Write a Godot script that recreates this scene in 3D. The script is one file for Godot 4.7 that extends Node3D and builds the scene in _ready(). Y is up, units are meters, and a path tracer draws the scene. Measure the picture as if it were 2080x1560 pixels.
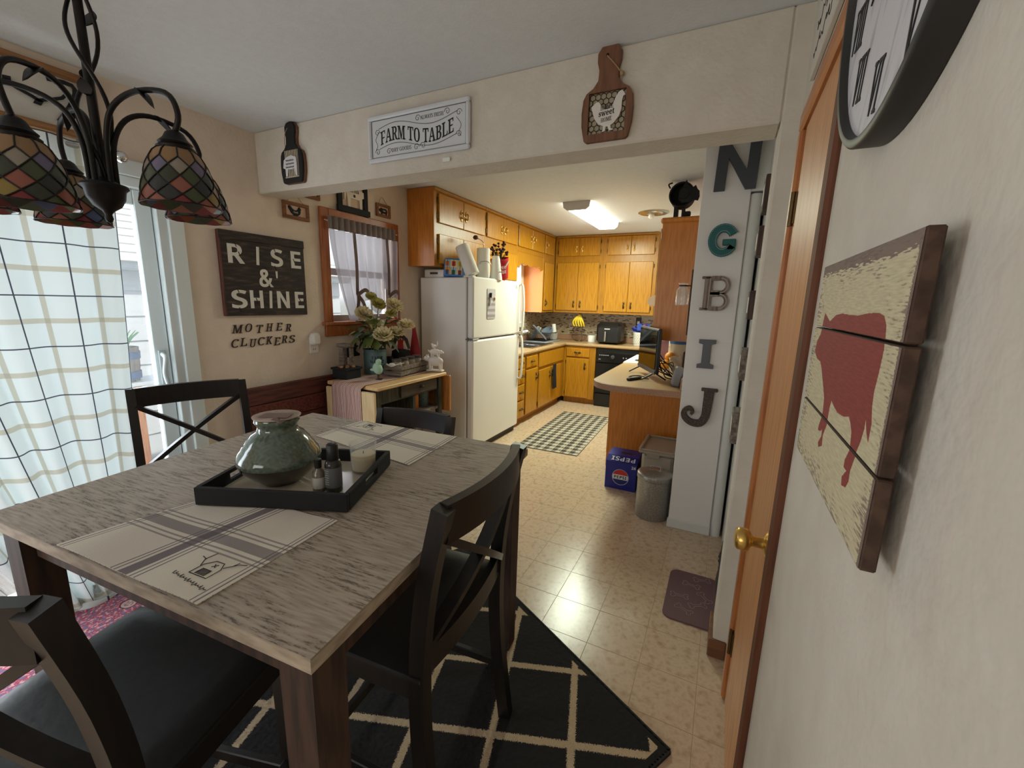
extends Node3D

# ---------------------------------------------------------------- mesh building
class MB:
	var v := PackedVector3Array()
	var n := PackedVector3Array()
	var u := PackedVector2Array()
	var c := PackedColorArray()
	var col := Color(1, 1, 1)
	var xf := Transform3D()
	func at(x: float, y: float, z: float, yaw := 0.0, pitch := 0.0, roll := 0.0) -> MB:
		xf = Transform3D(Basis.from_euler(Vector3(pitch, yaw, roll)), Vector3(x, y, z))
		return self
	func home() -> MB:
		xf = Transform3D()
		return self
	func tri(a: Vector3, b: Vector3, d: Vector3, na: Vector3, nb: Vector3, nd: Vector3, ua := Vector2(), ub := Vector2(), ud := Vector2()) -> void:
		var q := xf.basis.inverse().transposed()
		a = xf * a; b = xf * b; d = xf * d
		na = (q * na).normalized(); nb = (q * nb).normalized(); nd = (q * nd).normalized()
		if (b - a).cross(d - a).dot(na + nb + nd) > 0.0:
			v.append_array([a, d, b]); n.append_array([na, nd, nb]); u.append_array([ua, ud, ub])
		else:
			v.append_array([a, b, d]); n.append_array([na, nb, nd]); u.append_array([ua, ub, ud])
		c.append_array([col, col, col])
	func quad(a: Vector3, b: Vector3, d: Vector3, e: Vector3, nn: Vector3, uv := Rect2(0, 0, 1, 1)) -> void:
		var p := uv.position
		var s := uv.size
		var ua := p + Vector2(0, s.y); var ub := p + s; var ud := p + Vector2(s.x, 0)
		tri(a, b, d, nn, nn, nn, ua, ub, ud)
		tri(a, d, e, nn, nn, nn, ua, ud, p)
	func box(ct: Vector3, size: Vector3, bev := 0.0) -> MB:
		var h := size / 2.0
		bev = minf(bev, 0.49 * minf(size.x, minf(size.y, size.z)))
		var i := h - Vector3.ONE * bev
		for ax in 3:
			var b1 := (ax + 1) % 3
			var b2 := (ax + 2) % 3
			for s: float in [-1.0, 1.0]:
				var nn := Vector3(); nn[ax] = s
				var q: Array[Vector3] = []
				for k: Vector2 in [Vector2(-1, -1), Vector2(1, -1), Vector2(1, 1), Vector2(-1, 1)]:
					var p := Vector3(); p[ax] = s * h[ax]; p[b1] = k.x * i[b1]; p[b2] = k.y * i[b2]
					q.append(ct + p)
				quad(q[0], q[1], q[2], q[3], nn, Rect2(0, 0, size[b1], size[b2]))
		if bev > 0.0:
			for ax in 3:
				var b1 := (ax + 1) % 3
				var b2 := (ax + 2) % 3
				for s1: float in [-1.0, 1.0]:
					for s2: float in [-1.0, 1.0]:
						var nn := Vector3(); nn[b1] = s1; nn[b2] = s2
						nn = nn.normalized()
						var q: Array[Vector3] = []
						for k: Vector2 in [Vector2(-1, 0), Vector2(1, 0), Vector2(1, 1), Vector2(-1, 1)]:
							var p := Vector3(); p[ax] = k.x * i[ax]
							p[b1] = s1 * (h[b1] if k.y == 0.0 else i[b1]); p[b2] = s2 * (i[b2] if k.y == 0.0 else h[b2])
							q.append(ct + p)
						quad(q[0], q[1], q[2], q[3], nn, Rect2(0, 0, bev, bev))
			for sx: float in [-1.0, 1.0]:
				for sy: float in [-1.0, 1.0]:
					for sz: float in [-1.0, 1.0]:
						var s := Vector3(sx, sy, sz)
						var nn := s.normalized()
						tri(ct + s * Vector3(h.x, i.y, i.z), ct + s * Vector3(i.x, h.y, i.z), ct + s * Vector3(i.x, i.y, h.z), nn, nn, nn)
		return self
	func span(x0: float, x1: float, y0: float, y1: float, z0: float, z1: float, bev := 0.0) -> MB:
		return box(Vector3(x0 + x1, y0 + y1, z0 + z1) / 2.0, Vector3(absf(x1 - x0), absf(y1 - y0), absf(z1 - z0)), bev)
	# polygon in x, y pushed from z = 0 to z = d, front edge chamfered
	func prism(poly: PackedVector2Array, d: float, bev := 0.0, uvr := Rect2()) -> MB:
		if Geometry2D.is_polygon_clockwise(poly):
			poly.reverse()
		var m := poly.size()
		var inn := PackedVector2Array()
		for k in m:
			var e1 := (poly[k] - poly[(k + m - 1) % m]).normalized()
			var e2 := (poly[(k + 1) % m] - poly[k]).normalized()
			var bis := (Vector2(-e1.y, e1.x) + Vector2(-e2.y, e2.x)).normalized()
			inn.append(poly[k] + bis * bev)
		var idx := Geometry2D.triangulate_polygon(poly)
		var uvo := func(p: Vector2) -> Vector2:
			return p if uvr.size.x == 0.0 else Vector2((p.x - uvr.position.x) / uvr.size.x, 1.0 - (p.y - uvr.position.y) / uvr.size.y)
		for k in range(0, idx.size(), 3):
			var f: Array[Vector2] = [inn[idx[k]], inn[idx[k + 1]], inn[idx[k + 2]]]
			tri(Vector3(f[0].x, f[0].y, d), Vector3(f[1].x, f[1].y, d), Vector3(f[2].x, f[2].y, d), Vector3.BACK, Vector3.BACK, Vector3.BACK, uvo.call(f[0]), uvo.call(f[1]), uvo.call(f[2]))
			f = [poly[idx[k]], poly[idx[k + 1]], poly[idx[k + 2]]]
			tri(Vector3(f[0].x, f[0].y, 0), Vector3(f[1].x, f[1].y, 0), Vector3(f[2].x, f[2].y, 0), Vector3.FORWARD, Vector3.FORWARD, Vector3.FORWARD)
		for k in m:
			var a := poly[k]; var b := poly[(k + 1) % m]
			var e := (b - a).normalized()
			var nn := Vector3(e.y, -e.x, 0)
			quad(Vector3(a.x, a.y, 0), Vector3(b.x, b.y, 0), Vector3(b.x, b.y, d - bev), Vector3(a.x, a.y, d - bev), nn, Rect2(a.x, a.y, 0.01, 0.01))
			if bev > 0.0:
				var ia := inn[k]; var ib := inn[(k + 1) % m]
				quad(Vector3(a.x, a.y, d - bev), Vector3(b.x, b.y, d - bev), Vector3(ib.x, ib.y, d), Vector3(ia.x, ia.y, d), (nn + Vector3.BACK).normalized(), Rect2(a.x, a.y, 0.01, 0.01))
		return self
	func scaled_prism(p: PackedVector2Array, k: float, d: float) -> MB:
		var q := PackedVector2Array()
		for e in p: q.append(e * k)
		return prism(q, d, minf(0.001, d * 0.2))
	# profile of (radius, height) turned round y
	func lathe(prof: Array, segs := 28, a0 := 0.0, a1 := TAU) -> MB:
		var m := prof.size()
		var fn: Array[Vector2] = []
		for i in m - 1:
			var d: Vector2 = prof[i + 1] - prof[i]
			fn.append(Vector2(d.y, -d.x).normalized())
		for i in m - 1:
			var n0 := fn[i]; var n1 := fn[i]
			if i > 0 and fn[i - 1].dot(fn[i]) > 0.6: n0 = (fn[i - 1] + fn[i]).normalized()
			if i < m - 2 and fn[i + 1].dot(fn[i]) > 0.6: n1 = (fn[i + 1] + fn[i]).normalized()
			var p: Vector2 = prof[i]; var q: Vector2 = prof[i + 1]
			for k in segs:
				var t0 := a0 + (a1 - a0) * k / segs; var t1 := a0 + (a1 - a0) * (k + 1) / segs
				var c0 := Vector3(cos(t0), 0, sin(t0)); var c1 := Vector3(cos(t1), 0, sin(t1))
				var A := c0 * p.x + Vector3.UP * p.y; var B := c1 * p.x + Vector3.UP * p.y
				var C := c1 * q.x + Vector3.UP * q.y; var D := c0 * q.x + Vector3.UP * q.y
				var NA := c0 * n0.x + Vector3.UP * n0.y; var NB := c1 * n0.x + Vector3.UP * n0.y
				var NC := c1 * n1.x + Vector3.UP * n1.y; var ND := c0 * n1.x + Vector3.UP * n1.y
				var f0 := float(k) / segs; var f1 := float(k + 1) / segs
				var g0 := float(i) / (m - 1); var g1 := float(i + 1) / (m - 1)
				if p.x > 1e-6: tri(A, B, C, NA, NB, NC, Vector2(f0, 1 - g0), Vector2(f1, 1 - g0), Vector2(f1, 1 - g1))
				if q.x > 1e-6: tri(A, C, D, NA, NC, ND, Vector2(f0, 1 - g0), Vector2(f1, 1 - g1), Vector2(f0, 1 - g1))
		return self
	func ball(ct: Vector3, r: Vector3, segs := 16, rows := 10) -> MB:
		var keep := xf
		xf = xf * Transform3D(Basis.from_scale(r), ct)
		var p := []
		for i in rows + 1:
			var t := -PI / 2 + PI * i / rows
			p.append(Vector2(maxf(cos(t), 0.0), sin(t)))
		p[0].x = 0.0; p[rows].x = 0.0
		lathe(p, segs)
		xf = keep
		return self
	func tube(pts: Array, r0: float, r1 := -1.0, sides := 8, flat := 1.0) -> MB:
		if r1 < 0.0: r1 = r0
		var m := pts.size()
		var side := Vector3()
		var rings := []
		for i in m:
			var t: Vector3 = (pts[mini(i + 1, m - 1)] - pts[maxi(i - 1, 0)]).normalized()
			if i == 0:
				side = t.cross(Vector3.UP if absf(t.y) < 0.9 else Vector3.RIGHT).normalized()
			else:
				side = (side - t * side.dot(t)).normalized()
			var up := side.cross(t)
			var r := lerpf(r0, r1, float(i) / maxi(m - 1, 1))
			var ring := []
			for k in sides:
				var a := TAU * k / sides
				var d := side * cos(a) + up * sin(a) * flat
				ring.append([pts[i] + d * r, (side * cos(a) + up * sin(a) / flat).normalized()])
			rings.append(ring)
		for i in m - 1:
			for k in sides:
				var j := (k + 1) % sides
				var A = rings[i][k]; var B = rings[i][j]; var C = rings[i + 1][j]; var D = rings[i + 1][k]
				var w0 := Vector2(float(k) / sides, float(i) / m); var w1 := Vector2(float(k + 1) / sides, float(i + 1) / m)
				tri(A[0], B[0], C[0], A[1], B[1], C[1], w0, Vector2(w1.x, w0.y), w1)
				tri(A[0], C[0], D[0], A[1], C[1], D[1], w0, w1, Vector2(w0.x, w1.y))
		for e in [0, m - 1]:
			var t: Vector3 = (pts[0] - pts[1]).normalized() if e == 0 else (pts[m - 1] - pts[m - 2]).normalized()
			for k in sides:
				tri(pts[e], rings[e][k][0], rings[e][(k + 1) % sides][0], t, t, t)
		return self
	# a bar of w across (perpendicular to up) and h along up, following pts
	func bar(pts: Array, w: float, h: float, up: Vector3, w1 := -1.0, h1 := -1.0) -> MB:
		if w1 < 0.0: w1 = w
		if h1 < 0.0: h1 = h
		var m := pts.size()
		var R := []
		for i in m:
			var t: Vector3 = (pts[mini(i + 1, m - 1)] - pts[maxi(i - 1, 0)]).normalized()
			var s := t.cross(up).normalized()
			var k := s.cross(t).normalized()
			var f := float(i) / (m - 1)
			var a := s * lerpf(w, w1, f) / 2; var b := k * lerpf(h, h1, f) / 2
			R.append([pts[i] - a - b, pts[i] + a - b, pts[i] + a + b, pts[i] - a + b, s, k])
		for i in m - 1:
			for q in 4:
				var j := (q + 1) % 4
				var n0: Vector3; var n1: Vector3
				match q:
					0: n0 = -R[i][5]; n1 = -R[i + 1][5]
					1: n0 = R[i][4]; n1 = R[i + 1][4]
					2: n0 = R[i][5]; n1 = R[i + 1][5]
					_: n0 = -R[i][4]; n1 = -R[i + 1][4]
				tri(R[i][q], R[i][j], R[i + 1][j], n0, n0, n1)
				tri(R[i][q], R[i + 1][j], R[i + 1][q], n0, n1, n1)
		for e in [0, m - 1]:
			var t: Vector3 = (pts[0] - pts[1]).normalized() if e == 0 else (pts[m - 1] - pts[m - 2]).normalized()
			quad(R[e][0], R[e][1], R[e][2], R[e][3], t)
		return self
	# a surface f(u, v); thick > 0 gives it a back and edges
	func surf(nu: int, nv: int, f: Callable, uvs := Vector2.ONE, thick := 0.0) -> MB:
		var P := []; var N := []
		for i in nu + 1:
			var row := []
			for j in nv + 1:
				row.append(f.call(float(i) / nu, float(j) / nv))
			P.append(row)
		for i in nu + 1:
			var row := []
			for j in nv + 1:
				var du: Vector3 = P[mini(i + 1, nu)][j] - P[maxi(i - 1, 0)][j]
				var dv: Vector3 = P[i][mini(j + 1, nv)] - P[i][maxi(j - 1, 0)]
				row.append(du.cross(dv).normalized())
			N.append(row)
		for i in nu:
			for j in nv:
				var ua := Vector2(float(i) / nu, float(j) / nv) * uvs; var ub := Vector2(float(i + 1) / nu, float(j + 1) / nv) * uvs
				for side in (2 if thick > 0.0 else 1):
					var o := -thick * side
					var g := 1.0 - 2.0 * side
					var a: Vector3 = P[i][j] + N[i][j] * o; var b: Vector3 = P[i + 1][j] + N[i + 1][j] * o
					var d: Vector3 = P[i + 1][j + 1] + N[i + 1][j + 1] * o; var e: Vector3 = P[i][j + 1] + N[i][j + 1] * o
					tri(a, b, d, N[i][j] * g, N[i + 1][j] * g, N[i + 1][j + 1] * g, ua, Vector2(ub.x, ua.y), ub)
					tri(a, d, e, N[i][j] * g, N[i + 1][j + 1] * g, N[i][j + 1] * g, ua, ub, Vector2(ua.x, ub.y))
		if thick > 0.0:
			for i in nu:
				for j: int in [0, nv]:
					var o: Vector3 = P[i][j] - P[i][1 if j == 0 else nv - 1]
					quad(P[i][j], P[i + 1][j], P[i + 1][j] - N[i + 1][j] * thick, P[i][j] - N[i][j] * thick, o.normalized())
			for j in nv:
				for i: int in [0, nu]:
					var o: Vector3 = P[i][j] - P[1 if i == 0 else nu - 1][j]
					quad(P[i][j], P[i][j + 1], P[i][j + 1] - N[i][j + 1] * thick, P[i][j] - N[i][j] * thick, o.normalized())
		return self
	# solid lettering, centred on the pen, w wide (0: from the height) and h tall
	func text(s: String, w: float, h: float, d: float, face := "Droid Sans", weight := 400, italic := false, warp = null, bold := 0.0) -> MB:
		var tm := TextMesh.new()
		var f := SystemFont.new()
		f.font_names = PackedStringArray([face]); f.font_weight = weight; f.font_italic = italic
		var fv := FontVariation.new()
		fv.base_font = f; fv.variation_embolden = bold
		tm.font = fv; tm.font_size = 64; tm.pixel_size = 0.01; tm.depth = 0.1; tm.text = s
		tm.curve_step = 4.0
		var arr := tm.get_mesh_arrays()
		var P: PackedVector3Array = arr[Mesh.ARRAY_VERTEX]; var NN: PackedVector3Array = arr[Mesh.ARRAY_NORMAL]
		var I: PackedInt32Array = arr[Mesh.ARRAY_INDEX]
		var lo := Vector3.INF; var hi := -Vector3.INF
		for p in P:
			lo = lo.min(p); hi = hi.max(p)
		var sz := hi - lo
		var sy := h / sz.y
		var sx := w / sz.x if w > 0.0 else sy
		var mid := (lo + hi) / 2
		var Q := PackedVector3Array()
		for p in P:
			var q := Vector3((p.x - mid.x) * sx, (p.y - mid.y) * sy, (0.5 + (p.z - mid.z) / sz.z) * d)
			Q.append(warp.call(q) if warp != null else q)
		for k in range(0, I.size(), 3):
			tri(Q[I[k]], Q[I[k + 1]], Q[I[k + 2]], NN[I[k]], NN[I[k + 1]], NN[I[k + 2]])
		return self
	func mesh() -> ArrayMesh:
		var a := []
		a.resize(Mesh.ARRAY_MAX)
		a[Mesh.ARRAY_VERTEX] = v; a[Mesh.ARRAY_NORMAL] = n; a[Mesh.ARRAY_TEX_UV] = u; a[Mesh.ARRAY_COLOR] = c
		var m := ArrayMesh.new()
		m.add_surface_from_arrays(Mesh.PRIMITIVE_TRIANGLES, a)
		return m

# ---------------------------------------------------------------- nodes, names, tags
var taken := {}
func numbered(parent: Node, called: String) -> String:
	var k := [parent.get_instance_id(), called]
	taken[k] = taken.get(k, -1) + 1
	return called if taken[k] == 0 else "%s_%03d" % [called, taken[k]]
func obj(called: String, mb: MB, m: Material, parent: Node = self, label := "") -> MeshInstance3D:
	var o := MeshInstance3D.new()
	o.name = numbered(parent, called); o.mesh = mb.mesh(); o.material_override = m
	parent.add_child(o, true)
	if label: o.set_meta("label", label)
	return o
func reuse(called: String, me: Mesh, m: Material, parent: Node, xf := Transform3D()) -> MeshInstance3D:
	var o := MeshInstance3D.new()
	o.name = numbered(parent, called); o.mesh = me; o.material_override = m; o.transform = xf
	parent.add_child(o, true)
	return o
func tag(o: Node3D, label: String, category: String, group := "") -> Node3D:
	o.set_meta("label", label); o.set_meta("category", category)
	if group: o.set_meta("group", group)
	return o
func thing(called: String, label: String, category: String, at := Vector3.ZERO, yaw := 0.0, group := "") -> Node3D:
	var o := Node3D.new()
	o.name = numbered(self, called); add_child(o, true)
	o.position = at; o.rotation.y = yaw
	return tag(o, label, category, group)
func solo(called: String, mb: MB, m: Material, label: String, category: String, at := Vector3.ZERO, yaw := 0.0, group := "") -> MeshInstance3D:
	var o := obj(called, mb, m)
	o.position = at; o.rotation.y = yaw
	tag(o, label, category, group)
	return o
func struct(called: String, mb: MB, m: Material) -> MeshInstance3D:
	var o := obj(called, mb, m)
	o.set_meta("kind", "structure")
	return o
func copy(o: Node3D, called: String, at: Vector3, yaw: float, label: String, group := "") -> Node3D:
	var r: Node3D = o.duplicate()
	r.name = numbered(self, called); add_child(r, true)
	r.position = at; r.rotation.y = yaw; r.set_meta("label", label)
	if group: r.set_meta("group", group)
	return r
func V(x: float, y: float, z: float) -> Vector3: return Vector3(x, y, z)
func poly(s: Array) -> PackedVector2Array:
	var p := PackedVector2Array()
	for k in range(0, s.size(), 2): p.append(Vector2(s[k], s[k + 1]))
	return p
func rrect(w: float, h: float, r: float, seg := 4) -> PackedVector2Array:
	var p := PackedVector2Array()
	for q in 4:
		var ct := Vector2((w / 2 - r) * (1 if q in [0, 3] else -1), (h / 2 - r) * (1 if q < 2 else -1))
		for k in seg + 1:
			var a := PI / 2 * (q + float(k) / seg)
			p.append(ct + Vector2(cos(a), sin(a)) * r)
	return p
func curve(pts: Array, n := 16) -> Array:
	var out := []
	var m := pts.size()
	for i in m - 1:
		var a = pts[maxi(i - 1, 0)]; var b = pts[i]; var c = pts[i + 1]; var d = pts[mini(i + 2, m - 1)]
		var steps := maxi(2, n / (m - 1))
		for k in steps:
			out.append(b.cubic_interpolate(c, a, d, float(k) / steps))
	out.append(pts[m - 1])
	return out

# ---------------------------------------------------------------- materials
var M := {}
func mat(c: Color, rough := 0.7, metal := 0.0) -> StandardMaterial3D:
	var m := StandardMaterial3D.new()
	m.albedo_color = c; m.roughness = rough; m.metallic = metal
	return m
func noise_tex(sd: int, freq: float, cols: Array, oct := 4, size := 256, kind := FastNoiseLite.TYPE_SIMPLEX_SMOOTH) -> NoiseTexture2D:
	var f := FastNoiseLite.new()
	f.seed = sd; f.frequency = freq; f.noise_type = kind; f.fractal_octaves = oct
	var t := NoiseTexture2D.new()
	t.width = size; t.height = size; t.seamless = true; t.noise = f
	var g := Gradient.new()
	g.offsets = PackedFloat32Array(cols.map(func(k): return k[0])); g.colors = PackedColorArray(cols.map(func(k): return k[1]))
	t.color_ramp = g
	return t
func tri_mat(tex: Texture2D, sc: Vector3, rough := 0.6, world := false, tint := Color.WHITE) -> StandardMaterial3D:
	var m := mat(tint, rough)
	m.albedo_texture = tex; m.uv1_triplanar = true; m.uv1_world_triplanar = world; m.uv1_scale = sc; m.uv1_triplanar_sharpness = 8.0
	return m
func bump(m: StandardMaterial3D, sd: int, freq: float, strength: float, size := 256) -> StandardMaterial3D:
	var f := FastNoiseLite.new()
	f.seed = sd; f.frequency = freq; f.noise_type = FastNoiseLite.TYPE_SIMPLEX_SMOOTH; f.fractal_octaves = 3
	var t := NoiseTexture2D.new()
	t.width = size; t.height = size; t.seamless = true; t.noise = f; t.as_normal_map = true; t.bump_strength = 6.0
	m.normal_enabled = true; m.normal_texture = t; m.normal_scale = strength
	return m
func paint(w: int, h: int, f: Callable) -> ImageTexture:
	var im := Image.create(w, h, false, Image.FORMAT_RGB8)
	for y in h:
		for x in w:
			im.set_pixel(x, y, f.call(float(x) / w, float(y) / h))
	return ImageTexture.create_from_image(im)
func uv_mat(tex: Texture2D, rough := 0.8) -> StandardMaterial3D:
	var m := mat(Color.WHITE, rough)
	m.albedo_texture = tex
	return m
func glass(a := 0.08, tint := Color(0.95, 0.98, 1.0)) -> StandardMaterial3D:
	var m := mat(Color(tint.r, tint.g, tint.b, a), 0.03)
	m.transparency = BaseMaterial3D.TRANSPARENCY_ALPHA
	return m
func wood(sd: int, a: Color, b: Color, c: Color, along := 1, rough := 0.5) -> StandardMaterial3D:
	var t := noise_tex(sd, 0.02, [[0.0, a], [0.45, b], [0.6, b.lerp(c, 0.5)], [1.0, c]], 5)
	var s := Vector3(7, 7, 7)
	s[along] = 0.7
	return tri_mat(t, s, rough)
func C(r: int, g: int, b: int) -> Color: return Color(r / 255.0, g / 255.0, b / 255.0)

func make_materials() -> void:
	M.wall = bump(tri_mat(noise_tex(1, 0.01, [[0.0, C(206, 198, 184)], [1.0, C(213, 206, 193)]], 3), V(1, 1, 1), 0.85, true), 2, 0.06, 0.14)
	M.wall.uv1_scale = V(2.6, 2.6, 2.6)
	M.ceil = bump(tri_mat(noise_tex(3, 0.02, [[0.0, C(216, 219, 220)], [1.0, C(222, 225, 226)]], 3), V(3, 3, 3), 0.9, true), 4, 0.09, 0.05)
	M.white = mat(C(226, 224, 218), 0.5)
	M.trim_white = mat(C(220, 220, 214), 0.45)
	M.vinyl_white = mat(C(225, 230, 230), 0.35)
	M.floor = tri_mat(noise_tex(5, 0.018, [[0.0, C(182, 152, 124)], [0.35, C(204, 178, 150)], [0.6, C(214, 191, 164)], [1.0, C(196, 168, 138)]], 6, 512), V(2.0, 2.0, 2.0), 0.24, true)
	M.floor_b = M.floor.duplicate(); M.floor_b.uv1_offset = V(0.37, 0.1, 0.61)
	M.grout = mat(C(186, 158, 128), 0.5)
	M.cab = wood(11, C(152, 100, 18), C(168, 114, 24), C(178, 124, 32), 1, 0.34)
	M.cab_door = wood(12, C(160, 106, 18), C(180, 124, 25), C(190, 134, 34), 1, 0.32)
	M.cab_end = wood(13, C(184, 108, 34), C(198, 122, 44), C(208, 134, 56), 1, 0.35)
	M.wall_l_lit = M.wall.duplicate(); M.wall_l_lit.albedo_color = C(255, 250, 246)  # same paint as the other walls; warm light put into the colour
	M.wall_l_lit.albedo_texture = noise_tex(1, 0.01, [[0.0, C(222, 208, 193)], [1.0, C(228, 215, 201)]], 3)
	M.oak_red = wood(14, C(130, 66, 28), C(160, 88, 42), C(172, 102, 54), 1, 0.35)
	M.door = wood(15, C(176, 116, 68), C(196, 136, 84), C(206, 150, 98), 1, 0.42)
	M.casing = wood(16, C(150, 88, 44), C(176, 110, 60), C(188, 122, 70), 1, 0.38)
	M.casing_z = wood(16, C(150, 88, 44), C(176, 110, 60), C(188, 122, 70), 2, 0.38)
	M.dark_casing = wood(17, C(74, 38, 18), C(96, 52, 26), C(108, 62, 34), 1, 0.7)
	M.brass = mat(C(214, 176, 96), 0.28, 0.85)
	M.old_brass = mat(C(104, 84, 52), 0.4, 0.85)
	M.iron = mat(C(34, 31, 30), 0.45, 0.7)
	M.black = mat(C(20, 19, 20), 0.45)
	M.black_matte = mat(C(22, 22, 24), 0.8)
	M.chair = wood(18, C(15, 12, 12), C(22, 18, 17), C(30, 24, 22), 1, 0.4)
	M.chair_seat = bump(mat(C(34, 35, 36), 0.42), 19, 0.05, 0.04)
	M.steel = mat(C(190, 192, 196), 0.25, 1.0)
	M.chrome = mat(C(220, 222, 226), 0.08, 1.0)
	M.counter = tri_mat(noise_tex(20, 0.2, [[0.0, C(104, 76, 50)], [0.38, C(160, 128, 88)], [0.6, C(186, 154, 110)], [1.0, C(222, 198, 158)]], 3), V(3, 3, 3), 0.35)
	M.counter_edge = tri_mat(noise_tex(21, 0.25, [[0.0, C(96, 62, 46)], [0.4, C(150, 108, 84)], [0.6, C(176, 138, 110)], [1.0, C(216, 184, 154)]], 3), V(3, 3, 3), 0.45)
	M.fridge = bump(mat(C(236, 233, 228), 0.38), 22, 0.3, 0.02)
	M.fridge.uv1_triplanar = true; M.fridge.uv1_scale = V(4, 4, 4)
	M.gasket = mat(C(150, 150, 146), 0.8)
	M.paper = mat(C(236, 233, 226), 0.9)
	M.plastic_white = mat(C(232, 230, 224), 0.4)
	M.twine = mat(C(166, 138, 100), 0.9)
	M.leaf = mat(C(104, 118, 58), 0.7)
	M.leaf_dark = mat(C(62, 74, 44), 0.75)
	M.leaf.backlight_enabled = true; M.leaf.backlight = C(40, 50, 20)
	M.glass = glass()
	M.jar = mat(Color(0.93, 0.96, 0.95, 0.12), 0.05)
	M.jar.transparency = BaseMaterial3D.TRANSPARENCY_ALPHA
	M.galv = tri_mat(noise_tex(23, 0.05, [[0.0, C(140, 140, 137)], [0.5, C(166, 166, 162)], [1.0, C(186, 186, 182)]], 4, 256, FastNoiseLite.TYPE_CELLULAR), V(7, 7, 7), 0.34)
	M.galv.metallic = 0.75
	M.barn_red = wood(24, C(60, 26, 20), C(98, 42, 32), C(120, 58, 44), 0, 0.7)
	M.frame_wood = wood(25, C(96, 56, 30), C(124, 78, 44), C(140, 92, 56), 0, 0.7)
	M.walnut = wood(26, C(92, 58, 38), C(112, 74, 50), C(126, 86, 60), 1, 0.65)
	M.leg = wood(27, C(38, 26, 20), C(58, 40, 30), C(76, 52, 38), 1, 0.7)
	M.green_paint = wood(28, C(34, 34, 28), C(50, 50, 40), C(84, 82, 68), 1, 0.65)
	M.pine = wood(29, C(204, 160, 108), C(222, 180, 126), C(230, 194, 144), 2, 0.5)
	M.pine_y = wood(30, C(214, 180, 128), C(230, 200, 150), C(236, 210, 166), 1, 0.5)
	M.grey_wood = wood(31, C(78, 68, 60), C(112, 100, 90), C(140, 128, 116), 0, 0.8)
	M.ink = mat(C(26, 24, 26), 0.7)
	M.chalk = mat(C(224, 220, 212), 0.8)
	M.cedar = wood(32, C(176, 104, 50), C(206, 132, 70), C(220, 150, 88), 1, 0.7)

# ---------------------------------------------------------------- scene
const LW := -2.72      # left wall
const RW := 0.155      # right wall of the dining side
const KR := -0.21      # right wall of the kitchen
const BW := -6.63      # back wall
const CE := 2.478      # ceiling
const HZ := -1.84      # front of the header
const REAR := 2.7

func _ready() -> void:
	var cam := Camera3D.new()
	cam.name = "camera"; cam.fov = 84.17; cam.position = V(0, 1.5, 0)
	cam.rotation = V(-0.19194, 0.45806, 0.0253)
	cam.near = 0.02; cam.current = true
	add_child(cam)
	var we := WorldEnvironment.new()
	we.name = "world"
	var env := Environment.new()
	var sm := ProceduralSkyMaterial.new()
	sm.sky_top_color = C(196, 208, 224); sm.sky_horizon_color = C(232, 236, 240); sm.ground_bottom_color = C(120, 122, 110); sm.ground_horizon_color = C(190, 196, 196)
	sm.sky_energy_multiplier = 1.15; sm.ground_energy_multiplier = 1.15
	var sky := Sky.new()
	sky.sky_material = sm
	env.background_mode = Environment.BG_SKY; env.sky = sky
	env.tonemap_mode = Environment.TONE_MAPPER_LINEAR; env.tonemap_exposure = 1.22
	env.sdfgi_enabled = true; env.ssao_enabled = true; env.ssil_enabled = true
	we.environment = env
	add_child(we)
	var sun := DirectionalLight3D.new()
	sun.name = "sun"; sun.light_color = C(255, 244, 225); sun.light_energy = 0.75; sun.shadow_enabled = true; sun.light_angular_distance = 0.53
	sun.look_at_from_position(Vector3.ZERO, V(-0.6, -0.75, 0.15))
	add_child(sun)
	# daylight through the patio door, the nook window and the sink window
	area_light("patio_daylight", V(-3.05, 1.05, -0.42), V(1, -0.05, 0), Vector2(1.7, 1.95), C(234, 243, 252), 6.4)
	area_light("nook_daylight", V(-2.95, 1.7, -2.69), V(1, -0.1, 0), Vector2(0.66, 0.74), C(236, 240, 248), 1.0)
	area_light("sink_daylight", V(-2.95, 1.6, -5.38), V(1, -0.1, 0), Vector2(0.7, 0.8), C(240, 240, 248), 2.0)
	area_light("unseen_rear_light", V(-1.4, 1.45, REAR + 0.1), V(0, -0.05, -1), Vector2(1.7, 1.3), C(252, 246, 238), 2.0)  # out of view behind the camera, placed to light the letter wall and fridge
	make_materials()
	shell()
	tiles()
	outside()
	patio_door()
	nook_window()
	closet_door()
	kitchen_left()
	kitchen_back()
	kitchen_right()
	kitchen_things()
	fridge()
	counter_things()
	console()
	console_things()
	wall_things()
	header_things()
	letters()
	right_wall_things()
	rugs()
	dining()
	table_things()
	chandelier()

func area_light(called: String, at: Vector3, dir: Vector3, size: Vector2, c: Color, e: float) -> void:
	var l := AreaLight3D.new()
	l.name = called; l.area_size = size; l.light_color = c; l.light_energy = e
	l.area_range = 12.0; l.area_attenuation = 2.0; l.shadow_enabled = true
	add_child(l)
	l.look_at_from_position(at, at + dir)

# a wall between a0 and a1 (along z if the wall faces x), with holes [a0, a1, y0, y1] in order
func wall_pieces(mb: MB, across: String, p0: float, p1: float, a0: float, a1: float, y0: float, y1: float, holes: Array) -> void:
	var put := func(b0: float, b1: float, c0: float, c1: float) -> void:
		if b1 - b0 < 0.001 or c1 - c0 < 0.001: return
		if across == "x": mb.span(p0, p1, c0, c1, b0, b1)
		else: mb.span(b0, b1, c0, c1, p0, p1)
	var a := a0
	for h in holes:
		put.call(a, h[0], y0, y1)
		put.call(h[0], h[1], y0, h[2])
		put.call(h[0], h[1], h[3], y1)
		a = h[1]
	put.call(a, a1, y0, y1)

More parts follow.
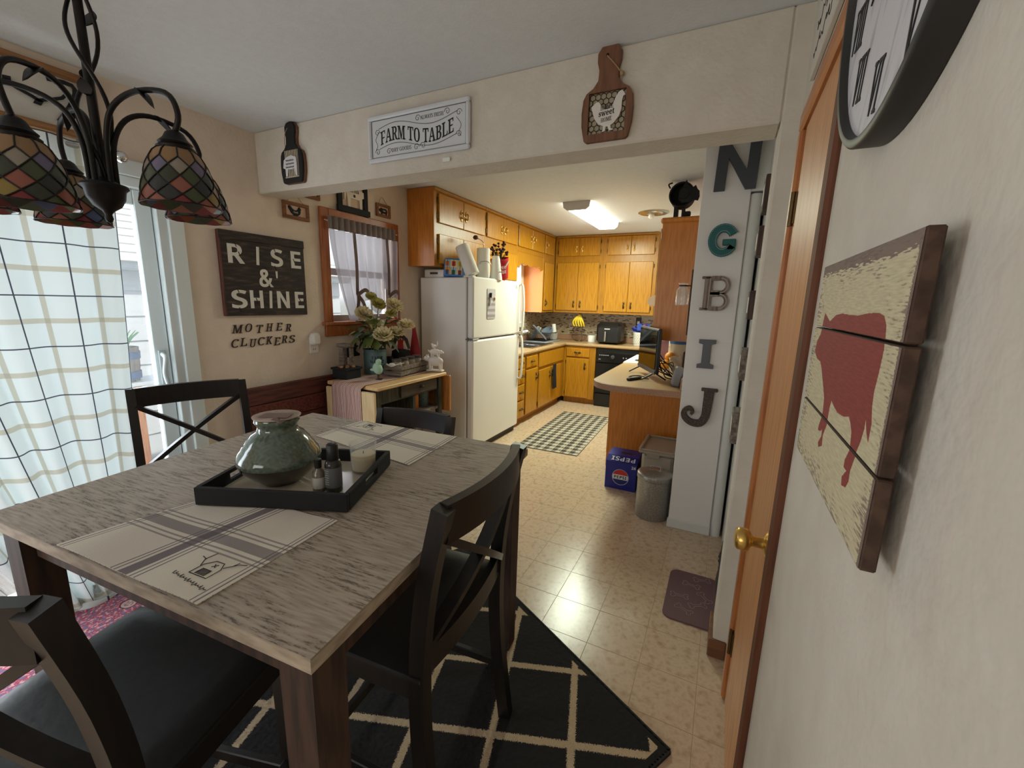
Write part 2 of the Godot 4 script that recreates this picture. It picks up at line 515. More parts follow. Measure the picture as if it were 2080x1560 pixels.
func shell() -> void:
	var mb := MB.new().span(LW - 0.14, 0.5, -0.12, -0.0012, BW - 0.15, REAR + 0.15)
	struct("floor", mb, M.grout)
	struct("ceiling", MB.new().span(LW - 0.55, 0.7, CE, CE + 0.14, BW - 0.4, REAR + 0.4), M.ceil)
	mb = MB.new()
	wall_pieces(mb, "x", LW - 0.14, LW, BW - 0.14, REAR + 0.14, 0, CE, [[-5.74, -5.0, 1.2, 2.02], [-3.035, -2.345, 1.31, 2.075], [-1.315, 0.5, 0.0, 2.06]])
	struct("wall_left", mb, M.wall_l_lit)
	mb = MB.new().span(LW, KR, 0, CE, BW - 0.14, BW)
	var wb := struct("wall_back", mb, M.wall)
	# mosaic backsplash on the back wall and beside the sink window
	var rng := RandomNumberGenerator.new()
	rng.seed = 77
	mb = MB.new()
	for r in 33:
		var y := 1.0 + r * 0.0113
		var x := -2.71 - rng.randf() * 0.05
		while x < -0.9:
			var w := 0.028 if rng.randf() < 0.35 else 0.05
			var t := rng.randf()
			mb.col = (C(50, 36, 28) if t < 0.13 else C(182, 162, 134) if t < 0.45 else C(198, 180, 152) if t < 0.78 else C(170, 152, 128)).srgb_to_linear()
			mb.span(maxf(x, LW), x + w - 0.002, y, y + 0.0098, BW, BW + 0.007)
			x += w
	var ml := MB.new()
	for r in 33:
		var y := 1.0 + r * 0.0113
		var z := BW + 0.01
		while z < -4.5:
			var w := 0.028 if rng.randf() < 0.35 else 0.05
			var t := rng.randf()
			ml.col = (C(50, 36, 28) if t < 0.13 else C(182, 162, 134) if t < 0.45 else C(198, 180, 152) if t < 0.78 else C(170, 152, 128)).srgb_to_linear()
			if z < -5.78 or y < 1.17: ml.span(LW, LW + 0.007, y, y + 0.0098, z, z + w - 0.002)
			z += w
	var mm := mat(Color.WHITE, 0.3)
	mm.vertex_color_use_as_albedo = true
	obj("mosaic_tiles", mb, mm, wb).set_meta("kind", "stuff")
	obj("mosaic_tiles", ml, mm, get_node("wall_left")).set_meta("kind", "stuff")
	# header with its underside, and the post that carries it on the left
	mb = MB.new().span(LW, 0.096, 2.125, CE, HZ - 0.17, HZ, 0.006)
	struct("wall_header", mb, M.wall)
	mb = MB.new().span(0.096, 0.5, 0, CE, HZ - 0.17, HZ, 0.006)
	struct("wall_stub", mb, M.wall)
	mb = MB.new()
	wall_pieces(mb, "x", RW, RW + 0.14, HZ, REAR + 0.14, 0, CE, [[-1.63, -1.085, 0.0, 2.035]])
	struct("wall_right", mb, M.wall)
	struct("wall_closet", MB.new().span(RW + 0.14, 0.75, 0, CE, -1.66, -1.05).span(0.7, 0.75, 0, CE, -1.7, -1.0), M.wall)
	mb = MB.new()
	wall_pieces(mb, "z", REAR, REAR + 0.14, LW - 0.14, RW + 0.14, 0, CE, [[-2.25, -0.55, 0.8, 2.1]])  # unseen opening, shaped for the light from behind the camera
	struct("wall_rear", mb, M.wall)
	# wall end that carries the letters, then the passage wall
	mb = MB.new().span(KR, 0.05, 0, CE, BW - 0.14, -2.92, 0.004)
	struct("wall_letters", mb, bump(mat(C(232, 228, 224), 0.8), 41, 0.06, 0.03))
	mb = MB.new().span(0.13, 0.3, 0, CE, -3.4, HZ - 0.17)
	mb.span(0.05, 0.3, 0, CE, -3.5, -3.4).span(0.05, 0.13, 2.15, CE, -3.05, -2.92)
	struct("wall_passage", mb, M.trim_white)
	# rounded door trim at the right of the letter wall
	mb = MB.new().at(0.081, 0, -2.955)
	mb.lathe([Vector2(0, 0), Vector2(0.034, 0), Vector2(0.034, 2.13), Vector2(0.03, 2.14), Vector2(0, 2.14)], 24)
	struct("trim_1", mb, M.trim_white)
	mb = MB.new().span(KR - 0.008, 0.052, 0, 0.062, -2.935, -2.908, 0.004)
	struct("baseboard_letters", mb, M.trim_white)
	mb = MB.new().span(0.08, 0.15, 0, 0.085, HZ - 0.19, HZ + 0.014, 0.005)
	struct("baseboard_stub", mb, wood(33, C(96, 60, 34), C(116, 74, 44), C(128, 84, 52), 0, 0.5))
	struct("baseboard_left", MB.new().span(LW, LW + 0.014, 0, 0.085, -3.38, -1.4, 0.004), M.trim_white)

func tiles() -> void:
	var f := get_node("floor")
	var s := 0.2285
	var made := [MB.new().box(V(0, -0.002, 0), V(s - 0.0016, 0.004, s - 0.0016), 0.0005).mesh()]
	var far := MB.new()
	for i in 14:
		for j in 30:
			var x := 0.052 + 0.114 - i * s; var z := -0.28 - 0.114 - j * s
			if z > -4.3 and x > -2.75:
				reuse("floor_tile", made[0], M.floor if (i * 7 + j * 3) % 5 < 3 else M.floor_b, f, Transform3D(Basis(), V(x, 0, z)))
			elif x > -2.9:
				far.box(V(x, -0.002, z), V(s - 0.0014, 0.004, s - 0.0014))
	for i in 14:
		for j in 13:
			far.box(V(0.166 - i * s, -0.002, -0.28 + 0.114 + j * s), V(s - 0.0025, 0.004, s - 0.0025))
	var o := obj("distant_tiles", far, M.floor, f)
	o.set_meta("kind", "stuff")

func outside() -> void:
	var t := thing("patio_deck", "weathered grey wooden deck boards outside the sliding glass door", "deck", V(-3.6, -0.16, -1.2))
	var me := MB.new().box(V(0, 0, 0), V(1.3, 0.03, 0.135), 0.004).mesh()
	var mm := wood(34, C(150, 140, 128), C(176, 166, 152), C(190, 180, 166), 0, 0.8)
	for k in 34:
		reuse("deck_board", me, mm, t, Transform3D(Basis(), V(-0.1, 0, -2.3 + k * 0.14)))
	obj("joist", MB.new().span(-0.7, 0.5, -0.16, -0.016, -2.3, -2.25).span(-0.7, 0.5, -0.16, -0.016, 2.2, 2.25), mm, t)
	t = thing("deck_railing", "orange cedar deck railing with upright balusters beyond the patio door", "railing", V(-4.05, -0.145, -1.2))
	obj("drink_rail", MB.new().box(V(0, 0.96, 0), V(0.3, 0.03, 4.6), 0.005), mat(C(226, 228, 228), 0.6), t, "pale flat cap board")
	obj("bottom_rail", MB.new().box(V(0, 0.1, 0), V(0.05, 0.08, 4.5), 0.005), M.cedar, t)
	me = MB.new().box(V(0, 0.5, 0), V(0.04, 0.88, 0.04), 0.004).mesh()
	for k in 30:
		reuse("baluster", me, M.cedar, t, Transform3D(Basis(), V(0.03, 0, -2.2 + k * 0.15)))
	for k in 3:
		obj("post", MB.new().box(V(0, 0.48, -2.2 + k * 1.85), V(0.09, 0.96, 0.09), 0.006), M.cedar, t)
	# planter on the rail
	t = thing("barrel_planter", "small barrel planter with grey staves and blue bands on the deck railing", "planter", V(-4.05, 0.83, -1.52))
	for k in 14:
		var mb := MB.new()
		mb.lathe([Vector2(0.108, 0), Vector2(0.122, 0.12), Vector2(0.126, 0.26), Vector2(0.112, 0.26), Vector2(0.1, 0.01)], 2, TAU * k / 14, TAU * (k + 0.94) / 14)
		obj("stave", mb, mat(C(150, 140, 130).darkened(0.12 * (k % 3)), 0.8), t)
	for y: float in [0.05, 0.2]:
		obj("band", MB.new().lathe([Vector2(0.117 + y * 0.04, y - 0.028), Vector2(0.122 + y * 0.04, y - 0.028), Vector2(0.124 + y * 0.04, y + 0.028), Vector2(0.118 + y * 0.04, y + 0.028)], 28), mat(C(84, 104, 140), 0.6), t)
	obj("soil", MB.new().lathe([Vector2(0, 0.235), Vector2(0.112, 0.235)], 20), mat(C(52, 40, 30), 0.95), t)
	var lf := MB.new()
	for k in 16:
		var a := k * 2.4
		var p := V(cos(a) * 0.05, 0.24, sin(a) * 0.05)
		lf.tube(curve([p, p + V(cos(a) * 0.03, 0.07, sin(a) * 0.03), p + V(cos(a) * 0.09, 0.11 + 0.01 * (k % 4), sin(a) * 0.09)], 6), 0.012, 0.002, 5, 0.3)
	obj("plant_leaves", lf, mat(C(110, 170, 110), 0.6), t)
	var fl := MB.new()
	for k in 7: fl.ball(V(cos(k * 1.9) * 0.06, 0.34 + 0.02 * (k % 3), sin(k * 1.9) * 0.06), V(0.014, 0.012, 0.014), 8, 5)
	obj("plant_flowers", fl, mat(C(214, 80, 110), 0.7), t)
	# neighbour's house
	t = thing("neighbour_house", "white neighbouring house with wide lap siding and pale roof seen through the patio door", "house", V(-5.6, -1.085, -1.0))
	var wm := mat(C(218, 226, 234), 0.7)
	for k in 11:
		var mb := MB.new()
		mb.at(0, 0.13 + k * 0.26, 0, 0, 0, deg_to_rad(3.6)).box(Vector3.ZERO, V(0.02, 0.272, 8.0), 0.002)
		obj("siding_board", mb, wm, t)
	obj("house_wall", MB.new().span(-3.0, -0.02, 0, 2.84, -4, 4), wm, t)
	obj("gutter", MB.new().span(0.03, 0.2, 2.8, 2.92, -4.1, 4.1, 0.02), mat(C(214, 226, 236), 0.4), t)
	obj("soffit", MB.new().span(-0.02, 0.12, 2.8, 2.83, -4.1, 4.1), wm, t)
	var sh := mat(C(206, 206, 204), 0.8)
	for k in 12:
		var mb := MB.new()
		mb.at(0.16 - k * 0.2, 2.93 + k * 0.1, 0, 0, 0, deg_to_rad(-23)).box(Vector3.ZERO, V(0.235, 0.012, 8.2), 0.002)
		obj("roof_course", mb, sh, t)
	solo("lawn", MB.new().span(-14, -2.9, -1.3, -1.1, -9, 6), tri_mat(noise_tex(36, 0.05, [[0.0, C(60, 84, 40)], [1.0, C(110, 130, 70)]]), V(1, 1, 1), 0.95), "green lawn below the deck between the two houses", "lawn").set_meta("kind", "stuff")

func patio_door() -> void:
	var d := Node3D.new()
	d.name = "door_1"; add_child(d, true); d.set_meta("kind", "structure")
	var mb := MB.new()
	# casing on the room side
	mb.span(LW, LW + 0.018, 0, 2.135, -1.385, -1.31, 0.004).span(LW, LW + 0.018, 2.06, 2.135, -1.31, 0.56, 0.004)
	obj("casing", mb, M.vinyl_white, d)
	mb = MB.new().span(LW - 0.13, LW + 0.004, 0, 2.06, -1.315, -1.265, 0.004).span(LW - 0.13, LW + 0.004, 2.01, 2.06, -1.265, 0.5, 0.004)
	mb.span(LW - 0.13, LW + 0.004, 0, 0.03, -1.265, 0.5, 0.004).span(LW - 0.13, LW, 0, 2.06, 0.45, 0.5)
	mb.span(LW - 0.06, LW - 0.045, 0.03, 2.01, -1.268, -1.25)
	obj("frame", mb, M.vinyl_white, d)
	for k in 2:
		var z0 := -1.262 if k == 0 else -0.46
		var z1 := -0.4 if k == 0 else 0.45
		var x := LW - 0.05 if k == 0 else LW - 0.095
		mb = MB.new().span(x - 0.02, x + 0.02, 0.03, 2.01, z0, z0 + 0.075, 0.005).span(x - 0.02, x + 0.02, 0.03, 2.01, z1 - 0.075, z1, 0.005)
		mb.span(x - 0.02, x + 0.02, 0.03, 0.13, z0 + 0.075, z1 - 0.075, 0.005).span(x - 0.02, x + 0.02, 1.93, 2.01, z0 + 0.075, z1 - 0.075, 0.005)
		var s := obj("sash", mb, M.vinyl_white, d)
		obj("glass_pane", MB.new().span(x - 0.004, x + 0.004, 0.13, 1.93, z0 + 0.075, z1 - 0.075), M.glass, s)
	mb = MB.new().tube(curve([V(LW - 0.03, 0.97, -1.222), V(LW + 0.02, 0.99, -1.216), V(LW + 0.032, 1.07, -1.2), V(LW + 0.02, 1.15, -1.216), V(LW - 0.03, 1.17, -1.222)], 20), 0.011, -1, 10)
	mb.span(LW - 0.032, LW - 0.022, 0.95, 1.19, -1.24, -1.205, 0.003)
	obj("door_handle", mb, mat(C(196, 204, 206), 0.35), d)
	# curtain rod and the checked sheer
	var t := thing("curtain_rod", "brushed steel curtain rod with ball end above the sliding door", "curtain rod", V(LW + 0.09, 2.12, -0.3))
	obj("rod", MB.new().tube([V(0, 0, -0.78), V(0, 0, 0.95)], 0.011, -1, 12), M.steel, t)
	obj("finial", MB.new().ball(V(0, 0, -0.81), V(0.028, 0.028, 0.028)), M.chrome, t)
	obj("bracket", MB.new().span(-0.09, 0.006, -0.008, 0.008, -0.72, -0.705).span(-0.09, -0.082, -0.05, 0.05, -0.73, -0.69), M.steel, t)
	var ct := paint(256, 256, func(u: float, v: float) -> Color:
		var c := C(228, 237, 236)
		if absf(u - 0.5) < 0.055 or absf(v - 0.5) < 0.05: c = C(202, 200, 184)
		if (absf(u - 0.5) < 0.055) and absf(v - 0.5) < 0.05: c = C(184, 180, 162)
		if u < 0.022 or v < 0.022: c = C(70, 74, 86)
		return c)
	var cm := uv_mat(ct, 0.9)
	cm.backlight_enabled = true; cm.backlight = Color(0.55, 0.55, 0.55)
	mb = MB.new()
	mb.surf(120, 50, func(u: float, v: float) -> Vector3:
		var top := lerpf(-1.06, -0.02, u); var bot := lerpf(-0.955, -0.6, u)
		var w := smoothstep(0.0, 1.0, v)
		var z := lerpf(top, bot, pow(v, 1.4))
		var amp := lerpf(0.024, 0.03, w)
		var x := LW + 0.105 + amp * sin(u * 34.0 + 0.8 * sin(u * 9.0 + v * 0.6)) + 0.008 * sin(u * 11.0 + v * 2.0)
		var y := lerpf(2.14, 0.02, v)
		y = maxf(y, 0.016)
		return V(x, y, z + 0.008 * sin(u * 30.0 + v)), Vector2(5.0, 9.6))
	var cu := thing("sheer_curtain", "cream sheer curtain with dark and tan windowpane checks over the sliding door", "curtain", V(0, 0, 0))
	obj("curtain_cloth", mb, cm, cu)
	# hem heaped on the floor
	mb = MB.new()
	mb.surf(40, 14, func(u: float, v: float) -> Vector3:
		var a := u * TAU
		var r := lerpf(0.01, 0.1, v) * (1.0 + 0.12 * sin(a * 5.0))
		var y := 0.015 + 0.07 * pow(1.0 - v, 1.2) * (1.0 + 0.3 * sin(a * 7.0 + v * 6.0)) + 0.012 * sin(v * 16.0 + a * 2.0)
		return V(-2.625 + cos(a) * r * 0.6, maxf(y, 0.012), -0.79 + sin(a) * r * 1.5), Vector2(3, 1))
	obj("heaped_hem", mb, cm, cu)

func nook_window() -> void:
	var w := Node3D.new()
	w.name = "window_1"; add_child(w, true); w.set_meta("kind", "structure")
	var z0 := -3.106; var z1 := -2.274
	var mb := MB.new().span(LW, LW + 0.022, 1.24, 2.14, z0, z0 + 0.075, 0.005).span(LW, LW + 0.022, 1.24, 2.14, z1 - 0.075, z1, 0.005)
	mb.span(LW, LW + 0.022, 2.065, 2.14, z0 + 0.075, z1 - 0.075, 0.005)
	obj("window_frame", mb, M.oak_red, w)
	mb = MB.new().span(LW - 0.08, LW + 0.05, 1.285, 1.312, z0 - 0.02, z1 + 0.02, 0.006).span(LW, LW + 0.02, 1.2, 1.285, z0, z1, 0.005)
	obj("window_sill", mb, M.oak_red, w)
	mb = MB.new()
	for k in 2:
		var y0 := 1.31 if k == 0 else 1.67
		var x := LW - 0.06 - 0.03 * k
		mb.span(x - 0.015, x + 0.015, y0, y0 + 0.05, -3.035, -2.345).span(x - 0.015, x + 0.015, y0 + 0.355, y0 + 0.4, -3.035, -2.345)
		mb.span(x - 0.015, x + 0.015, y0, y0 + 0.4, -3.035, -2.995).span(x - 0.015, x + 0.015, y0, y0 + 0.4, -2.385, -2.345)
	obj("sash", mb, mat(C(150, 140, 132), 0.5), w)
	for k in 2:
		var x := LW - 0.06 - 0.03 * k
		var y0 := 1.36 if k == 0 else 1.72
		obj("pane", MB.new().span(x - 0.003, x + 0.003, y0, y0 + 0.31, -2.995, -2.385), M.glass, w)
	# the neighbour to that side and a shrub are what shows behind it
	var t := thing("tie_up_curtain", "sheer grey rod-pocket valance curtain tied up with ribbons in the nook window", "curtain", V(0, 0, 0))
	var cm := mat(Color(0.47, 0.44, 0.44, 0.84), 0.95)
	cm.transparency = BaseMaterial3D.TRANSPARENCY_ALPHA; cm.backlight_enabled = true; cm.backlight = Color(0.5, 0.48, 0.48)
	mb = MB.new()
	mb.surf(90, 10, func(u: float, v: float) -> Vector3:
		return V(LW + 0.052 + 0.012 * sin(u * 80.0) * (1.0 - 0.4 * v), lerpf(2.085, 1.99, v), lerpf(-2.315, -3.045, u)), Vector2.ONE)
	obj("heading", mb, mat(C(128, 116, 112), 0.95), t)
	mb = MB.new()
	mb.surf(90, 30, func(u: float, v: float) -> Vector3:
		var tie := absf(sin(u * PI * 1.5 + 0.2))
		var bot := 1.32 + 0.16 * exp(-pow((u - 0.4) / 0.13, 2)) + 0.26 * exp(-pow((u - 0.78) / 0.1, 2))
		var z := lerpf(-2.32 - 0.14 * pow(v, 1.5), -3.04 + 0.02 * v, u)
		return V(LW + 0.05 + (0.016 + 0.012 * v) * sin(u * 46.0 + v), lerpf(1.99, bot, v), z), Vector2.ONE)
	obj("sheer_panel", mb, cm, t)
	for k in 2:
		var z := -2.55 - 0.36 * k
		mb = MB.new().bar(curve([V(LW + 0.06, 2.0, z), V(LW + 0.075, 1.75, z), V(LW + 0.07, 1.52, z)], 8), 0.03, 0.003, Vector3.RIGHT)
		mb.bar(curve([V(LW + 0.075, 1.52, z), V(LW + 0.1, 1.56, z - 0.05), V(LW + 0.09, 1.54, z - 0.1)], 8), 0.03, 0.004, Vector3.RIGHT)
		mb.bar(curve([V(LW + 0.075, 1.52, z), V(LW + 0.1, 1.46, z - 0.03), V(LW + 0.09, 1.4, z - 0.06)], 8), 0.03, 0.004, Vector3.RIGHT)
		mb.bar(curve([V(LW + 0.075, 1.52, z), V(LW + 0.1, 1.47, z + 0.02), V(LW + 0.09, 1.38, z + 0.03)], 8), 0.03, 0.004, Vector3.RIGHT)
		obj("ribbon_bow", mb, mat(C(112, 92, 88), 0.9), t)
	obj("curtain_rod", MB.new().tube([V(LW + 0.035, 2.05, -2.3), V(LW + 0.035, 2.05, -3.07)], 0.004), M.trim_white, t)

func closet_door() -> void:
	var d := Node3D.new()
	d.name = "door_2"; add_child(d, true); d.set_meta("kind", "structure")
	obj("door_panel", MB.new().span(RW - 0.002, RW + 0.034, 0.012, 2.03, -1.625, -1.09, 0.003), M.door, d)
	var mb := MB.new()
	var pf := [Vector2(0, 0), Vector2(0.05, 0), Vector2(0.05, 0.006), Vector2(0.044, 0.013), Vector2(0.02, 0.017), Vector2(0.006, 0.014), Vector2(0, 0.006)]
	mb.span(RW - 0.016, RW + 0.02, 0, 2.03, -1.685, -1.628, 0.007)
	var ts := struct("trim_2", mb, M.casing)
	mb = MB.new().span(RW - 0.016, RW + 0.02, 2.03, 2.085, -1.685, -1.02, 0.007)
	struct("trim_3", mb, M.casing_z)
	struct("trim_4", MB.new().span(RW - 0.013, RW + 0.03, 0, 2.03, -1.088, -1.024, 0.007), M.dark_casing)
	for y: float in [1.8, 0.26]:
		mb = MB.new().at(RW - 0.01, y, -1.627)
		mb.lathe([Vector2(0, -0.05), Vector2(0.008, -0.05), Vector2(0.008, 0.05), Vector2(0, 0.05)], 12)
		mb.home().span(RW - 0.006, RW - 0.002, y - 0.045, y + 0.045, -1.655, -1.6)
		obj("hinge", mb, M.old_brass, d)
	mb = MB.new().at(RW - 0.003, 0.93, -1.135, 0, 0, PI / 2)
	mb.lathe([Vector2(0, 0), Vector2(0.03, 0), Vector2(0.031, 0.004), Vector2(0.026, 0.009), Vector2(0.014, 0.012), Vector2(0.0125, 0.034), Vector2(0.016, 0.038), Vector2(0.026, 0.043), Vector2(0.0285, 0.052), Vector2(0.0275, 0.066), Vector2(0.023, 0.072), Vector2(0.012, 0.0745), Vector2(0, 0.075)], 32)
	obj("door_knob", mb, M.brass, d)

# ---------------------------------------------------------------- kitchen
var pull_mesh: ArrayMesh
var hinge_mesh: ArrayMesh
func make_pull() -> void:
	var mb := MB.new()
	mb.at(0, 0, 0.004).ball(V(0, 0.03, 0), V(0.015, 0.024, 0.006), 12, 6).ball(V(0, -0.03, 0), V(0.015, 0.024, 0.006), 12, 6)
	mb.home().tube(curve([V(0, 0.026, 0.004), V(0, 0.022, 0.022), V(0, 0, 0.028), V(0, -0.022, 0.022), V(0, -0.026, 0.004)], 12), 0.008, -1, 8)
	pull_mesh = mb.mesh()
	hinge_mesh = MB.new().box(V(0, 0, 0.003), V(0.012, 0.05, 0.006), 0.002).tube([V(0.006, -0.024, 0.006), V(0.006, 0.024, 0.006)], 0.005, -1, 8).mesh()
# a unit whose front is the plane z = 0 of its own axes; doors and drawers are [x0, x1, y0, y1, pull x, pull y, hinge side]
func cabinet(called: String, label: String, at: Vector3, yaw: float, w: float, h: float, d: float, doors: Array, drawers: Array, body_mat: Material, group := "", kick := 0.0, hollow := false) -> Node3D:
	if pull_mesh == null: make_pull()
	var t := thing(called, label, "cabinet", at, yaw, group)
	var mb := MB.new()
	if hollow: mb.span(0, w, kick, h, -0.02, 0, 0.002).span(0, 0.016, kick, h - 0.13, -d, -0.02).span(w - 0.016, w, kick, h - 0.13, -d, -0.02).span(0.016, w - 0.016, kick, kick + 0.016, -d, -0.02)
	else: mb.span(0, w, kick, h, -d, 0, 0.002)
	if kick > 0.0: mb.span(0.002, w - 0.002, 0.0, kick, -d, -0.07)
	obj("cabinet_body", mb, body_mat, t)
	for q in doors:
		var o := obj("door", MB.new().span(q[0], q[1], q[2], q[3], 0.001, 0.019, 0.005), M.cab_door, t)
		if q[4] > 0.0: reuse("pull", pull_mesh, M.brass if q[3] > h - 0.12 and at.y > 1.0 else M.old_brass, o, Transform3D(Basis(), V(q[4], q[5], 0.018)))
		if q.size() > 6 and q[6] != 0:
			for y: float in [q[2] + 0.06, q[3] - 0.06]:
				reuse("hinge", hinge_mesh, M.old_brass, o, Transform3D(Basis(), V(q[0] - 0.008 if q[6] < 0 else q[1] + 0.004, y, 0.001)))
	for q in drawers:
		var o := obj("drawer", MB.new().span(q[0], q[1], q[2], q[3], 0.001, 0.019, 0.005), M.cab_door, t)
		reuse("pull", pull_mesh, M.old_brass, o, Transform3D(Basis(Vector3.BACK, PI / 2), V(q[4], q[5], 0.018)))
	return t

func kitchen_left() -> void:
	var g := "upper cabinets along the window wall"
	var X := -2.42
	var H := CE - 0.004
	# over the fridge: end panel faces the dining side
	var y := 1.8
	var t := cabinet("upper_cabinet", "honey maple upper cabinet hung above the white fridge with two tiers of doors", V(X, y, -3.26), PI / 2, 0.89, H - y, 0.298, [
		[0.05, 0.45, 0.38, 0.632, 0.41, 0.5, -1], [0.454, 0.87, 0.38, 0.632, 0.495, 0.5, 1],
		[0.05, 0.45, 0.025, 0.285, 0.41, 0.17, -1], [0.454, 0.87, 0.025, 0.285, 0.495, 0.17, 1]], [], M.cab, g)
	obj("end_panel", MB.new().span(-0.006, 0.0, 0, H - y, -0.298, 0.0), M.cab_end, t, "redder plywood end panel")
	obj("crown_moulding", MB.new().span(-0.012, 0.89, H - y - 0.03, H - y, 0.0, 0.016, 0.006), M.cab, t)
	y = 1.73
	t = cabinet("upper_cabinet", "honey maple upper cabinet with tall doors between the fridge cabinet and the sink window", V(X, y, -4.15), PI / 2, 0.81, H - y, 0.298, [
		[0.03, 0.4, 0.45, 0.7, 0.36, 0.57, -1], [0.404, 0.79, 0.45, 0.7, 0.445, 0.57, 1],
		[0.03, 0.4, 0.02, 0.33, 0.36, 0.06, -1], [0.404, 0.79, 0.02, 0.33, 0.445, 0.06, 1]], [], M.cab, g)
	obj("crown_moulding", MB.new().span(0, 0.81, H - y - 0.03, H - y, 0.0, 0.016, 0.006), M.cab, t)
	y = 2.12
	t = cabinet("upper_cabinet", "shallow honey maple cupboard with scalloped valance above the sink window", V(X, y, -4.96), PI / 2, 0.87, H - y, 0.298, [
		[0.02, 0.43, 0.06, 0.31, 0.39, 0.19, -1], [0.434, 0.85, 0.06, 0.31, 0.475, 0.19, 1]], [], M.cab, g)
	obj("crown_moulding", MB.new().span(0, 0.87, H - y - 0.03, H - y, 0.0, 0.016, 0.006), M.cab, t)
	var pg := PackedVector2Array([Vector2(0, 0), Vector2(0.87, 0)])
	for k in 25:
		var u := 1.0 - k / 24.0
		pg.append(Vector2(0.87 * u, -0.13 - 0.03 * absf(sin(u * PI * 5.0)) - (0.035 if u < 0.1 or u > 0.9 else 0.0)))
	obj("valance", MB.new().at(0, 0, -0.02).prism(pg, 0.018, 0.002), M.cab, t)
	y = 1.352
	t = cabinet("upper_cabinet", "narrow corner upper cabinet with sink window glow painted on its orange side panel", V(X, y, -5.83), PI / 2, 0.44, H - y, 0.298, [
		[0.02, 0.37, 0.83, 1.08, 0.06, 0.95, 1], [0.03, 0.37, 0.03, 0.71, 0.07, 0.14, 1]], [], M.cab, g)
	obj("end_panel", MB.new().span(-0.006, 0.0, 0, H - y - 0.36, -0.298, 0.0), mat(C(222, 142, 72), 0.4), t)  # window glow put into the lighter orange of this panel
	obj("crown_moulding", MB.new().span(0, 0.42, H - y - 0.03, H - y, 0.0, 0.016, 0.006), M.cab, t)
	# sink window
	var w := Node3D.new()
	w.name = "window_2"; add_child(w, true); w.set_meta("kind", "structure")
	var mb := MB.new().span(LW, LW + 0.018, 1.14, 2.02, -5.05, -4.985, 0.004).span(LW, LW + 0.018, 1.14, 2.02, -5.76, -5.69, 0.004).span(LW - 0.1, LW + 0.04, 1.13, 1.2, -5.8, -4.96, 0.004)
	mb.span(LW - 0.08, LW - 0.05, 1.2, 1.26, -5.74, -5.0).span(LW - 0.08, LW - 0.05, 1.58, 1.63, -5.74, -5.0).span(LW - 0.08, LW - 0.05, 1.97, 2.02, -5.74, -5.0)
	obj("window_frame", mb, M.trim_white, w)
	obj("pane", MB.new().span(LW - 0.068, LW - 0.062, 1.26, 1.97, -5.74, -5.0), M.glass, w)
	# base cabinets
	g = "base cabinets under the sink counter"
	var B := -2.14
	var k := 0.095
	t = cabinet("base_cabinet", "narrow stack of four honey maple drawers beside the fridge", V(B, 0, -4.44), PI / 2, 0.23, 0.868, 0.56, [], [
		[0.02, 0.21, 0.72, 0.84, 0.115, 0.78], [0.02, 0.21, 0.53, 0.7, 0.115, 0.62], [0.02, 0.21, 0.33, 0.51, 0.115, 0.42], [0.02, 0.21, 0.11, 0.31, 0.115, 0.21]], M.cab, g, k)
	t = cabinet("base_cabinet", "honey maple base cabinet with one drawer over one tall door left of the sink", V(B, 0, -4.67), PI / 2, 0.4, 0.868, 0.56, [
		[0.03, 0.37, 0.11, 0.67, 0.33, 0.56, -1]], [[0.03, 0.37, 0.7, 0.84, 0.2, 0.77]], M.cab, g, k, true)
	t = cabinet("base_cabinet", "honey maple sink base with a false drawer panel over two doors", V(B, 0, -5.07), PI / 2, 1.02, 0.868, 0.56, [
		[0.04, 0.45, 0.11, 0.62, 0.4, 0.52, -1], [0.455, 0.86, 0.11, 0.62, 0.52, 0.52, 1]], [], M.cab, g, k, true)
	obj("false_panel", MB.new().span(0.03, 0.97, 0.66, 0.85, 0.001, 0.019, 0.005), M.cab_door, t)
	var tw := MB.new()
	tw.surf(10, 14, func(u: float, v: float) -> Vector3:
		return V(B + 0.05 + 0.008 * sin(u * 12.0 + v * 2.0), lerpf(0.65, 0.3, v), -5.52 - u * 0.13 + 0.008 * sin(v * 5.0)), Vector2.ONE, 0.006)
	solo("dish_towel", tw, mat(C(22, 26, 32), 0.95), "dark dish towel hanging from the sink cabinet door pull", "towel")

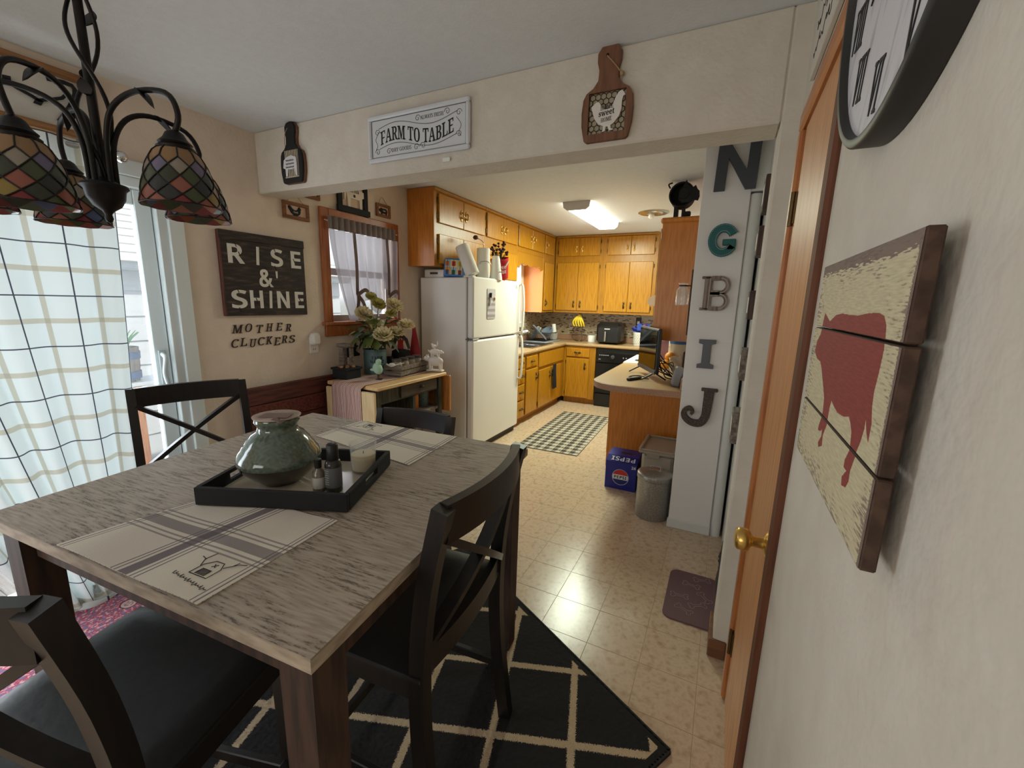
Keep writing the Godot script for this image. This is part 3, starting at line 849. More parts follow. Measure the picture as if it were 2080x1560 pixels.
func kitchen_back() -> void:
	var g := "upper cabinets on the back wall"
	var Z := -6.29
	var H := CE - 0.004
	var y := 1.352
	for k in 2:
		var x := -2.42 + (0.0 if k == 0 else 0.74)
		var w := 0.74 if k == 0 else 0.755
		var l := 0.055 if k == 0 else 0.06
		var m := (l + w - 0.04) / 2
		var t := cabinet("upper_cabinet", ["honey maple upper cabinet on the back wall above the bananas", "honey maple upper cabinet on the back wall above the air fryer"][k], V(x, y, Z), 0, w, H - y, 0.335, [
			[l, m - 0.002, 0.83, 1.085, m - 0.045, 0.93, -1], [m + 0.002, w - 0.05, 0.83, 1.085, m + 0.045, 0.93, 1],
			[l - 0.01, m - 0.002, 0.035, 0.735, m - 0.05, 0.13, -1], [m + 0.002, w - 0.05, 0.035, 0.735, m + 0.05, 0.13, 1]], [], M.cab, g)
		obj("crown_moulding", MB.new().span(0.0 if k == 1 else 0.022, w, H - y - 0.03, H - y, 0.0, 0.016, 0.006), M.cab, t)
	# base
	var t := cabinet("base_cabinet", "honey maple corner base cabinet with one drawer over one door beside the dishwasher", V(-2.14, 0, -6.09), 0, 0.49, 0.868, 0.52, [
		[0.045, 0.4, 0.1, 0.69, 0.34, 0.58, -1]], [[0.045, 0.4, 0.715, 0.84, 0.22, 0.78]], M.cab, "base cabinets under the sink counter", 0.085)
	# dishwasher
	t = thing("dishwasher", "black built-in dishwasher under the back counter", "dishwasher", V(-1.64, 0, -6.1))
	obj("dishwasher_body", MB.new().span(0, 0.6, 0.0, 0.865, -0.5, 0, 0.003), M.black, t)
	var dm := mat(C(16, 16, 18), 0.18)
	obj("dishwasher_door", MB.new().span(0.005, 0.595, 0.21, 0.66, 0.002, 0.03, 0.006), dm, t)
	obj("control_panel", MB.new().span(0.005, 0.595, 0.665, 0.82, 0.002, 0.045, 0.01), dm, t)
	obj("kick_panel", MB.new().span(0.005, 0.595, 0.02, 0.2, 0.0, 0.012, 0.004), M.black, t)
	var mb := MB.new().at(0.25, 0.75, 0.045, 0, PI / 2)
	mb.lathe([Vector2(0.03, 0), Vector2(0.03, 0.012), Vector2(0.02, 0.02), Vector2(0, 0.02)], 20)
	obj("dial", mb, mat(C(60, 60, 62), 0.3), t)
	mb = MB.new()
	for k in 5: mb.box(V(0.06 + k * 0.03, 0.77, 0.046), V(0.02, 0.012, 0.004), 0.002)
	mb.box(V(0.06, 0.71, 0.046), V(0.03, 0.01, 0.004)).box(V(0.4, 0.75, 0.046), V(0.016, 0.016, 0.004)).box(V(0.44, 0.75, 0.046), V(0.016, 0.016, 0.004))
	obj("button_row", mb, mat(C(150, 150, 150), 0.4), t)
	# counter top, an L with its curb
	t = thing("countertop", "tan speckled laminate countertop running round the kitchen corner", "countertop", V(0, 0.87, 0))
	mb = MB.new().span(LW, -2.105, 0.002, 0.044, -4.98, -4.42, 0.012).span(LW, -2.105, 0.002, 0.044, -6.62, -5.78, 0.012).span(LW, -2.64, 0.002, 0.044, -5.78, -4.98).span(-2.19, -2.105, 0.002, 0.044, -5.78, -4.98, 0.012).span(-2.13, -0.22, 0.002, 0.044, -6.62, -6.06, 0.012)
	obj("slab", mb, M.counter, t)
	mb = MB.new().span(LW, LW + 0.02, 0.044, 0.128, -6.62, -4.42, 0.004).span(LW, -0.9, 0.044, 0.128, -6.63, -6.61, 0.004)
	obj("curb", mb, M.counter_edge, t)

func kitchen_right() -> void:
	# side counter with the rounded corner
	var t := thing("peninsula_counter", "tan speckled laminate counter with a rounded outer corner by the letter wall", "countertop", V(0, 0.87, 0))
	var pg := PackedVector2Array([Vector2(-0.885, 4.36), Vector2(-0.885, 3.38)])
	for k in 9:
		var a := PI + PI / 2 * k / 8.0
		pg.append(Vector2(-0.645 + 0.24 * cos(a), 3.31 + 0.23 * sin(a)))
	pg.append_array(PackedVector2Array([Vector2(-0.5, 3.085), Vector2(-0.215, 3.12), Vector2(-0.215, 4.36)]))
	var mb := MB.new()
	mb.xf = Transform3D(Basis(Vector3.RIGHT, Vector3.FORWARD, Vector3.UP), Vector3(0, -0.004, 0))
	mb.prism(pg, 0.048, 0.006)
	obj("slab", mb, M.counter, t)
	solo("corner_counter", MB.new().span(-0.885, -0.215, 0.87, 0.914, -6.055, -5.115, 0.006), M.counter, "tan laminate counter between the stove and the back corner", "countertop")
	# speckled edging that follows the front
	var edge := []
	for k in range(1, pg.size() - 1):
		edge.append(V(pg[k].x, 0.02, -pg[k].y))
	edge.insert(0, V(-0.885, 0.02, -4.36))
	obj("edging", MB.new().bar(edge, 0.012, 0.044, Vector3.UP), M.counter_edge, t)
	obj("curb", MB.new().span(-0.235, -0.213, 0.044, 0.13, -4.36, -3.12, 0.004), M.counter_edge, t)
	var c := cabinet("base_cabinet", "dark honey base cabinet whose plain end panel stands behind the blue soda carton", V(-0.87, 0, -4.36), -PI / 2, 0.545, 0.864, 0.65, [[0.03, 0.5, 0.11, 0.84, 0.08, 0.75, 1]], [], M.cab, "base cabinets on the right side", 0.0)
	obj("end_panel", MB.new().span(0.545, 0.551, 0.0, 0.864, -0.65, 0.004), M.cab_end, c, "plain reddish plywood end panel")
	cabinet("base_cabinet", "honey base cabinet in the far right corner beyond the stove", V(-0.87, 0, -6.1), -PI / 2, 0.98, 0.864, 0.65, [[0.03, 0.46, 0.11, 0.84, 0.08, 0.75, 1], [0.48, 0.94, 0.11, 0.84, 0.88, 0.75, -1]], [], M.cab, "base cabinets on the right side", 0.09)
	# stove and hood
	t = thing("stove", "white kitchen range between the right counters", "stove", V(-0.55, 0, -4.735))
	obj("stove_body", MB.new().span(-0.325, 0.33, 0.02, 0.9, -0.365, 0.365, 0.006), M.plastic_white, t)
	obj("cooktop", MB.new().span(-0.345, 0.33, 0.9, 0.925, -0.37, 0.37, 0.008), M.plastic_white, t)
	obj("backguard", MB.new().span(0.27, 0.33, 0.925, 1.1, -0.37, 0.37, 0.01), M.plastic_white, t)
	for k in 4:
		mb = MB.new().at(-0.17 + 0.3 * (k % 2), 0.926, -0.18 + 0.36 * (k / 2))
		mb.lathe([Vector2(0.09, 0), Vector2(0.092, 0.004), Vector2(0.07, 0.008), Vector2(0.05, 0.004), Vector2(0.03, 0.008), Vector2(0, 0.008)], 24)
		obj("burner", mb, M.black, t)
	obj("oven_handle", MB.new().tube([V(-0.36, 0.74, -0.3), V(-0.36, 0.74, 0.3)], 0.012).span(-0.36, -0.325, 0.73, 0.75, -0.3, -0.28).span(-0.36, -0.325, 0.73, 0.75, 0.28, 0.3), M.steel, t)
	t = thing("range_hood", "white range hood jutting out beyond the right upper cabinet", "range hood", V(-0.215, 1.49, -4.73))
	mb = MB.new()
	mb.xf = Transform3D(Basis(Vector3.LEFT, Vector3.UP, Vector3.FORWARD), V(0, 0, 0.38))
	mb.prism(poly([0, 0, 0.46, 0, 0.49, 0.03, 0.47, 0.085, 0.3, 0.14, 0, 0.14]), 0.76, 0.004)
	obj("hood_shell", mb, M.plastic_white, t)
	obj("hood_filter", MB.new().span(-0.4, -0.1, -0.006, -0.001, -0.3, 0.3), M.steel, t)
	cabinet("upper_cabinet", "short honey cupboard above the range hood", V(-0.53, 1.64, -5.11), -PI / 2, 0.76, 0.53, 0.315, [[0.02, 0.375, 0.02, 0.5, 0.33, 0.08, -1], [0.38, 0.74, 0.02, 0.5, 0.42, 0.08, 1]], [], M.cab, "upper cabinets on the right side")
	c = cabinet("upper_cabinet", "reddish upper cabinet end facing the dining side under the black metal pig", V(-0.53, 1.21, -4.35), -PI / 2, 0.6, 0.96, 0.315, [[0.02, 0.295, 0.03, 0.9, 0.26, 0.12, -1], [0.3, 0.575, 0.03, 0.9, 0.34, 0.12, 1]], [], M.cab_end, "upper cabinets on the right side")
	obj("end_panel", MB.new().span(0.6, 0.606, 0.0, 0.93, -0.315, 0.004), M.cab_end, c)
	obj("crown_moulding", MB.new().span(-0.0, 0.62, 0.93, 0.975, -0.315, 0.02, 0.012), M.cab_end, c)
	# black metal pig on top
	t = thing("metal_pig", "black metal pig figure with round barrel body standing on the upper cabinet", "figurine", V(-0.4, 2.187, -3.85))
	mb = MB.new().at(-0.02, 0.175, 0, 0, PI / 2)
	mb.lathe([Vector2(0.085, -0.06), Vector2(0.095, -0.06), Vector2(0.095, 0.06), Vector2(0.085, 0.06), Vector2(0.085, -0.06)], 28)
	mb.home().at(-0.02, 0.175, -0.05).prism(rrect(0.17, 0.17, 0.08), 0.004)
	obj("barrel_body", mb, M.black_matte, t)
	mb = MB.new().at(0.02, 0.16, 0.055).prism(poly([-0.06, -0.02, -0.03, -0.05, 0.03, -0.05, 0.06, -0.035, 0.085, -0.04, 0.095, -0.01, 0.09, 0.03, 0.075, 0.045, 0.06, 0.075, 0.04, 0.06, 0.01, 0.075, -0.01, 0.12, -0.035, 0.07, -0.06, 0.04]), 0.012, 0.002)
	obj("pig_head", mb, M.black_matte, t)
	mb = MB.new().at(0.0, 0.175, 0.068).prism(poly([-0.035, -0.03, 0.01, -0.04, 0.04, -0.01, 0.03, 0.035, -0.01, 0.05, -0.035, 0.02]), 0.006, 0.001)
	obj("pig_ear", mb, M.black_matte, t)
	mb = MB.new().span(-0.07, -0.04, 0, 0.1, -0.04, 0.04, 0.004).span(-0.01, 0.015, 0, 0.08, 0.0, 0.04, 0.004).box(V(0.03, 0.03, 0.03), V(0.06, 0.04, 0.03), 0.008)
	mb.tube(curve([V(-0.115, 0.24, 0), V(-0.13, 0.27, 0), V(-0.1, 0.28, 0)], 8), 0.006)
	obj("pig_legs", mb, M.black_matte, t)
	# lights in the ceiling
	t = thing("ceiling_light", "long fluorescent ceiling fixture with glowing white diffuser over the kitchen", "light", V(-1.435, CE, -4.85))
	var em := mat(C(255, 255, 250), 0.5)
	em.emission_enabled = true; em.emission = C(255, 252, 232); em.emission_energy_multiplier = 6.0
	mb = MB.new()
	mb.xf = Transform3D(Basis(), V(0, 0, -0.6))
	mb.prism(poly([-0.135, 0.0, -0.125, -0.05, -0.09, -0.075, 0.09, -0.075, 0.125, -0.05, 0.135, 0.0]), 1.2, 0.004)
	obj("diffuser", mb, em, t)
	for s: float in [-1.0, 1.0]:
		mb = MB.new()
		mb.xf = Transform3D(Basis(), V(0, 0, 0.601 if s > 0 else -0.626))
		mb.prism(poly([-0.14, 0.0, -0.13, -0.055, -0.095, -0.08, 0.095, -0.08, 0.13, -0.055, 0.14, 0.0]), 0.025, 0.004)
		obj("end_cap", mb, mat(C(196, 190, 184), 0.5), t)
	var al := AreaLight3D.new()
	al.name = "fluorescent_light"; al.area_size = Vector2(0.24, 1.15); al.light_color = C(234, 248, 224); al.light_energy = 4.8; al.area_range = 12.0; al.area_attenuation = 2.0; al.shadow_enabled = true
	add_child(al)
	al.position = V(-1.435, CE - 0.082, -4.85); al.rotation.x = -PI / 2
	t = thing("ceiling_vent", "round metal ceiling vent with a small bulb beside the fluorescent fixture", "vent", V(-0.82, CE, -5.0))
	mb = MB.new().at(0, 0, 0, 0, PI)
	mb.lathe([Vector2(0.16, 0), Vector2(0.16, 0.006), Vector2(0.14, 0.016), Vector2(0.1, 0.01), Vector2(0.09, 0.02), Vector2(0.06, 0.018), Vector2(0.05, 0.006), Vector2(0, 0.006)], 36)
	obj("vent_ring", mb, M.steel, t)
	obj("bulb", MB.new().ball(V(-0.02, -0.04, 0), V(0.032, 0.032, 0.032)), mat(C(244, 244, 238), 0.2), t)

func kitchen_things() -> void:
	var rng := RandomNumberGenerator.new()
	rng.seed = 5
	# sink and tap
	var t := thing("kitchen_sink", "stainless double-bowl sink set in the counter under the window", "sink", V(-2.415, 0.914, -5.38))
	var mb := MB.new()
	for k in 2:
		var z := -0.2 + 0.39 * k
		var zz := 0.18
		mb.span(-0.2, 0.2, -0.16, -0.155, z - zz, z + zz).span(-0.2, -0.195, -0.16, 0.004, z - zz, z + zz).span(0.195, 0.2, -0.16, 0.004, z - zz, z + zz).span(-0.2, 0.2, -0.16, 0.004, z - zz, z - zz + 0.005).span(-0.2, 0.2, -0.16, 0.004, z + zz - 0.005, z + zz)
	obj("basin", mb, M.steel, t)
	mb = MB.new().span(-0.225, -0.195, 0.0, 0.009, -0.4, 0.4, 0.003).span(0.195, 0.225, 0.0, 0.009, -0.4, 0.4, 0.003).span(-0.2, 0.2, 0.0, 0.009, -0.4, -0.375, 0.003).span(-0.2, 0.2, 0.0, 0.009, -0.03, 0.02, 0.003).span(-0.2, 0.2, 0.0, 0.009, 0.365, 0.4, 0.003)
	obj("sink_rim", mb, M.chrome, t)
	t = thing("faucet", "chrome kitchen faucet with long slanted spout over the sink", "faucet", V(-2.6, 0.918, -5.36))
	mb = MB.new().lathe([Vector2(0.03, 0), Vector2(0.026, 0.03), Vector2(0.018, 0.05), Vector2(0.016, 0.1), Vector2(0, 0.105)], 20)
	mb.tube(curve([V(0, 0.09, 0), V(0.06, 0.15, 0.02), V(0.2, 0.19, 0.06), V(0.24, 0.17, 0.07)], 14), 0.013, 0.015, 10)
	obj("spout", mb, M.chrome, t)
	obj("tap_lever", MB.new().tube([V(0, 0.105, 0), V(-0.02, 0.16, -0.05)], 0.009, 0.006), M.chrome, t)
	# draining rack and what is in it
	t = thing("dish_rack", "black wire dish rack with grey drain tray beside the sink", "dish rack", V(-2.5, 0.916, -6.05))
	mb = MB.new()
	for k in 9: mb.tube([V(-0.14, 0.02, -0.2 + k * 0.05), V(0.14, 0.02, -0.2 + k * 0.05)], 0.003, -1, 5)
	for k in 11:
		for s: float in [-1.0, 1.0]: mb.tube([V(0.145 * s, 0.02, -0.2 + k * 0.04), V(0.16 * s, 0.13, -0.2 + k * 0.04)], 0.0025, -1, 5)
	for y: float in [0.02, 0.13]:
		var q := 0.145 if y < 0.1 else 0.16
		mb.tube([V(-q, y, -0.21), V(q, y, -0.21), V(q, y, 0.21), V(-q, y, 0.21), V(-q, y, -0.21)], 0.004, -1, 6)
	obj("rack_wire", mb, M.black, t)
	obj("drain_tray", MB.new().span(-0.18, 0.22, 0.0, 0.01, -0.24, 0.3, 0.004), mat(C(150, 152, 156), 0.5), t)
	var sv := mat(C(110, 116, 128), 0.6)
	mb = MB.new().at(-2.46, 1.06, -5.87, 0.5, 0, 0.75).box(Vector3.ZERO, V(0.02, 0.28, 0.22), 0.008)
	solo("cutting_board", mb, sv, "dark grey chopping board leaning in the dish rack", "cutting board")
	mb = MB.new().at(-2.56, 1.03, -6.0, 0, 0, 1.1)
	mb.lathe([Vector2(0, 0), Vector2(0.06, 0.0), Vector2(0.11, 0.02), Vector2(0.115, 0.026), Vector2(0.06, 0.008), Vector2(0, 0.006)], 28)
	solo("drying_plate", mb, mat(C(150, 156, 158), 0.4), "grey plate standing at the window end of the dish rack", "plate")
	mb = MB.new().at(-2.46, 1.04, -6.2, 0.3, 0.4, 0.3)
	mb.lathe([Vector2(0, -0.05), Vector2(0.05, -0.05), Vector2(0.085, 0.02), Vector2(0.09, 0.05), Vector2(0.08, 0.05), Vector2(0.05, -0.04), Vector2(0, -0.04)], 24)
	solo("mixing_bowl", mb, mat(C(128, 140, 158), 0.35), "blue grey bowl upended in the dish rack", "bowl")
	mb = MB.new().at(-2.6, 1.03, -6.15, 0, 0, 0.9)
	mb.lathe([Vector2(0, 0), Vector2(0.05, 0.0), Vector2(0.09, 0.018), Vector2(0.092, 0.024), Vector2(0.05, 0.006), Vector2(0, 0.006)], 28)
	solo("drying_plate", mb, mat(C(222, 220, 214), 0.3), "white plate leaning in the dish rack behind the blue bowl", "plate")
	t = thing("drinking_cup", "tall white cup tipped upside down at the end of the dish rack", "cup", V(-2.38, 1.04, -6.28))
	mb = MB.new().at(0, 0, 0, 0, 0, 0.12)
	mb.lathe([Vector2(0.034, 0), Vector2(0.03, 0.13), Vector2(0, 0.135)], 20)
	obj("cup_body", mb, M.plastic_white, t)
	mb = MB.new().at(-2.36, 0.935, -6.2)
	mb.lathe([Vector2(0, 0), Vector2(0.05, 0), Vector2(0.07, 0.1), Vector2(0.066, 0.1), Vector2(0.047, 0.006), Vector2(0, 0.006)], 24)
	solo("glass_jug", mb, M.jar, "clear glass jug on the end of the drain tray", "jug")
	# bananas on their hook, wire bowl below
	t = thing("fruit_stand", "dark wire fruit bowl with hook stand on the back counter", "fruit stand", V(-2.02, 0.914, -6.42))
	mb = MB.new()
	for k in 14:
		var a := TAU * k / 14
		mb.tube(curve([V(cos(a) * 0.05, 0.006, sin(a) * 0.05), V(cos(a) * 0.1, 0.04, sin(a) * 0.1), V(cos(a) * 0.12, 0.1, sin(a) * 0.12)], 8), 0.003, -1, 5)
	for q: Vector2 in [Vector2(0.05, 0.006), Vector2(0.12, 0.1)]:
		var ring := []
		for k in 25: ring.append(V(cos(TAU * k / 24) * q.x, q.y, sin(TAU * k / 24) * q.x))
		mb.tube(ring, 0.004, -1, 6)
	obj("wire_bowl", mb, mat(C(120, 104, 84), 0.3, 0.8), t)
	obj("hook", MB.new().tube(curve([V(0, 0.1, -0.12), V(0, 0.3, -0.14), V(0, 0.42, -0.08), V(0, 0.43, 0.0), V(0, 0.405, 0.03)], 20), 0.005), mat(C(120, 104, 84), 0.3, 0.8), t)
	t = thing("bananas", "bunch of yellow bananas hanging from the wire hook against the backsplash", "bananas", V(-2.02, 1.315, -6.4))
	var bm := mat(C(236, 206, 50), 0.45)
	for k in 5:
		var a := -0.5 + k * 0.25
		mb = MB.new()
		var pts := curve([V(0, 0, 0), V(sin(a) * 0.1 - 0.01, -0.05, 0.03), V(sin(a) * 0.17 - 0.01, -0.11, 0.035), V(sin(a) * 0.16 + 0.005, -0.165, 0.02)], 12)
		for i in pts.size() - 1:
			pass
		mb.tube(pts, 0.02, 0.011, 7)
		obj("banana", mb, bm, t)
	obj("stem", MB.new().tube([V(0, -0.01, 0.01), V(0, 0.025, 0)], 0.014, 0.009), mat(C(96, 110, 40), 0.6), t)
	# air fryer
	t = thing("air_fryer", "black boxy air fryer with steel handle on the back counter", "air fryer", V(-1.52, 0.914, -6.36))
	obj("fryer_body", MB.new().box(V(0, 0.16, 0), V(0.36, 0.32, 0.32), 0.05), mat(C(20, 20, 22), 0.25), t)
	obj("basket_front", MB.new().box(V(0, 0.14, 0.165), V(0.3, 0.22, 0.02), 0.01), mat(C(36, 36, 38), 0.22), t)
	obj("handle", MB.new().box(V(-0.03, 0.12, 0.2), V(0.028, 0.15, 0.05), 0.01), M.steel, t)
	obj("badge", MB.new().box(V(-0.01, 0.225, 0.178), V(0.08, 0.016, 0.004)), mat(C(190, 190, 190), 0.4), t)
	solo("sugar_canister", MB.new().at(-1.83, 0.915, -6.45).lathe([Vector2(0, 0), Vector2(0.055, 0), Vector2(0.058, 0.09), Vector2(0.05, 0.1), Vector2(0, 0.102)], 24), M.plastic_white, "small white canister between the bananas and the air fryer", "canister")
	t = thing("wall_outlet", "dark plated outlet with white plug on the mosaic backsplash", "outlet", V(-1.17, 1.25, BW + 0.008))
	obj("plate", MB.new().box(V(0, 0, 0.003), V(0.08, 0.12, 0.006), 0.002), M.black, t)
	obj("plug", MB.new().box(V(0, -0.02, 0.02), V(0.035, 0.05, 0.03), 0.006), M.plastic_white, t)
	t = thing("utensil_crock", "white dimpled utensil crock right of the air fryer", "crock", V(-1.1, 0.914, -6.42))
	mb = MB.new().lathe([Vector2(0, 0), Vector2(0.085, 0), Vector2(0.095, 0.06), Vector2(0.095, 0.16), Vector2(0.1, 0.19), Vector2(0.09, 0.19), Vector2(0.085, 0.02), Vector2(0, 0.02)], 28)
	obj("crock_body", mb, M.plastic_white, t)
	mb = MB.new()
	for r in 6:
		for k in 20:
			var a := TAU * (k + 0.5 * (r % 2)) / 20
			mb.at(cos(a) * 0.093, 0.03 + r * 0.024, sin(a) * 0.093, -a + PI / 2).box(Vector3.ZERO, V(0.009, 0.007, 0.006))
	obj("dimples", mb, mat(C(140, 136, 128), 0.8), t)
	for k in 3:
		mb = MB.new().at(-1.13 + k * 0.07, 1.15 + 0.02 * (k % 2), -6.42 + 0.02 * k, 0.3 * k, 0.3 - 0.3 * k, 0.5 - 0.55 * k)
		mb.surf(8, 8, func(u: float, v: float) -> Vector3:
			return V((u - 0.5) * 0.17, (v - 0.5) * 0.1 + 0.012 * sin(u * 9.0), 0.012 * sin(u * 14.0 + v * 7.0)), Vector2.ONE, 0.01)
		solo("snack_bag", mb, mat([C(36, 50, 150), C(70, 100, 200), C(86, 44, 120)][k], 0.4), ["dark blue snack bag on top of the white crock, left one", "light blue snack bag in the middle on top of the white crock", "purple snack bag at the right behind the television"][k], "bag")
	# television on the side counter
	var yaw := -PI / 2 + atan2(0.2, 0.43)
	t = thing("television", "small flat black television standing on the rounded counter, screen to the stove side", "television", V(-0.55, 0.9165, -3.63), yaw)
	obj("tv_case", MB.new().box(V(0, 0.23, -0.012), V(0.5, 0.35, 0.03), 0.006).box(V(0, 0.22, -0.04), V(0.34, 0.22, 0.03), 0.01), mat(C(18, 18, 20), 0.35), t)
	obj("tv_screen", MB.new().box(V(0, 0.24, 0.005), V(0.47, 0.3, 0.004)), mat(C(10, 10, 12), 0.04), t)
	obj("tv_bezel", MB.new().box(V(0, 0.065, 0.005), V(0.49, 0.03, 0.006), 0.002), M.black, t)
	for s: float in [-1.0, 1.0]:
		obj("foot", MB.new().tube([V(0.2 * s, 0.06, -0.01), V(0.2 * s, 0.005, 0.09)], 0.006).tube([V(0.2 * s, 0.06, -0.01), V(0.2 * s, 0.005, -0.1)], 0.006), M.black, t)
	mb = MB.new().at(-0.6, 0.925, -3.4, 1.1).box(Vector3.ZERO, V(0.16, 0.02, 0.04), 0.008)
	solo("remote_control", mb, M.black, "black remote control lying in front of the television", "remote")
	mb = MB.new()
	for k in 9:
		var a := k * 2.1
		var p := V(-0.4 + 0.05 * cos(a), 0.92, -3.62 + 0.1 * sin(a))
		mb.tube(curve([V(-0.47, 0.98 + 0.02 * k, -3.6), p + V(0.02, 0.1 * (k % 3) / 2.0 + 0.01, 0.02), p + V(0.06, 0.02 + 0.01 * k, 0.12 * sin(a)), V(-0.3 + 0.02 * sin(a), 0.93, -3.5 + 0.05 * cos(a * 2.0)), V(-0.29, 0.96, -3.36)], 24), 0.0045, -1, 6)
	mb.tube(curve([V(-0.5, 0.92, -3.48), V(-0.6, 0.925, -3.44), V(-0.66, 0.92, -3.5), V(-0.6, 0.925, -3.56), V(-0.52, 0.92, -3.54)], 20), 0.0045, -1, 6)
	solo("power_cables", mb, M.black, "tangle of black power cables behind the television", "cables")
	t = thing("power_strip", "grey power strip box standing at the wall end of the counter", "power strip", V(-0.275, 0.914, -3.3), 0.2)
	obj("strip_body", MB.new().at(0, 0.075, 0, 0, 0, -0.2).box(Vector3.ZERO, V(0.06, 0.14, 0.09), 0.01), mat(C(130, 130, 132), 0.5), t)
	var om := bump(mat(C(232, 156, 40), 0.5), 44, 0.4, 0.2)
	var os := [V(-0.46, 0.962, -4.14), V(-0.39, 0.962, -4.2), V(-0.43, 1.03, -4.18)]
	for k in 3:
		solo("orange", MB.new().ball(Vector3.ZERO, V(0.046, 0.044, 0.046)), om, ["orange on the counter nearest the television", "orange on the counter nearest the white tub", "orange resting on top of two others"][k], "orange", os[k], 0.0, "oranges behind the television")
	t = thing("storage_tub", "tall white tub with a bright blue lid under the upper cabinet", "tub", V(-0.36, 0.914, -4.27))
	obj("tub_body", MB.new().lathe([Vector2(0, 0), Vector2(0.075, 0), Vector2(0.085, 0.24), Vector2(0, 0.24)], 28), mat(C(224, 222, 206), 0.5), t)
	obj("tub_lid", MB.new().lathe([Vector2(0.09, 0.235), Vector2(0.092, 0.262), Vector2(0.08, 0.27), Vector2(0, 0.27)], 28), mat(C(62, 120, 200), 0.4), t)
	solo("cereal_box", MB.new().at(-0.545, 1.0425, -4.29, 0.5).box(Vector3.ZERO, V(0.16, 0.25, 0.05), 0.002), mat(C(206, 168, 190), 0.7), "pale pink and lilac box behind the oranges", "box")
	t = thing("spice_box", "brown paper box standing on edge beside the white tub", "box", V(-0.255, 0.914, -3.8))
	obj("box_body", MB.new().box(V(0, 0.11, 0), V(0.06, 0.2, 0.12), 0.004), mat(C(92, 70, 54), 0.8), t)
	obj("box_label", MB.new().box(V(-0.0315, 0.12, 0.0), V(0.003, 0.13, 0.09)), mat(C(200, 180, 160), 0.8), t)
	solo("paper_bag", MB.new().at(-0.36, 0.995, -4.0, 0.5, 0.2, 0.2).surf(8, 8, func(u: float, v: float) -> Vector3: return V((u - 0.5) * 0.1, (v - 0.5) * 0.13, 0.012 * sin(u * 9.0 + v * 8.0)), Vector2.ONE, 0.012), M.paper, "crumpled white paper bag in front of the tub", "bag")
	# hanging jar on the end of the kitchen wall
	t = thing("jar_sconce", "clear glass jar hung on a dark board beside the letter wall", "sconce", V(KR - 0.001, 1.52, -3.08), -PI / 2)
	obj("sconce_board", MB.new().box(V(0, 0.0, 0.008), V(0.11, 0.42, 0.016), 0.003), wood(45, C(46, 34, 28), C(62, 46, 38), C(74, 58, 48), 1, 0.7), t)
	obj("jar", MB.new().at(0, -0.02, 0.065).lathe([Vector2(0, 0), Vector2(0.038, 0.0), Vector2(0.041, 0.006), Vector2(0.041, 0.1), Vector2(0.025, 0.12), Vector2(0.024, 0.135), Vector2(0.029, 0.138), Vector2(0.029, 0.145), Vector2(0.022, 0.145), Vector2(0.022, 0.12), Vector2(0.037, 0.1), Vector2(0.037, 0.006), Vector2(0, 0.006)], 28), M.jar, t)
	obj("jar_clamp", MB.new().at(0, 0.105, 0.065).lathe([Vector2(0.0255, 0), Vector2(0.028, 0), Vector2(0.028, 0.008), Vector2(0.0255, 0.008), Vector2(0.0255, 0)], 20).home().span(-0.004, 0.004, 0.105, 0.113, 0.012, 0.04), M.iron, t)
	# floor things by the side counter
	t = thing("soda_carton", "blue soda carton with a round red, white and blue emblem on the floor", "carton", V(-0.637, 0, -3.46), 0.0)
	var bl := mat(C(30, 34, 134), 0.45)
	mb = MB.new().span(-0.125, 0.125, 0, 0.235, -0.12, 0.12, 0.002)
	mb.quad(V(-0.125, 0.235, 0.12), V(0.125, 0.235, 0.12), V(0.125, 0.275, 0.07), V(-0.125, 0.275, 0.07), V(0, 0.8, 0.6))
	mb.quad(V(-0.125, 0.275, 0.07), V(0.125, 0.275, 0.07), V(0.125, 0.275, -0.12), V(-0.125, 0.275, -0.12), Vector3.UP)
	mb.quad(V(-0.125, 0.235, -0.12), V(0.125, 0.235, -0.12), V(0.125, 0.275, -0.12), V(-0.125, 0.275, -0.12), Vector3.FORWARD)
	for s: float in [-1.0, 1.0]:
		mb.tri(V(0.125 * s, 0.235, 0.12), V(0.125 * s, 0.235, -0.12), V(0.125 * s, 0.275, -0.12), V(s, 0, 0), V(s, 0, 0), V(s, 0, 0))
		mb.tri(V(0.125 * s, 0.235, 0.12), V(0.125 * s, 0.275, -0.12), V(0.125 * s, 0.275, 0.07), V(s, 0, 0), V(s, 0, 0), V(s, 0, 0))
	obj("carton_body", mb, bl, t)
	var em: Array = [[C(206, 44, 40), 0.02, 0.062], [C(232, 232, 236), -0.02, 0.02], [C(24, 40, 120), -0.062, -0.02]]
	for q in em:
		var pg := PackedVector2Array()
		var r := 0.062
		for k in 13:
			var yy := lerpf(q[1], q[2], k / 12.0)
			pg.append(Vector2(sqrt(maxf(r * r - yy * yy, 0.0)), yy + (0.008 * sin(k * 0.3) if false else 0.0)))
		for k in 13:
			var yy := lerpf(q[2], q[1], k / 12.0)
			pg.append(Vector2(-sqrt(maxf(r * r - yy * yy, 0.0)), yy))
		obj("emblem_band", MB.new().at(0.0, 0.108, 0.1205).prism(pg, 0.001), mat(q[0], 0.5), t)
	mb = MB.new()
	var ring := []
	for k in 33: ring.append(V(cos(TAU * k / 32) * 0.066, 0.108 + sin(TAU * k / 32) * 0.066, 0.121))
	mb.tube(ring, 0.0018, -1, 5)
	obj("emblem_ring", mb, mat(C(220, 220, 226), 0.5), t)
	obj("emblem_lettering", MB.new().at(0.0, 0.108, 0.1216).text("PEPSI", 0.1, 0.026, 0.001, "Droid Sans", 800), mat(C(20, 20, 24), 0.5), t)
	var wq := Basis(Vector3.RIGHT, -0.9)
	mb = MB.new()
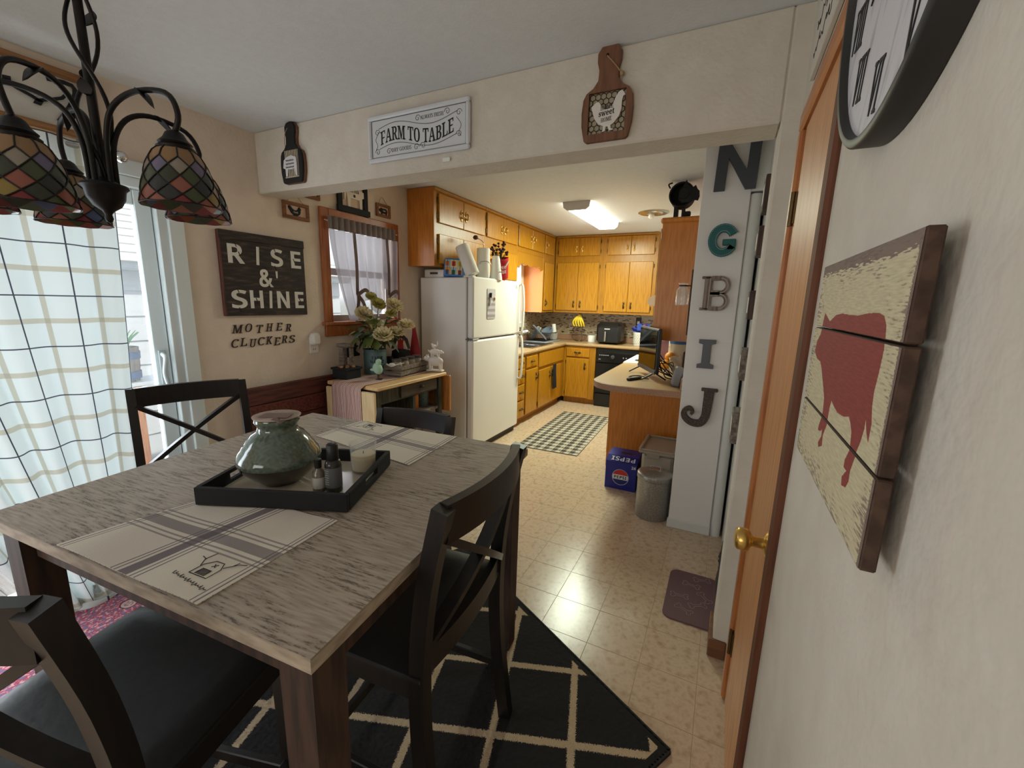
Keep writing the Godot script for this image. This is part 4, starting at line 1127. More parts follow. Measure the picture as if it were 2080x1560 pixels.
	mb.xf = Transform3D(Basis(Vector3.RIGHT, -0.9) * Basis(Vector3.BACK, PI), V(0.01, 0.256, 0.0965))
	mb.text("PEPSI", 0.19, 0.04, 0.001, "Droid Sans", 800)
	obj("top_lettering", mb, mat(C(236, 236, 240), 0.5), t)
	obj("count_lettering", MB.new().at(0.1, 0.205, 0.1205).text("24", 0.034, 0.024, 0.001, "Droid Sans", 800), mat(C(236, 236, 240), 0.5), t)
	obj("handle_slot", MB.new().span(-0.03, 0.06, 0.2755, 0.277, -0.03, 0.0), M.black, t)
	t = thing("storage_bin", "clear plastic storage bin with latched grey lid behind the metal can", "bin", V(-0.362, 0, -3.5))
	obj("bin_body", MB.new().span(-0.118, 0.118, 0, 0.36, -0.19, 0.19, 0.02), mat(C(176, 166, 150), 0.25), t)
	mb = MB.new().span(-0.142, 0.142, 0.36, 0.385, -0.21, 0.21, 0.01).span(-0.142, -0.118, 0.385, 0.4, -0.21, 0.21, 0.006).span(0.118, 0.142, 0.385, 0.4, -0.21, 0.21, 0.006).span(-0.118, 0.118, 0.385, 0.4, -0.21, -0.185, 0.006).span(-0.118, 0.118, 0.385, 0.4, 0.185, 0.21, 0.006)
	obj("bin_lid", mb, mat(C(172, 160, 144), 0.35), t)
	obj("latch", MB.new().box(V(-0.03, 0.35, 0.205), V(0.09, 0.04, 0.012), 0.003), mat(C(160, 150, 136), 0.35), t)
	t = thing("metal_can", "galvanized steel can with lid and small handle beside the letter wall", "can", V(-0.337, 0, -3.03))
	obj("can_body", MB.new().lathe([Vector2(0, 0.004), Vector2(0.112, 0.004), Vector2(0.114, 0), Vector2(0.116, 0.006), Vector2(0.116, 0.3), Vector2(0, 0.3)], 48), M.galv, t)
	obj("can_lid", MB.new().lathe([Vector2(0.119, 0.285), Vector2(0.122, 0.29), Vector2(0.122, 0.318), Vector2(0.118, 0.326), Vector2(0.1, 0.332), Vector2(0.06, 0.345), Vector2(0, 0.35)], 48), M.galv, t)
	obj("lid_handle", MB.new().tube(curve([V(-0.035, 0.345, 0), V(-0.03, 0.37, 0), V(0.03, 0.37, 0), V(0.035, 0.345, 0)], 10), 0.005, -1, 8, 0.6).box(V(0, 0.348, 0), V(0.09, 0.004, 0.03), 0.001), M.steel, t)

func fridge() -> void:
	var t := thing("refrigerator", "white top-freezer refrigerator standing between the console table and the sink counter", "refrigerator", V(-2.4, 0, -3.895))
	obj("fridge_body", MB.new().span(-0.29, 0.235, 0.03, 1.705, -0.505, 0.505, 0.008), M.fridge, t)
	obj("freezer_door", MB.new().span(0.245, 0.312, 1.145, 1.715, -0.505, 0.505, 0.014), M.fridge, t)
	obj("fridge_door", MB.new().span(0.245, 0.312, 0.07, 1.13, -0.505, 0.505, 0.014), M.fridge, t)
	obj("gasket", MB.new().span(0.233, 0.247, 0.08, 1.7, -0.495, 0.495), M.gasket, t)
	obj("toe_grille", MB.new().span(0.2, 0.27, 0.0, 0.06, -0.5, 0.5, 0.004), mat(C(60, 58, 56), 0.7), t)
	for q in [[1.15, 1.69], [0.62, 1.125]]:
		var mb := MB.new()
		var z := -0.478
		var a := V(0.315, q[0] + 0.01, z); var b := V(0.315, q[1] - 0.01, z)
		mb.bar(curve([a, a + V(0.035, 0.02, 0), (a + b) / 2 + V(0.05, 0, 0), b + V(0.035, -0.02, 0), b], 24), 0.03, 0.016, Vector3.RIGHT)
		obj("door_handle", mb, mat(C(230, 226, 214), 0.35), t)
	obj("hinge_cover", MB.new().span(0.2, 0.3, 1.706, 1.722, 0.44, 0.5, 0.004), M.plastic_white, t)
	obj("middle_hinge", MB.new().span(0.23, 0.315, 1.131, 1.144, 0.4, 0.508, 0.002), M.steel, t)
	obj("emblem", MB.new().box(V(0.313, 1.655, -0.4), V(0.004, 0.035, 0.045), 0.001), mat(C(176, 176, 172), 0.4), t)
	# note pad on the freezer door
	t = thing("magnetic_notepad", "narrow striped magnetic notepad with marker on the freezer door", "notepad", V(-2.086, 1.47, -3.72), PI / 2)
	obj("pad", MB.new().at(0, 0, 0).prism(rrect(0.16, 0.29, 0.012), 0.004, 0.001), mat(C(196, 190, 194), 0.7), t)
	for k in 4:
		obj("stripe", MB.new().box(V(0, 0.05 - k * 0.055, 0.0045), V(0.15, 0.024, 0.001)), mat(C(160, 152, 160), 0.8), t)
	obj("marker", MB.new().tube([V(-0.045, -0.02, 0.014), V(-0.035, 0.06, 0.014)], 0.008, -1, 10), M.plastic_white, t)
	obj("marker_cap", MB.new().tube([V(-0.035, 0.06, 0.014), V(-0.03, 0.105, 0.014)], 0.012, -1, 10), M.black, t)
	obj("clip_magnet", MB.new().ball(V(0.055, 0.05, 0.01), V(0.012, 0.018, 0.008), 10, 6), M.brass, t)

func counter_things() -> void:
	var Y := 1.706
	var t := thing("white_box", "flat white box with dark slot handle at the wall side on top of the fridge", "box", V(-2.555, Y, -3.52))
	obj("box_body", MB.new().span(-0.11, 0.12, 0, 0.075, -0.1, 0.1, 0.008), M.plastic_white, t)
	obj("slot_handle", MB.new().span(-0.04, 0.05, 0.03, 0.05, 0.0985, 0.102, 0.001), mat(C(80, 74, 70), 0.6), t)
	var pt := paint(160, 120, func(u: float, v: float) -> Color:
		if u < 0.05 or u > 0.95 or v < 0.07 or v > 0.9: return C(70, 130, 200)
		var a := int(u * 3.0); var b := int(v * 2.0)
		var fu := fposmod(u * 3.0, 1.0); var fv := fposmod(v * 2.0, 1.0)
		var base: Color = [C(150, 200, 230), C(240, 220, 150), C(190, 215, 190), C(240, 160, 70), C(170, 200, 225), C(230, 205, 170)][(a + b * 3) % 6]
		if fu > 0.2 and fu < 0.75 and fv > 0.3 and fv < 0.85: base = [C(220, 110, 40), C(60, 90, 150), C(200, 50, 40), C(70, 110, 60), C(230, 190, 60), C(140, 70, 40)][(a * 2 + b) % 6]
		if fu > 0.42 and fu < 0.52: base = base.darkened(0.45)
		return base)
	var mb := MB.new().at(0, 0.088, 0, 0.0, -0.2, -0.04)
	mb.box(Vector3.ZERO, V(0.18, 0.17, 0.04), 0.003)
	t = thing("picture_box", "blue box printed with small colourful pictures leaning on top of the fridge", "box", V(-2.335, Y, -3.44), 0.55)
	obj("box_body", mb, mat(C(50, 100, 176), 0.5), t)
	mb = MB.new().at(0, 0.088, 0, 0.0, -0.2, -0.04)
	mb.quad(V(-0.088, -0.083, 0.0206), V(0.088, -0.083, 0.0206), V(0.088, 0.083, 0.0206), V(-0.088, 0.083, 0.0206), Vector3.BACK)
	obj("picture_print", mb, uv_mat(pt, 0.5), t)
	solo("white_bottle", MB.new().lathe([Vector2(0, 0), Vector2(0.05, 0), Vector2(0.054, 0.02), Vector2(0.05, 0.21), Vector2(0.03, 0.225), Vector2(0, 0.226)], 24), M.plastic_white, "short white cylinder beside the picture box on top of the fridge", "bottle", V(-2.285, Y, -3.58))
	var roll := MB.new().lathe([Vector2(0.02, 0), Vector2(0.062, 0), Vector2(0.064, 0.006), Vector2(0.064, 0.274), Vector2(0.062, 0.28), Vector2(0.02, 0.28), Vector2(0.02, 0)], 32)
	t = thing("paper_towel_roll", "white paper towel roll leaning over on top of the fridge", "paper towels", V(-2.14, Y + 0.027, -3.462), 0.1, "paper towel rolls on the fridge")
	var r := obj("paper_roll", roll, M.paper, t)
	r.rotation = V(0.0, 0, 0.42)
	t = thing("paper_towel_roll", "white paper towel roll standing upright on a wire holder on the fridge", "paper towels", V(-2.185, Y, -3.73), 0, "paper towel rolls on the fridge")
	obj("paper_roll", MB.new().lathe([Vector2(0.02, 0.012), Vector2(0.062, 0.012), Vector2(0.064, 0.018), Vector2(0.064, 0.286), Vector2(0.062, 0.292), Vector2(0.02, 0.292), Vector2(0.02, 0.012)], 32), M.paper, t)
	mb = MB.new().lathe([Vector2(0, 0), Vector2(0.075, 0), Vector2(0.075, 0.01), Vector2(0, 0.01)], 28)
	mb.tube(curve([V(0.07, 0.01, 0), V(0.09, 0.1, 0.0), V(0.075, 0.16, 0.03), V(0.02, 0.16, 0.075), V(0.0, 0.14, 0.07)], 16), 0.004)
	mb.tube(curve([V(0, 0.29, 0), V(0, 0.34, 0), V(-0.03, 0.37, 0), V(-0.06, 0.385, 0.02)], 12), 0.004)
	obj("wire_holder", mb, M.steel, t)
	mb = MB.new().at(-0.075, 2.1 - Y, 0.025)
	mb.ball(V(0, 0, 0), V(0.026, 0.022, 0.026), 12, 8)
	obj("rooster_finial", mb, mat(C(90, 40, 26), 0.5), t)
	t = thing("enamel_pitcher", "tall tapered white enamel pitcher beside the red bucket on the fridge", "pitcher", V(-2.13, Y, -3.885))
	obj("pitcher_body", MB.new().lathe([Vector2(0, 0), Vector2(0.066, 0), Vector2(0.066, 0.012), Vector2(0.042, 0.2), Vector2(0.034, 0.235), Vector2(0, 0.24)], 32), M.plastic_white, t)
	obj("pitcher_label", MB.new().at(0.058, 0.08, 0.0, PI / 2).box(Vector3.ZERO, V(0.05, 0.006, 0.004)), M.ink, t)
	t = thing("red_bucket", "red tin bucket with white lettering tilted over on the fridge", "bucket", V(-2.14, Y + 0.022, -4.03))
	mb = MB.new()
	mb.xf = Transform3D(Basis.from_euler(V(0.28, 0, 0)), Vector3.ZERO)
	mb.lathe([Vector2(0, 0), Vector2(0.07, 0), Vector2(0.095, 0.2), Vector2(0.098, 0.206), Vector2(0.09, 0.206), Vector2(0.066, 0.008), Vector2(0, 0.008)], 36)
	obj("bucket_body", mb, mat(C(186, 22, 44), 0.4), t)
	for q in [["CO", 0.125], ["DR", 0.08]]:
		mb = MB.new()
		mb.xf = Transform3D(Basis.from_euler(V(0.28, 0, 0)) * Basis(Vector3.UP, 0.95), Vector3.ZERO) * Transform3D(Basis(), V(0, q[1], 0.0))
		mb.text(q[0], 0.05, 0.032, 0.002, "Droid Serif", 700, false, func(p: Vector3) -> Vector3:
			var rr: float = 0.0715 + 0.125 * (q[1] + p.y) + p.z
			return V(sin(p.x / 0.085) * rr, p.y, cos(p.x / 0.085) * rr))
		obj("bucket_lettering", mb, M.chalk, t)
	mb = MB.new().bar(curve([V(-0.085, 0.2, 0.045), V(-0.02, 0.16, 0.12), V(0.08, 0.1, 0.11), V(0.1, 0.17, 0.05)], 16), 0.016, 0.004, Vector3.UP)
	obj("bucket_handle", mb, M.plastic_white, t)
	t = thing("dried_flowers", "bunch of dark red dried flowers standing in the red bucket", "flowers", V(-2.14, Y + 0.2, -3.97))
	var rng := RandomNumberGenerator.new()
	rng.seed = 9
	mb = MB.new()
	var fl := MB.new()
	for k in 40:
		var a := rng.randf() * TAU
		var e := V(cos(a) * rng.randf_range(0.02, 0.11), rng.randf_range(0.05, 0.17), sin(a) * rng.randf_range(0.02, 0.1))
		mb.tube([V(cos(a) * 0.02, -0.05, sin(a) * 0.02 + 0.02), e * 0.6, e], 0.0025, 0.0015, 4)
		fl.ball(e, V(0.014, 0.012, 0.014), 7, 5)
	obj("stems", mb, mat(C(70, 60, 36), 0.9), t)
	obj("flower_heads", fl, mat(C(70, 26, 24), 0.85), t)

func console() -> void:
	var x0 := -2.64; var x1 := -2.13; var z0 := -3.03; var z1 := -2.2
	var t := thing("drop_leaf_table", "dark green distressed drop-leaf console table with pale wooden top", "table", V(0, 0, 0))
	obj("tabletop", MB.new().span(x0, x1, 0.852, 0.88, z0, z1, 0.006), M.pine, t)
	obj("drop_leaf", MB.new().span(x0 + 0.02, x1 - 0.01, 0.5, 0.845, z1 + 0.008, z1 + 0.03, 0.005), M.pine_y, t)
	obj("drop_leaf", MB.new().span(x0 + 0.02, x1 + 0.02, 0.53, 0.85, z0 - 0.035, z0 - 0.008, 0.005), wood(46, C(160, 96, 40), C(186, 118, 54), C(200, 134, 66), 1, 0.5), t)
	for x: float in [x0 + 0.04, x1 - 0.055]:
		for z: float in [z0 + 0.05, z1 - 0.04]:
			obj("leg", MB.new().span(x - 0.022, x + 0.022, 0, 0.85, z - 0.022, z + 0.022, 0.004), M.green_paint, t)
	obj("apron", MB.new().span(x1 - 0.075, x1 - 0.05, 0.735, 0.85, z0 + 0.07, z1 - 0.06, 0.003).span(x0 + 0.03, x0 + 0.05, 0.735, 0.85, z0 + 0.07, z1 - 0.06).span(x0 + 0.06, x1 - 0.08, 0.735, 0.85, z1 - 0.05, z1 - 0.03).span(x0 + 0.06, x1 - 0.08, 0.735, 0.85, z0 + 0.04, z0 + 0.06), M.green_paint, t)
	var d := obj("drawer", MB.new().span(x1 - 0.05, x1 - 0.035, 0.75, 0.84, z0 + 0.1, z1 - 0.28, 0.003), wood(47, C(44, 36, 28), C(60, 48, 38), C(74, 60, 48), 2, 0.6), t)
	obj("knob", MB.new().ball(V(x1 - 0.022, 0.8, -2.72), V(0.016, 0.014, 0.014), 12, 8), M.green_paint, d)
	obj("shelf_divider", MB.new().span(x0 + 0.05, x1 - 0.045, 0.3, 0.735, -2.66, -2.625, 0.003), M.green_paint, t)
	obj("shelf", MB.new().span(x0 + 0.05, x1 - 0.045, 0.565, 0.59, z0 + 0.04, -2.63, 0.003), M.grey_wood, t)
	obj("lower_shelf", MB.new().span(x0 + 0.05, x1 - 0.045, 0.2, 0.22, z0 + 0.04, z1 - 0.03, 0.003), M.green_paint, t)
	# striped runner
	var st := paint(256, 8, func(u: float, _v: float) -> Color:
		var f := fposmod(u * 22.0, 1.0)
		return C(140, 56, 46) if f < 0.45 else C(226, 208, 196))
	var mb := MB.new()
	mb.surf(14, 40, func(u: float, v: float) -> Vector3:
		var s := v * 1.27
		var x := lerpf(-2.56, -2.25, u)
		var rip := 0.006 * sin(u * 16.0) * smoothstep(0.8, 1.2, s)
		if s < 0.83: return V(x, 0.884, z0 + 0.02 + s * 0.985)
		var a := clampf((s - 0.83) / 0.03, 0.0, 1.0)
		return V(lerpf(x, -2.40 + (x + 2.40) * 0.92, a), 0.884 - maxf(s - 0.84, 0.0) - 0.004 * a, z1 + 0.036 * a + rip), Vector2(1, 1), 0.003)
	solo("table_runner", mb, uv_mat(st, 0.9), "red and cream pinstriped runner hanging over the end of the console table", "runner")
	# plank bench back against the wall
	t = thing("plank_bench", "reddish brown plank-backed bench along the wall under the carved sign", "bench", V(LW + 0.02, 0, -1.98))
	for k in 6:
		obj("plank", MB.new().span(0.0, 0.035, 0.2 + k * 0.119, 0.2 + k * 0.119 + 0.115, -0.36, 0.36, 0.004), M.barn_red if k % 2 == 0 else wood(48, C(54, 24, 18), C(84, 38, 30), C(106, 54, 42), 2, 0.7), t)
	obj("bench_seat", MB.new().span(0.036, 0.3, 0.42, 0.46, -0.14, 0.36, 0.006), M.barn_red, t)
	for z: float in [-0.12, 0.32]:
		obj("bench_end", MB.new().span(0.036, 0.3, 0, 0.42, z - 0.02, z + 0.02, 0.004), M.barn_red, t)

func flower(mb: MB, ct: Vector3, r: float, rng: RandomNumberGenerator) -> void:
	# whorls of cupped petals round a small heart, turned a little to the room
	var ax := V(0.45 + rng.randf_range(-0.2, 0.3), 0.8, 0.25 + rng.randf_range(-0.3, 0.4)).normalized()
	var e1 := ax.cross(Vector3.RIGHT).normalized()
	var e2 := ax.cross(e1)
	for ring in 4:
		var m := 5 + ring * 3
		var tilt := [0.25, 0.6, 0.95, 1.35][ring] as float
		for k in m:
			var a := TAU * (k + 0.5 * (ring % 2)) / m + rng.randf_range(-0.12, 0.12)
			var d := e1 * cos(a) + e2 * sin(a)
			var out := (ax * cos(tilt) + d * sin(tilt)).normalized()
			var sd := d.cross(ax).normalized()
			var L := r * [0.7, 0.9, 1.05, 1.1][ring] as float
			var w := r * 0.34
			var p0 := ct + d * r * 0.1 - ax * r * 0.15
			mb.surf(3, 4, func(u: float, v: float) -> Vector3:
				var q := (u - 0.5) * 2.0
				return p0 + out * (v * L) + ax * (0.28 * r * sin(v * 2.4) + 0.16 * r * q * q * v) + sd * (q * w * (0.35 + 0.65 * sin(minf(v * 1.9, 1.75)))) + d * (0.06 * r * sin(q * 7.0) * v))
	mb.ball(ct + ax * r * 0.15, V(r * 0.3, r * 0.3, r * 0.3), 8, 6)

func console_things() -> void:
	var Y := 0.888
	var rng := RandomNumberGenerator.new()
	rng.seed = 21
	# blue can and its bouquet
	var c := V(-2.565, Y, -2.63)
	var t := thing("milk_can_vase", "teal painted metal can with black lettering and a rooster holding the bouquet", "vase", c)
	obj("can_body", MB.new().lathe([Vector2(0, 0), Vector2(0.088, 0), Vector2(0.09, 0.01), Vector2(0.09, 0.17), Vector2(0.086, 0.178), Vector2(0.09, 0.186), Vector2(0.09, 0.2), Vector2(0.084, 0.2), Vector2(0.084, 0.02), Vector2(0, 0.02)], 40), mat(C(86, 114, 116), 0.45), t)
	for q in [["FARM", 0.135, 0.078], ["MARKET", 0.105, 0.1]]:
		var mb := MB.new().at(0, q[1], 0, 0.95)
		mb.text(q[0], q[2] * 1.15, 0.025, 0.0015, "Droid Serif", 700, false, func(p: Vector3) -> Vector3:
			return V(sin(p.x / 0.09) * (0.0895 + p.z), p.y, cos(p.x / 0.09) * (0.0895 + p.z)))
		obj("can_lettering", mb, M.ink, t)
	var roost := [0.0, 0.0, 0.012, 0.0, 0.014, 0.012, 0.03, 0.016, 0.045, 0.04, 0.044, 0.062, 0.034, 0.05, 0.022, 0.04, 0.012, 0.046, 0.008, 0.062, 0.0, 0.068, -0.006, 0.058, -0.014, 0.05, -0.004, 0.044, -0.01, 0.026, 0.0, 0.014]
	obj("rooster_print", MB.new().at(0.0, 0.02, 0.0, 1.15).at(sin(1.1) * 0.0895, 0.025, cos(1.1) * 0.0895, 1.1).prism(poly(roost), 0.002), M.ink, t)
	t = thing("bouquet", "bouquet of cream and yellow artificial flowers with green leaves in the teal can", "flowers", V(0, 0, 0))
	var stems := MB.new()
	var heads := [[-2.62, 1.36, -2.53, 0.062, 0], [-2.62, 1.5, -2.62, 0.04, 1], [-2.53, 1.44, -2.65, 0.05, 1], [-2.43, 1.43, -2.72, 0.064, 0], [-2.42, 1.2, -2.58, 0.068, 0], [-2.38, 1.215, -2.68, 0.06, 0], [-2.36, 1.27, -2.78, 0.062, 0], [-2.56, 1.3, -2.6, 0.036, 1], [-2.46, 1.37, -2.72, 0.04, 1], [-2.68, 1.2, -2.5, 0.03, 2], [-2.66, 1.26, -2.68, 0.05, 0]]
	for h in heads:
		var mb := MB.new()
		var p := V(maxf(h[0], -2.575), h[1], h[2])
		flower(mb, p, h[3], rng)
		obj("flower_head", mb, mat([C(226, 210, 168), C(192, 180, 98), C(110, 50, 40)][h[4]], 0.85), t)
		stems.tube(curve([c + V(rng.randf_range(-0.04, 0.04), 0.1, rng.randf_range(-0.04, 0.04)), c.lerp(p, 0.55) + V(0, 0.12, 0), p], 10), 0.004, 0.003, 5)
	obj("stems", stems, mat(C(70, 84, 44), 0.8), t)
	for k in 90:
		var a := rng.randf() * TAU
		var el := rng.randf_range(-0.5, 0.9)
		var d := V(cos(a) * cos(el), sin(el), sin(a) * cos(el))
		var p := c + V(0, 0.33, 0) + d * rng.randf_range(0.04, 0.15)
		if p.x < LW + 0.12: p.x = LW + 0.12 + rng.randf() * 0.05
		var L := rng.randf_range(0.08, 0.13)
		var sd := d.cross(Vector3.UP).normalized()
		var mb := MB.new()
		mb.surf(4, 6, func(u: float, v: float) -> Vector3:
			var w := sin(pow(v, 0.8) * PI) * L * 0.26
			var q := p + d * (v * L) - V(0, v * v * L * 0.45, 0) + sd * ((u - 0.5) * 2.0 * w) + V(0, absf(u - 0.5) * w * 0.7, 0)
			q.x = maxf(q.x, LW + 0.105)
			return q)
		obj("leaf", mb, M.leaf if k % 3 else M.leaf_dark, t)
	# fountain planter with post
	t = thing("tabletop_fountain", "small dark tabletop fountain with wooden post pump and pebbles", "fountain", V(-2.58, Y, -2.34))
	obj("basin", MB.new().at(0, 0, 0).span(-0.075, 0.075, 0, 0.075, -0.075, 0.075, 0.006), M.black_matte, t)
	obj("basin_rim", MB.new().span(-0.083, 0.083, 0.068, 0.084, -0.083, 0.083, 0.004), M.black_matte, t)
	for k in 14:
		obj("pebble", MB.new().ball(V(rng.randf_range(-0.055, 0.06), 0.088, rng.randf_range(-0.06, 0.06)), V(0.016, 0.012, 0.014), 8, 5), mat([C(170, 130, 96), C(130, 90, 66), C(196, 170, 140)][k % 3], 0.7), t)
	obj("pump_post", MB.new().span(-0.055, -0.01, 0.08, 0.26, -0.022, 0.022, 0.003), M.grey_wood, t)
	obj("pump_post", MB.new().span(0.008, 0.03, 0.08, 0.23, -0.05, -0.02, 0.003), M.grey_wood, t)
	obj("pump_head", MB.new().span(-0.065, 0.045, 0.235, 0.262, -0.045, 0.03, 0.003), M.grey_wood, t)
	# black rooster cut-out on the wall
	t = thing("rooster_cutout", "black metal rooster silhouette on the wall behind the fountain", "wall decor", V(LW + 0.002, 1.075, -2.53), PI / 2)
	obj("silhouette", MB.new().prism(poly([-0.075, -0.055, 0.07, -0.05, 0.075, -0.035, 0.045, -0.02, 0.03, -0.005, 0.045, 0.02, 0.065, 0.03, 0.04, 0.04, 0.042, 0.065, 0.02, 0.075, 0.012, 0.05, -0.005, 0.025, -0.03, 0.03, -0.06, 0.03, -0.075, 0.0]), 0.012, 0.002), M.black_matte, t)
	# bird
	t = thing("bird_figurine", "pale green speckled bird figurine on thin legs in front of the teal can", "figurine", V(-2.33, Y, -2.41), 0.5)
	var bm := bump(mat(C(170, 204, 178), 0.7), 50, 0.2, 0.1)
	var mb := MB.new().at(0, 0.085, 0, 0, 0, 0.35).ball(Vector3.ZERO, V(0.036, 0.046, 0.034), 18, 12)
	mb.home().ball(V(0.008, 0.135, 0), V(0.023, 0.025, 0.022), 14, 10).ball(V(-0.034, 0.075, 0), V(0.024, 0.012, 0.014), 10, 6)
	obj("bird_body", mb, bm, t)
	mb = MB.new()
	mb.at(0.03, 0.135, 0, 0, 0, -PI / 2).lathe([Vector2(0.006, 0), Vector2(0, 0.016)], 8)
	obj("beak", mb, M.iron, t)
	for s: float in [-1.0, 1.0]:
		mb = MB.new().tube([V(0.002, 0.05, 0.013 * s), V(0.004, 0.004, 0.015 * s)], 0.003, -1, 6)
		for a: float in [-0.6, 0.0, 0.6]: mb.tube([V(0.004, 0.004, 0.015 * s), V(0.004 + 0.028 * cos(a), 0.003, 0.015 * s + 0.028 * sin(a))], 0.0025, -1, 5)
		mb.tube([V(0.004, 0.004, 0.015 * s), V(-0.014, 0.003, 0.015 * s)], 0.0025, -1, 5)
		obj("bird_leg", mb, mat(C(60, 44, 40), 0.6), t)
	# crate of jars
	t = thing("jar_crate", "weathered slatted wooden crate on the console table", "crate", V(-2.35, Y, -2.77), 0.14)
	for s: float in [-1.0, 1.0]:
		for k in 2: obj("side_slat", MB.new().span(0.075 * s - 0.005, 0.075 * s + 0.005, 0.01 + k * 0.042, 0.045 + k * 0.042, -0.215, 0.215, 0.002), M.grey_wood, t)
		for k in 2: obj("end_slat", MB.new().span(-0.07, 0.07, 0.01 + k * 0.042, 0.045 + k * 0.042, 0.208 * s - 0.005, 0.208 * s + 0.005, 0.002), M.grey_wood, t)
	for sx: float in [-1.0, 1.0]:
		for sz: float in [-1.0, 1.0]:
			obj("corner_post", MB.new().span(0.066 * sx - 0.006, 0.066 * sx + 0.006, 0, 0.095, 0.198 * sz - 0.006, 0.198 * sz + 0.006), M.grey_wood, t)
	obj("bottom_board", MB.new().span(-0.07, 0.07, 0.004, 0.012, -0.2, 0.2), M.grey_wood, t)
	obj("twine_bow", MB.new().tube(curve([V(-0.05, 0.1, 0.214), V(0, 0.085, 0.225), V(0.04, 0.1, 0.214), V(0.075, 0.11, 0.16)], 12), 0.006, 0.003, 6).ball(V(0.0, 0.1, 0.215), V(0.03, 0.012, 0.012), 8, 5), M.paper, t)
	var jar := thing("mason_jar", "small glass jar with grey metal lid in the slatted crate, nearest the window end", "jar", V(-2.35, Y + 0.013, -2.77), 0, "glass jars in the slatted crate")
	obj("jar_glass", MB.new().lathe([Vector2(0, 0), Vector2(0.04, 0), Vector2(0.043, 0.01), Vector2(0.043, 0.085), Vector2(0.034, 0.1), Vector2(0.034, 0.108), Vector2(0, 0.108)], 24), mat(Color(0.62, 0.57, 0.52, 0.55), 0.1), jar)
	obj("jar_lid", MB.new().lathe([Vector2(0.037, 0.1), Vector2(0.038, 0.12), Vector2(0.034, 0.122), Vector2(0, 0.122)], 24), mat(C(96, 90, 84), 0.45, 0.6), jar)
	jar.position = V(-2.35, Y + 0.013, -2.77) + Basis(Vector3.UP, 0.14) * V(0, 0, 0.15)
	for k in 3:
		var q := V(-2.35, Y + 0.013, -2.77) + Basis(Vector3.UP, 0.14) * V(0, 0, 0.05 - 0.1 * k)
		copy(jar, "mason_jar", q, 0, ["small glass jar with grey metal lid in the slatted crate, second from the window end", "small glass jar with grey metal lid in the slatted crate, second from the fridge end", "small glass jar with grey metal lid in the slatted crate, nearest the fridge"][k])
	# rooster tin
	t = thing("rooster_basket", "black rooster basket with red comb standing behind the crate beside the fridge", "basket", V(-2.585, Y, -2.97), 0.6)
	obj("basket_body", MB.new().lathe([Vector2(0, 0), Vector2(0.075, 0), Vector2(0.09, 0.05), Vector2(0.08, 0.15), Vector2(0.05, 0.17), Vector2(0, 0.17)], 28), M.black_matte, t)
	mb = MB.new().at(0, 0.17, 0).prism(poly([-0.085, 0.0, -0.06, 0.0, -0.035, 0.07, 0.0, 0.1, 0.035, 0.07, 0.06, 0.0, 0.085, 0.0, 0.06, 0.09, 0.015, 0.135, -0.015, 0.135, -0.06, 0.09]), 0.01, 0.002)
	obj("basket_handle", mb, mat(C(70, 66, 66), 0.6), t)
	obj("rooster_comb", MB.new().at(0, 0.165, 0.012).prism(poly([-0.028, 0.0, 0.028, 0.0, 0.022, 0.06, 0.03, 0.1, 0.01, 0.085, 0.0, 0.11, -0.01, 0.085, -0.03, 0.1, -0.022, 0.06]), 0.016, 0.003), mat(C(176, 32, 28), 0.55), t)
	obj("rooster_breast", MB.new().at(0, 0.16, 0.02).prism(poly([-0.06, 0.0, 0.06, 0.0, 0.025, 0.055, 0.0, 0.065, -0.025, 0.055]), 0.006, 0.001), mat(C(206, 190, 176), 0.7), t)
	solo("black_mug", MB.new().at(-2.6, Y, -2.815).lathe([Vector2(0, 0), Vector2(0.045, 0), Vector2(0.045, 0.11), Vector2(0.04, 0.11), Vector2(0.04, 0.01), Vector2(0, 0.01)], 24), M.black, "plain black cup behind the crate beside the bouquet", "cup")
	mb = MB.new().at(0, 0, 0).prism(poly([-0.06, 0.0, 0.08, 0.0, 0.07, 0.1, 0.04, 0.26, 0.02, 0.36, -0.005, 0.37, -0.01, 0.3, -0.035, 0.12]), 0.01, 0.002)
	solo("red_banner", mb, mat(C(150, 26, 30), 0.6), "red pointed banner leaning between the rooster basket and the fridge", "banner", V(-2.54, Y, -3.09), 0.35)
	# white animal stack
	t = thing("animal_stack", "white stacked farm animal statue with cow, pig and bird", "statue", V(-2.222, Y, -2.985), 0.25)
	var wm := mat(C(232, 224, 218), 0.5)
	obj("statue_base", MB.new().span(-0.075, 0.075, 0, 0.012, -0.03, 0.03, 0.004), wm, t)
	mb = MB.new().ball(V(0.005, 0.085, 0), V(0.07, 0.042, 0.034), 18, 12).ball(V(-0.075, 0.105, 0.0), V(0.03, 0.024, 0.022), 12, 8)
	for sx: float in [-0.04, 0.05]:
		for s: float in [-1.0, 1.0]: mb.tube([V(sx, 0.075, 0.018 * s), V(sx, 0.01, 0.018 * s)], 0.013, 0.01, 8)
	for s: float in [-1.0, 1.0]: mb.tube([V(-0.07, 0.12, 0.012 * s), V(-0.072, 0.142, 0.02 * s)], 0.008, 0.003, 6)
	obj("cow_figure", mb, wm, t)
	mb = MB.new().ball(V(0.0, 0.165, 0), V(0.052, 0.028, 0.024), 16, 10).ball(V(0.05, 0.168, 0), V(0.02, 0.017, 0.016), 10, 8).tube([V(0.06, 0.166, 0), V(0.078, 0.164, 0)], 0.009, 0.008, 8)
	for sx: float in [-0.028, 0.03]:
		for s: float in [-1.0, 1.0]: mb.tube([V(sx, 0.155, 0.012 * s), V(sx, 0.12, 0.014 * s)], 0.008, 0.007, 8)
	mb.tube(curve([V(-0.05, 0.17, 0), V(-0.064, 0.18, 0), V(-0.06, 0.165, 0)], 6), 0.004)
	obj("pig_figure", mb, wm, t)
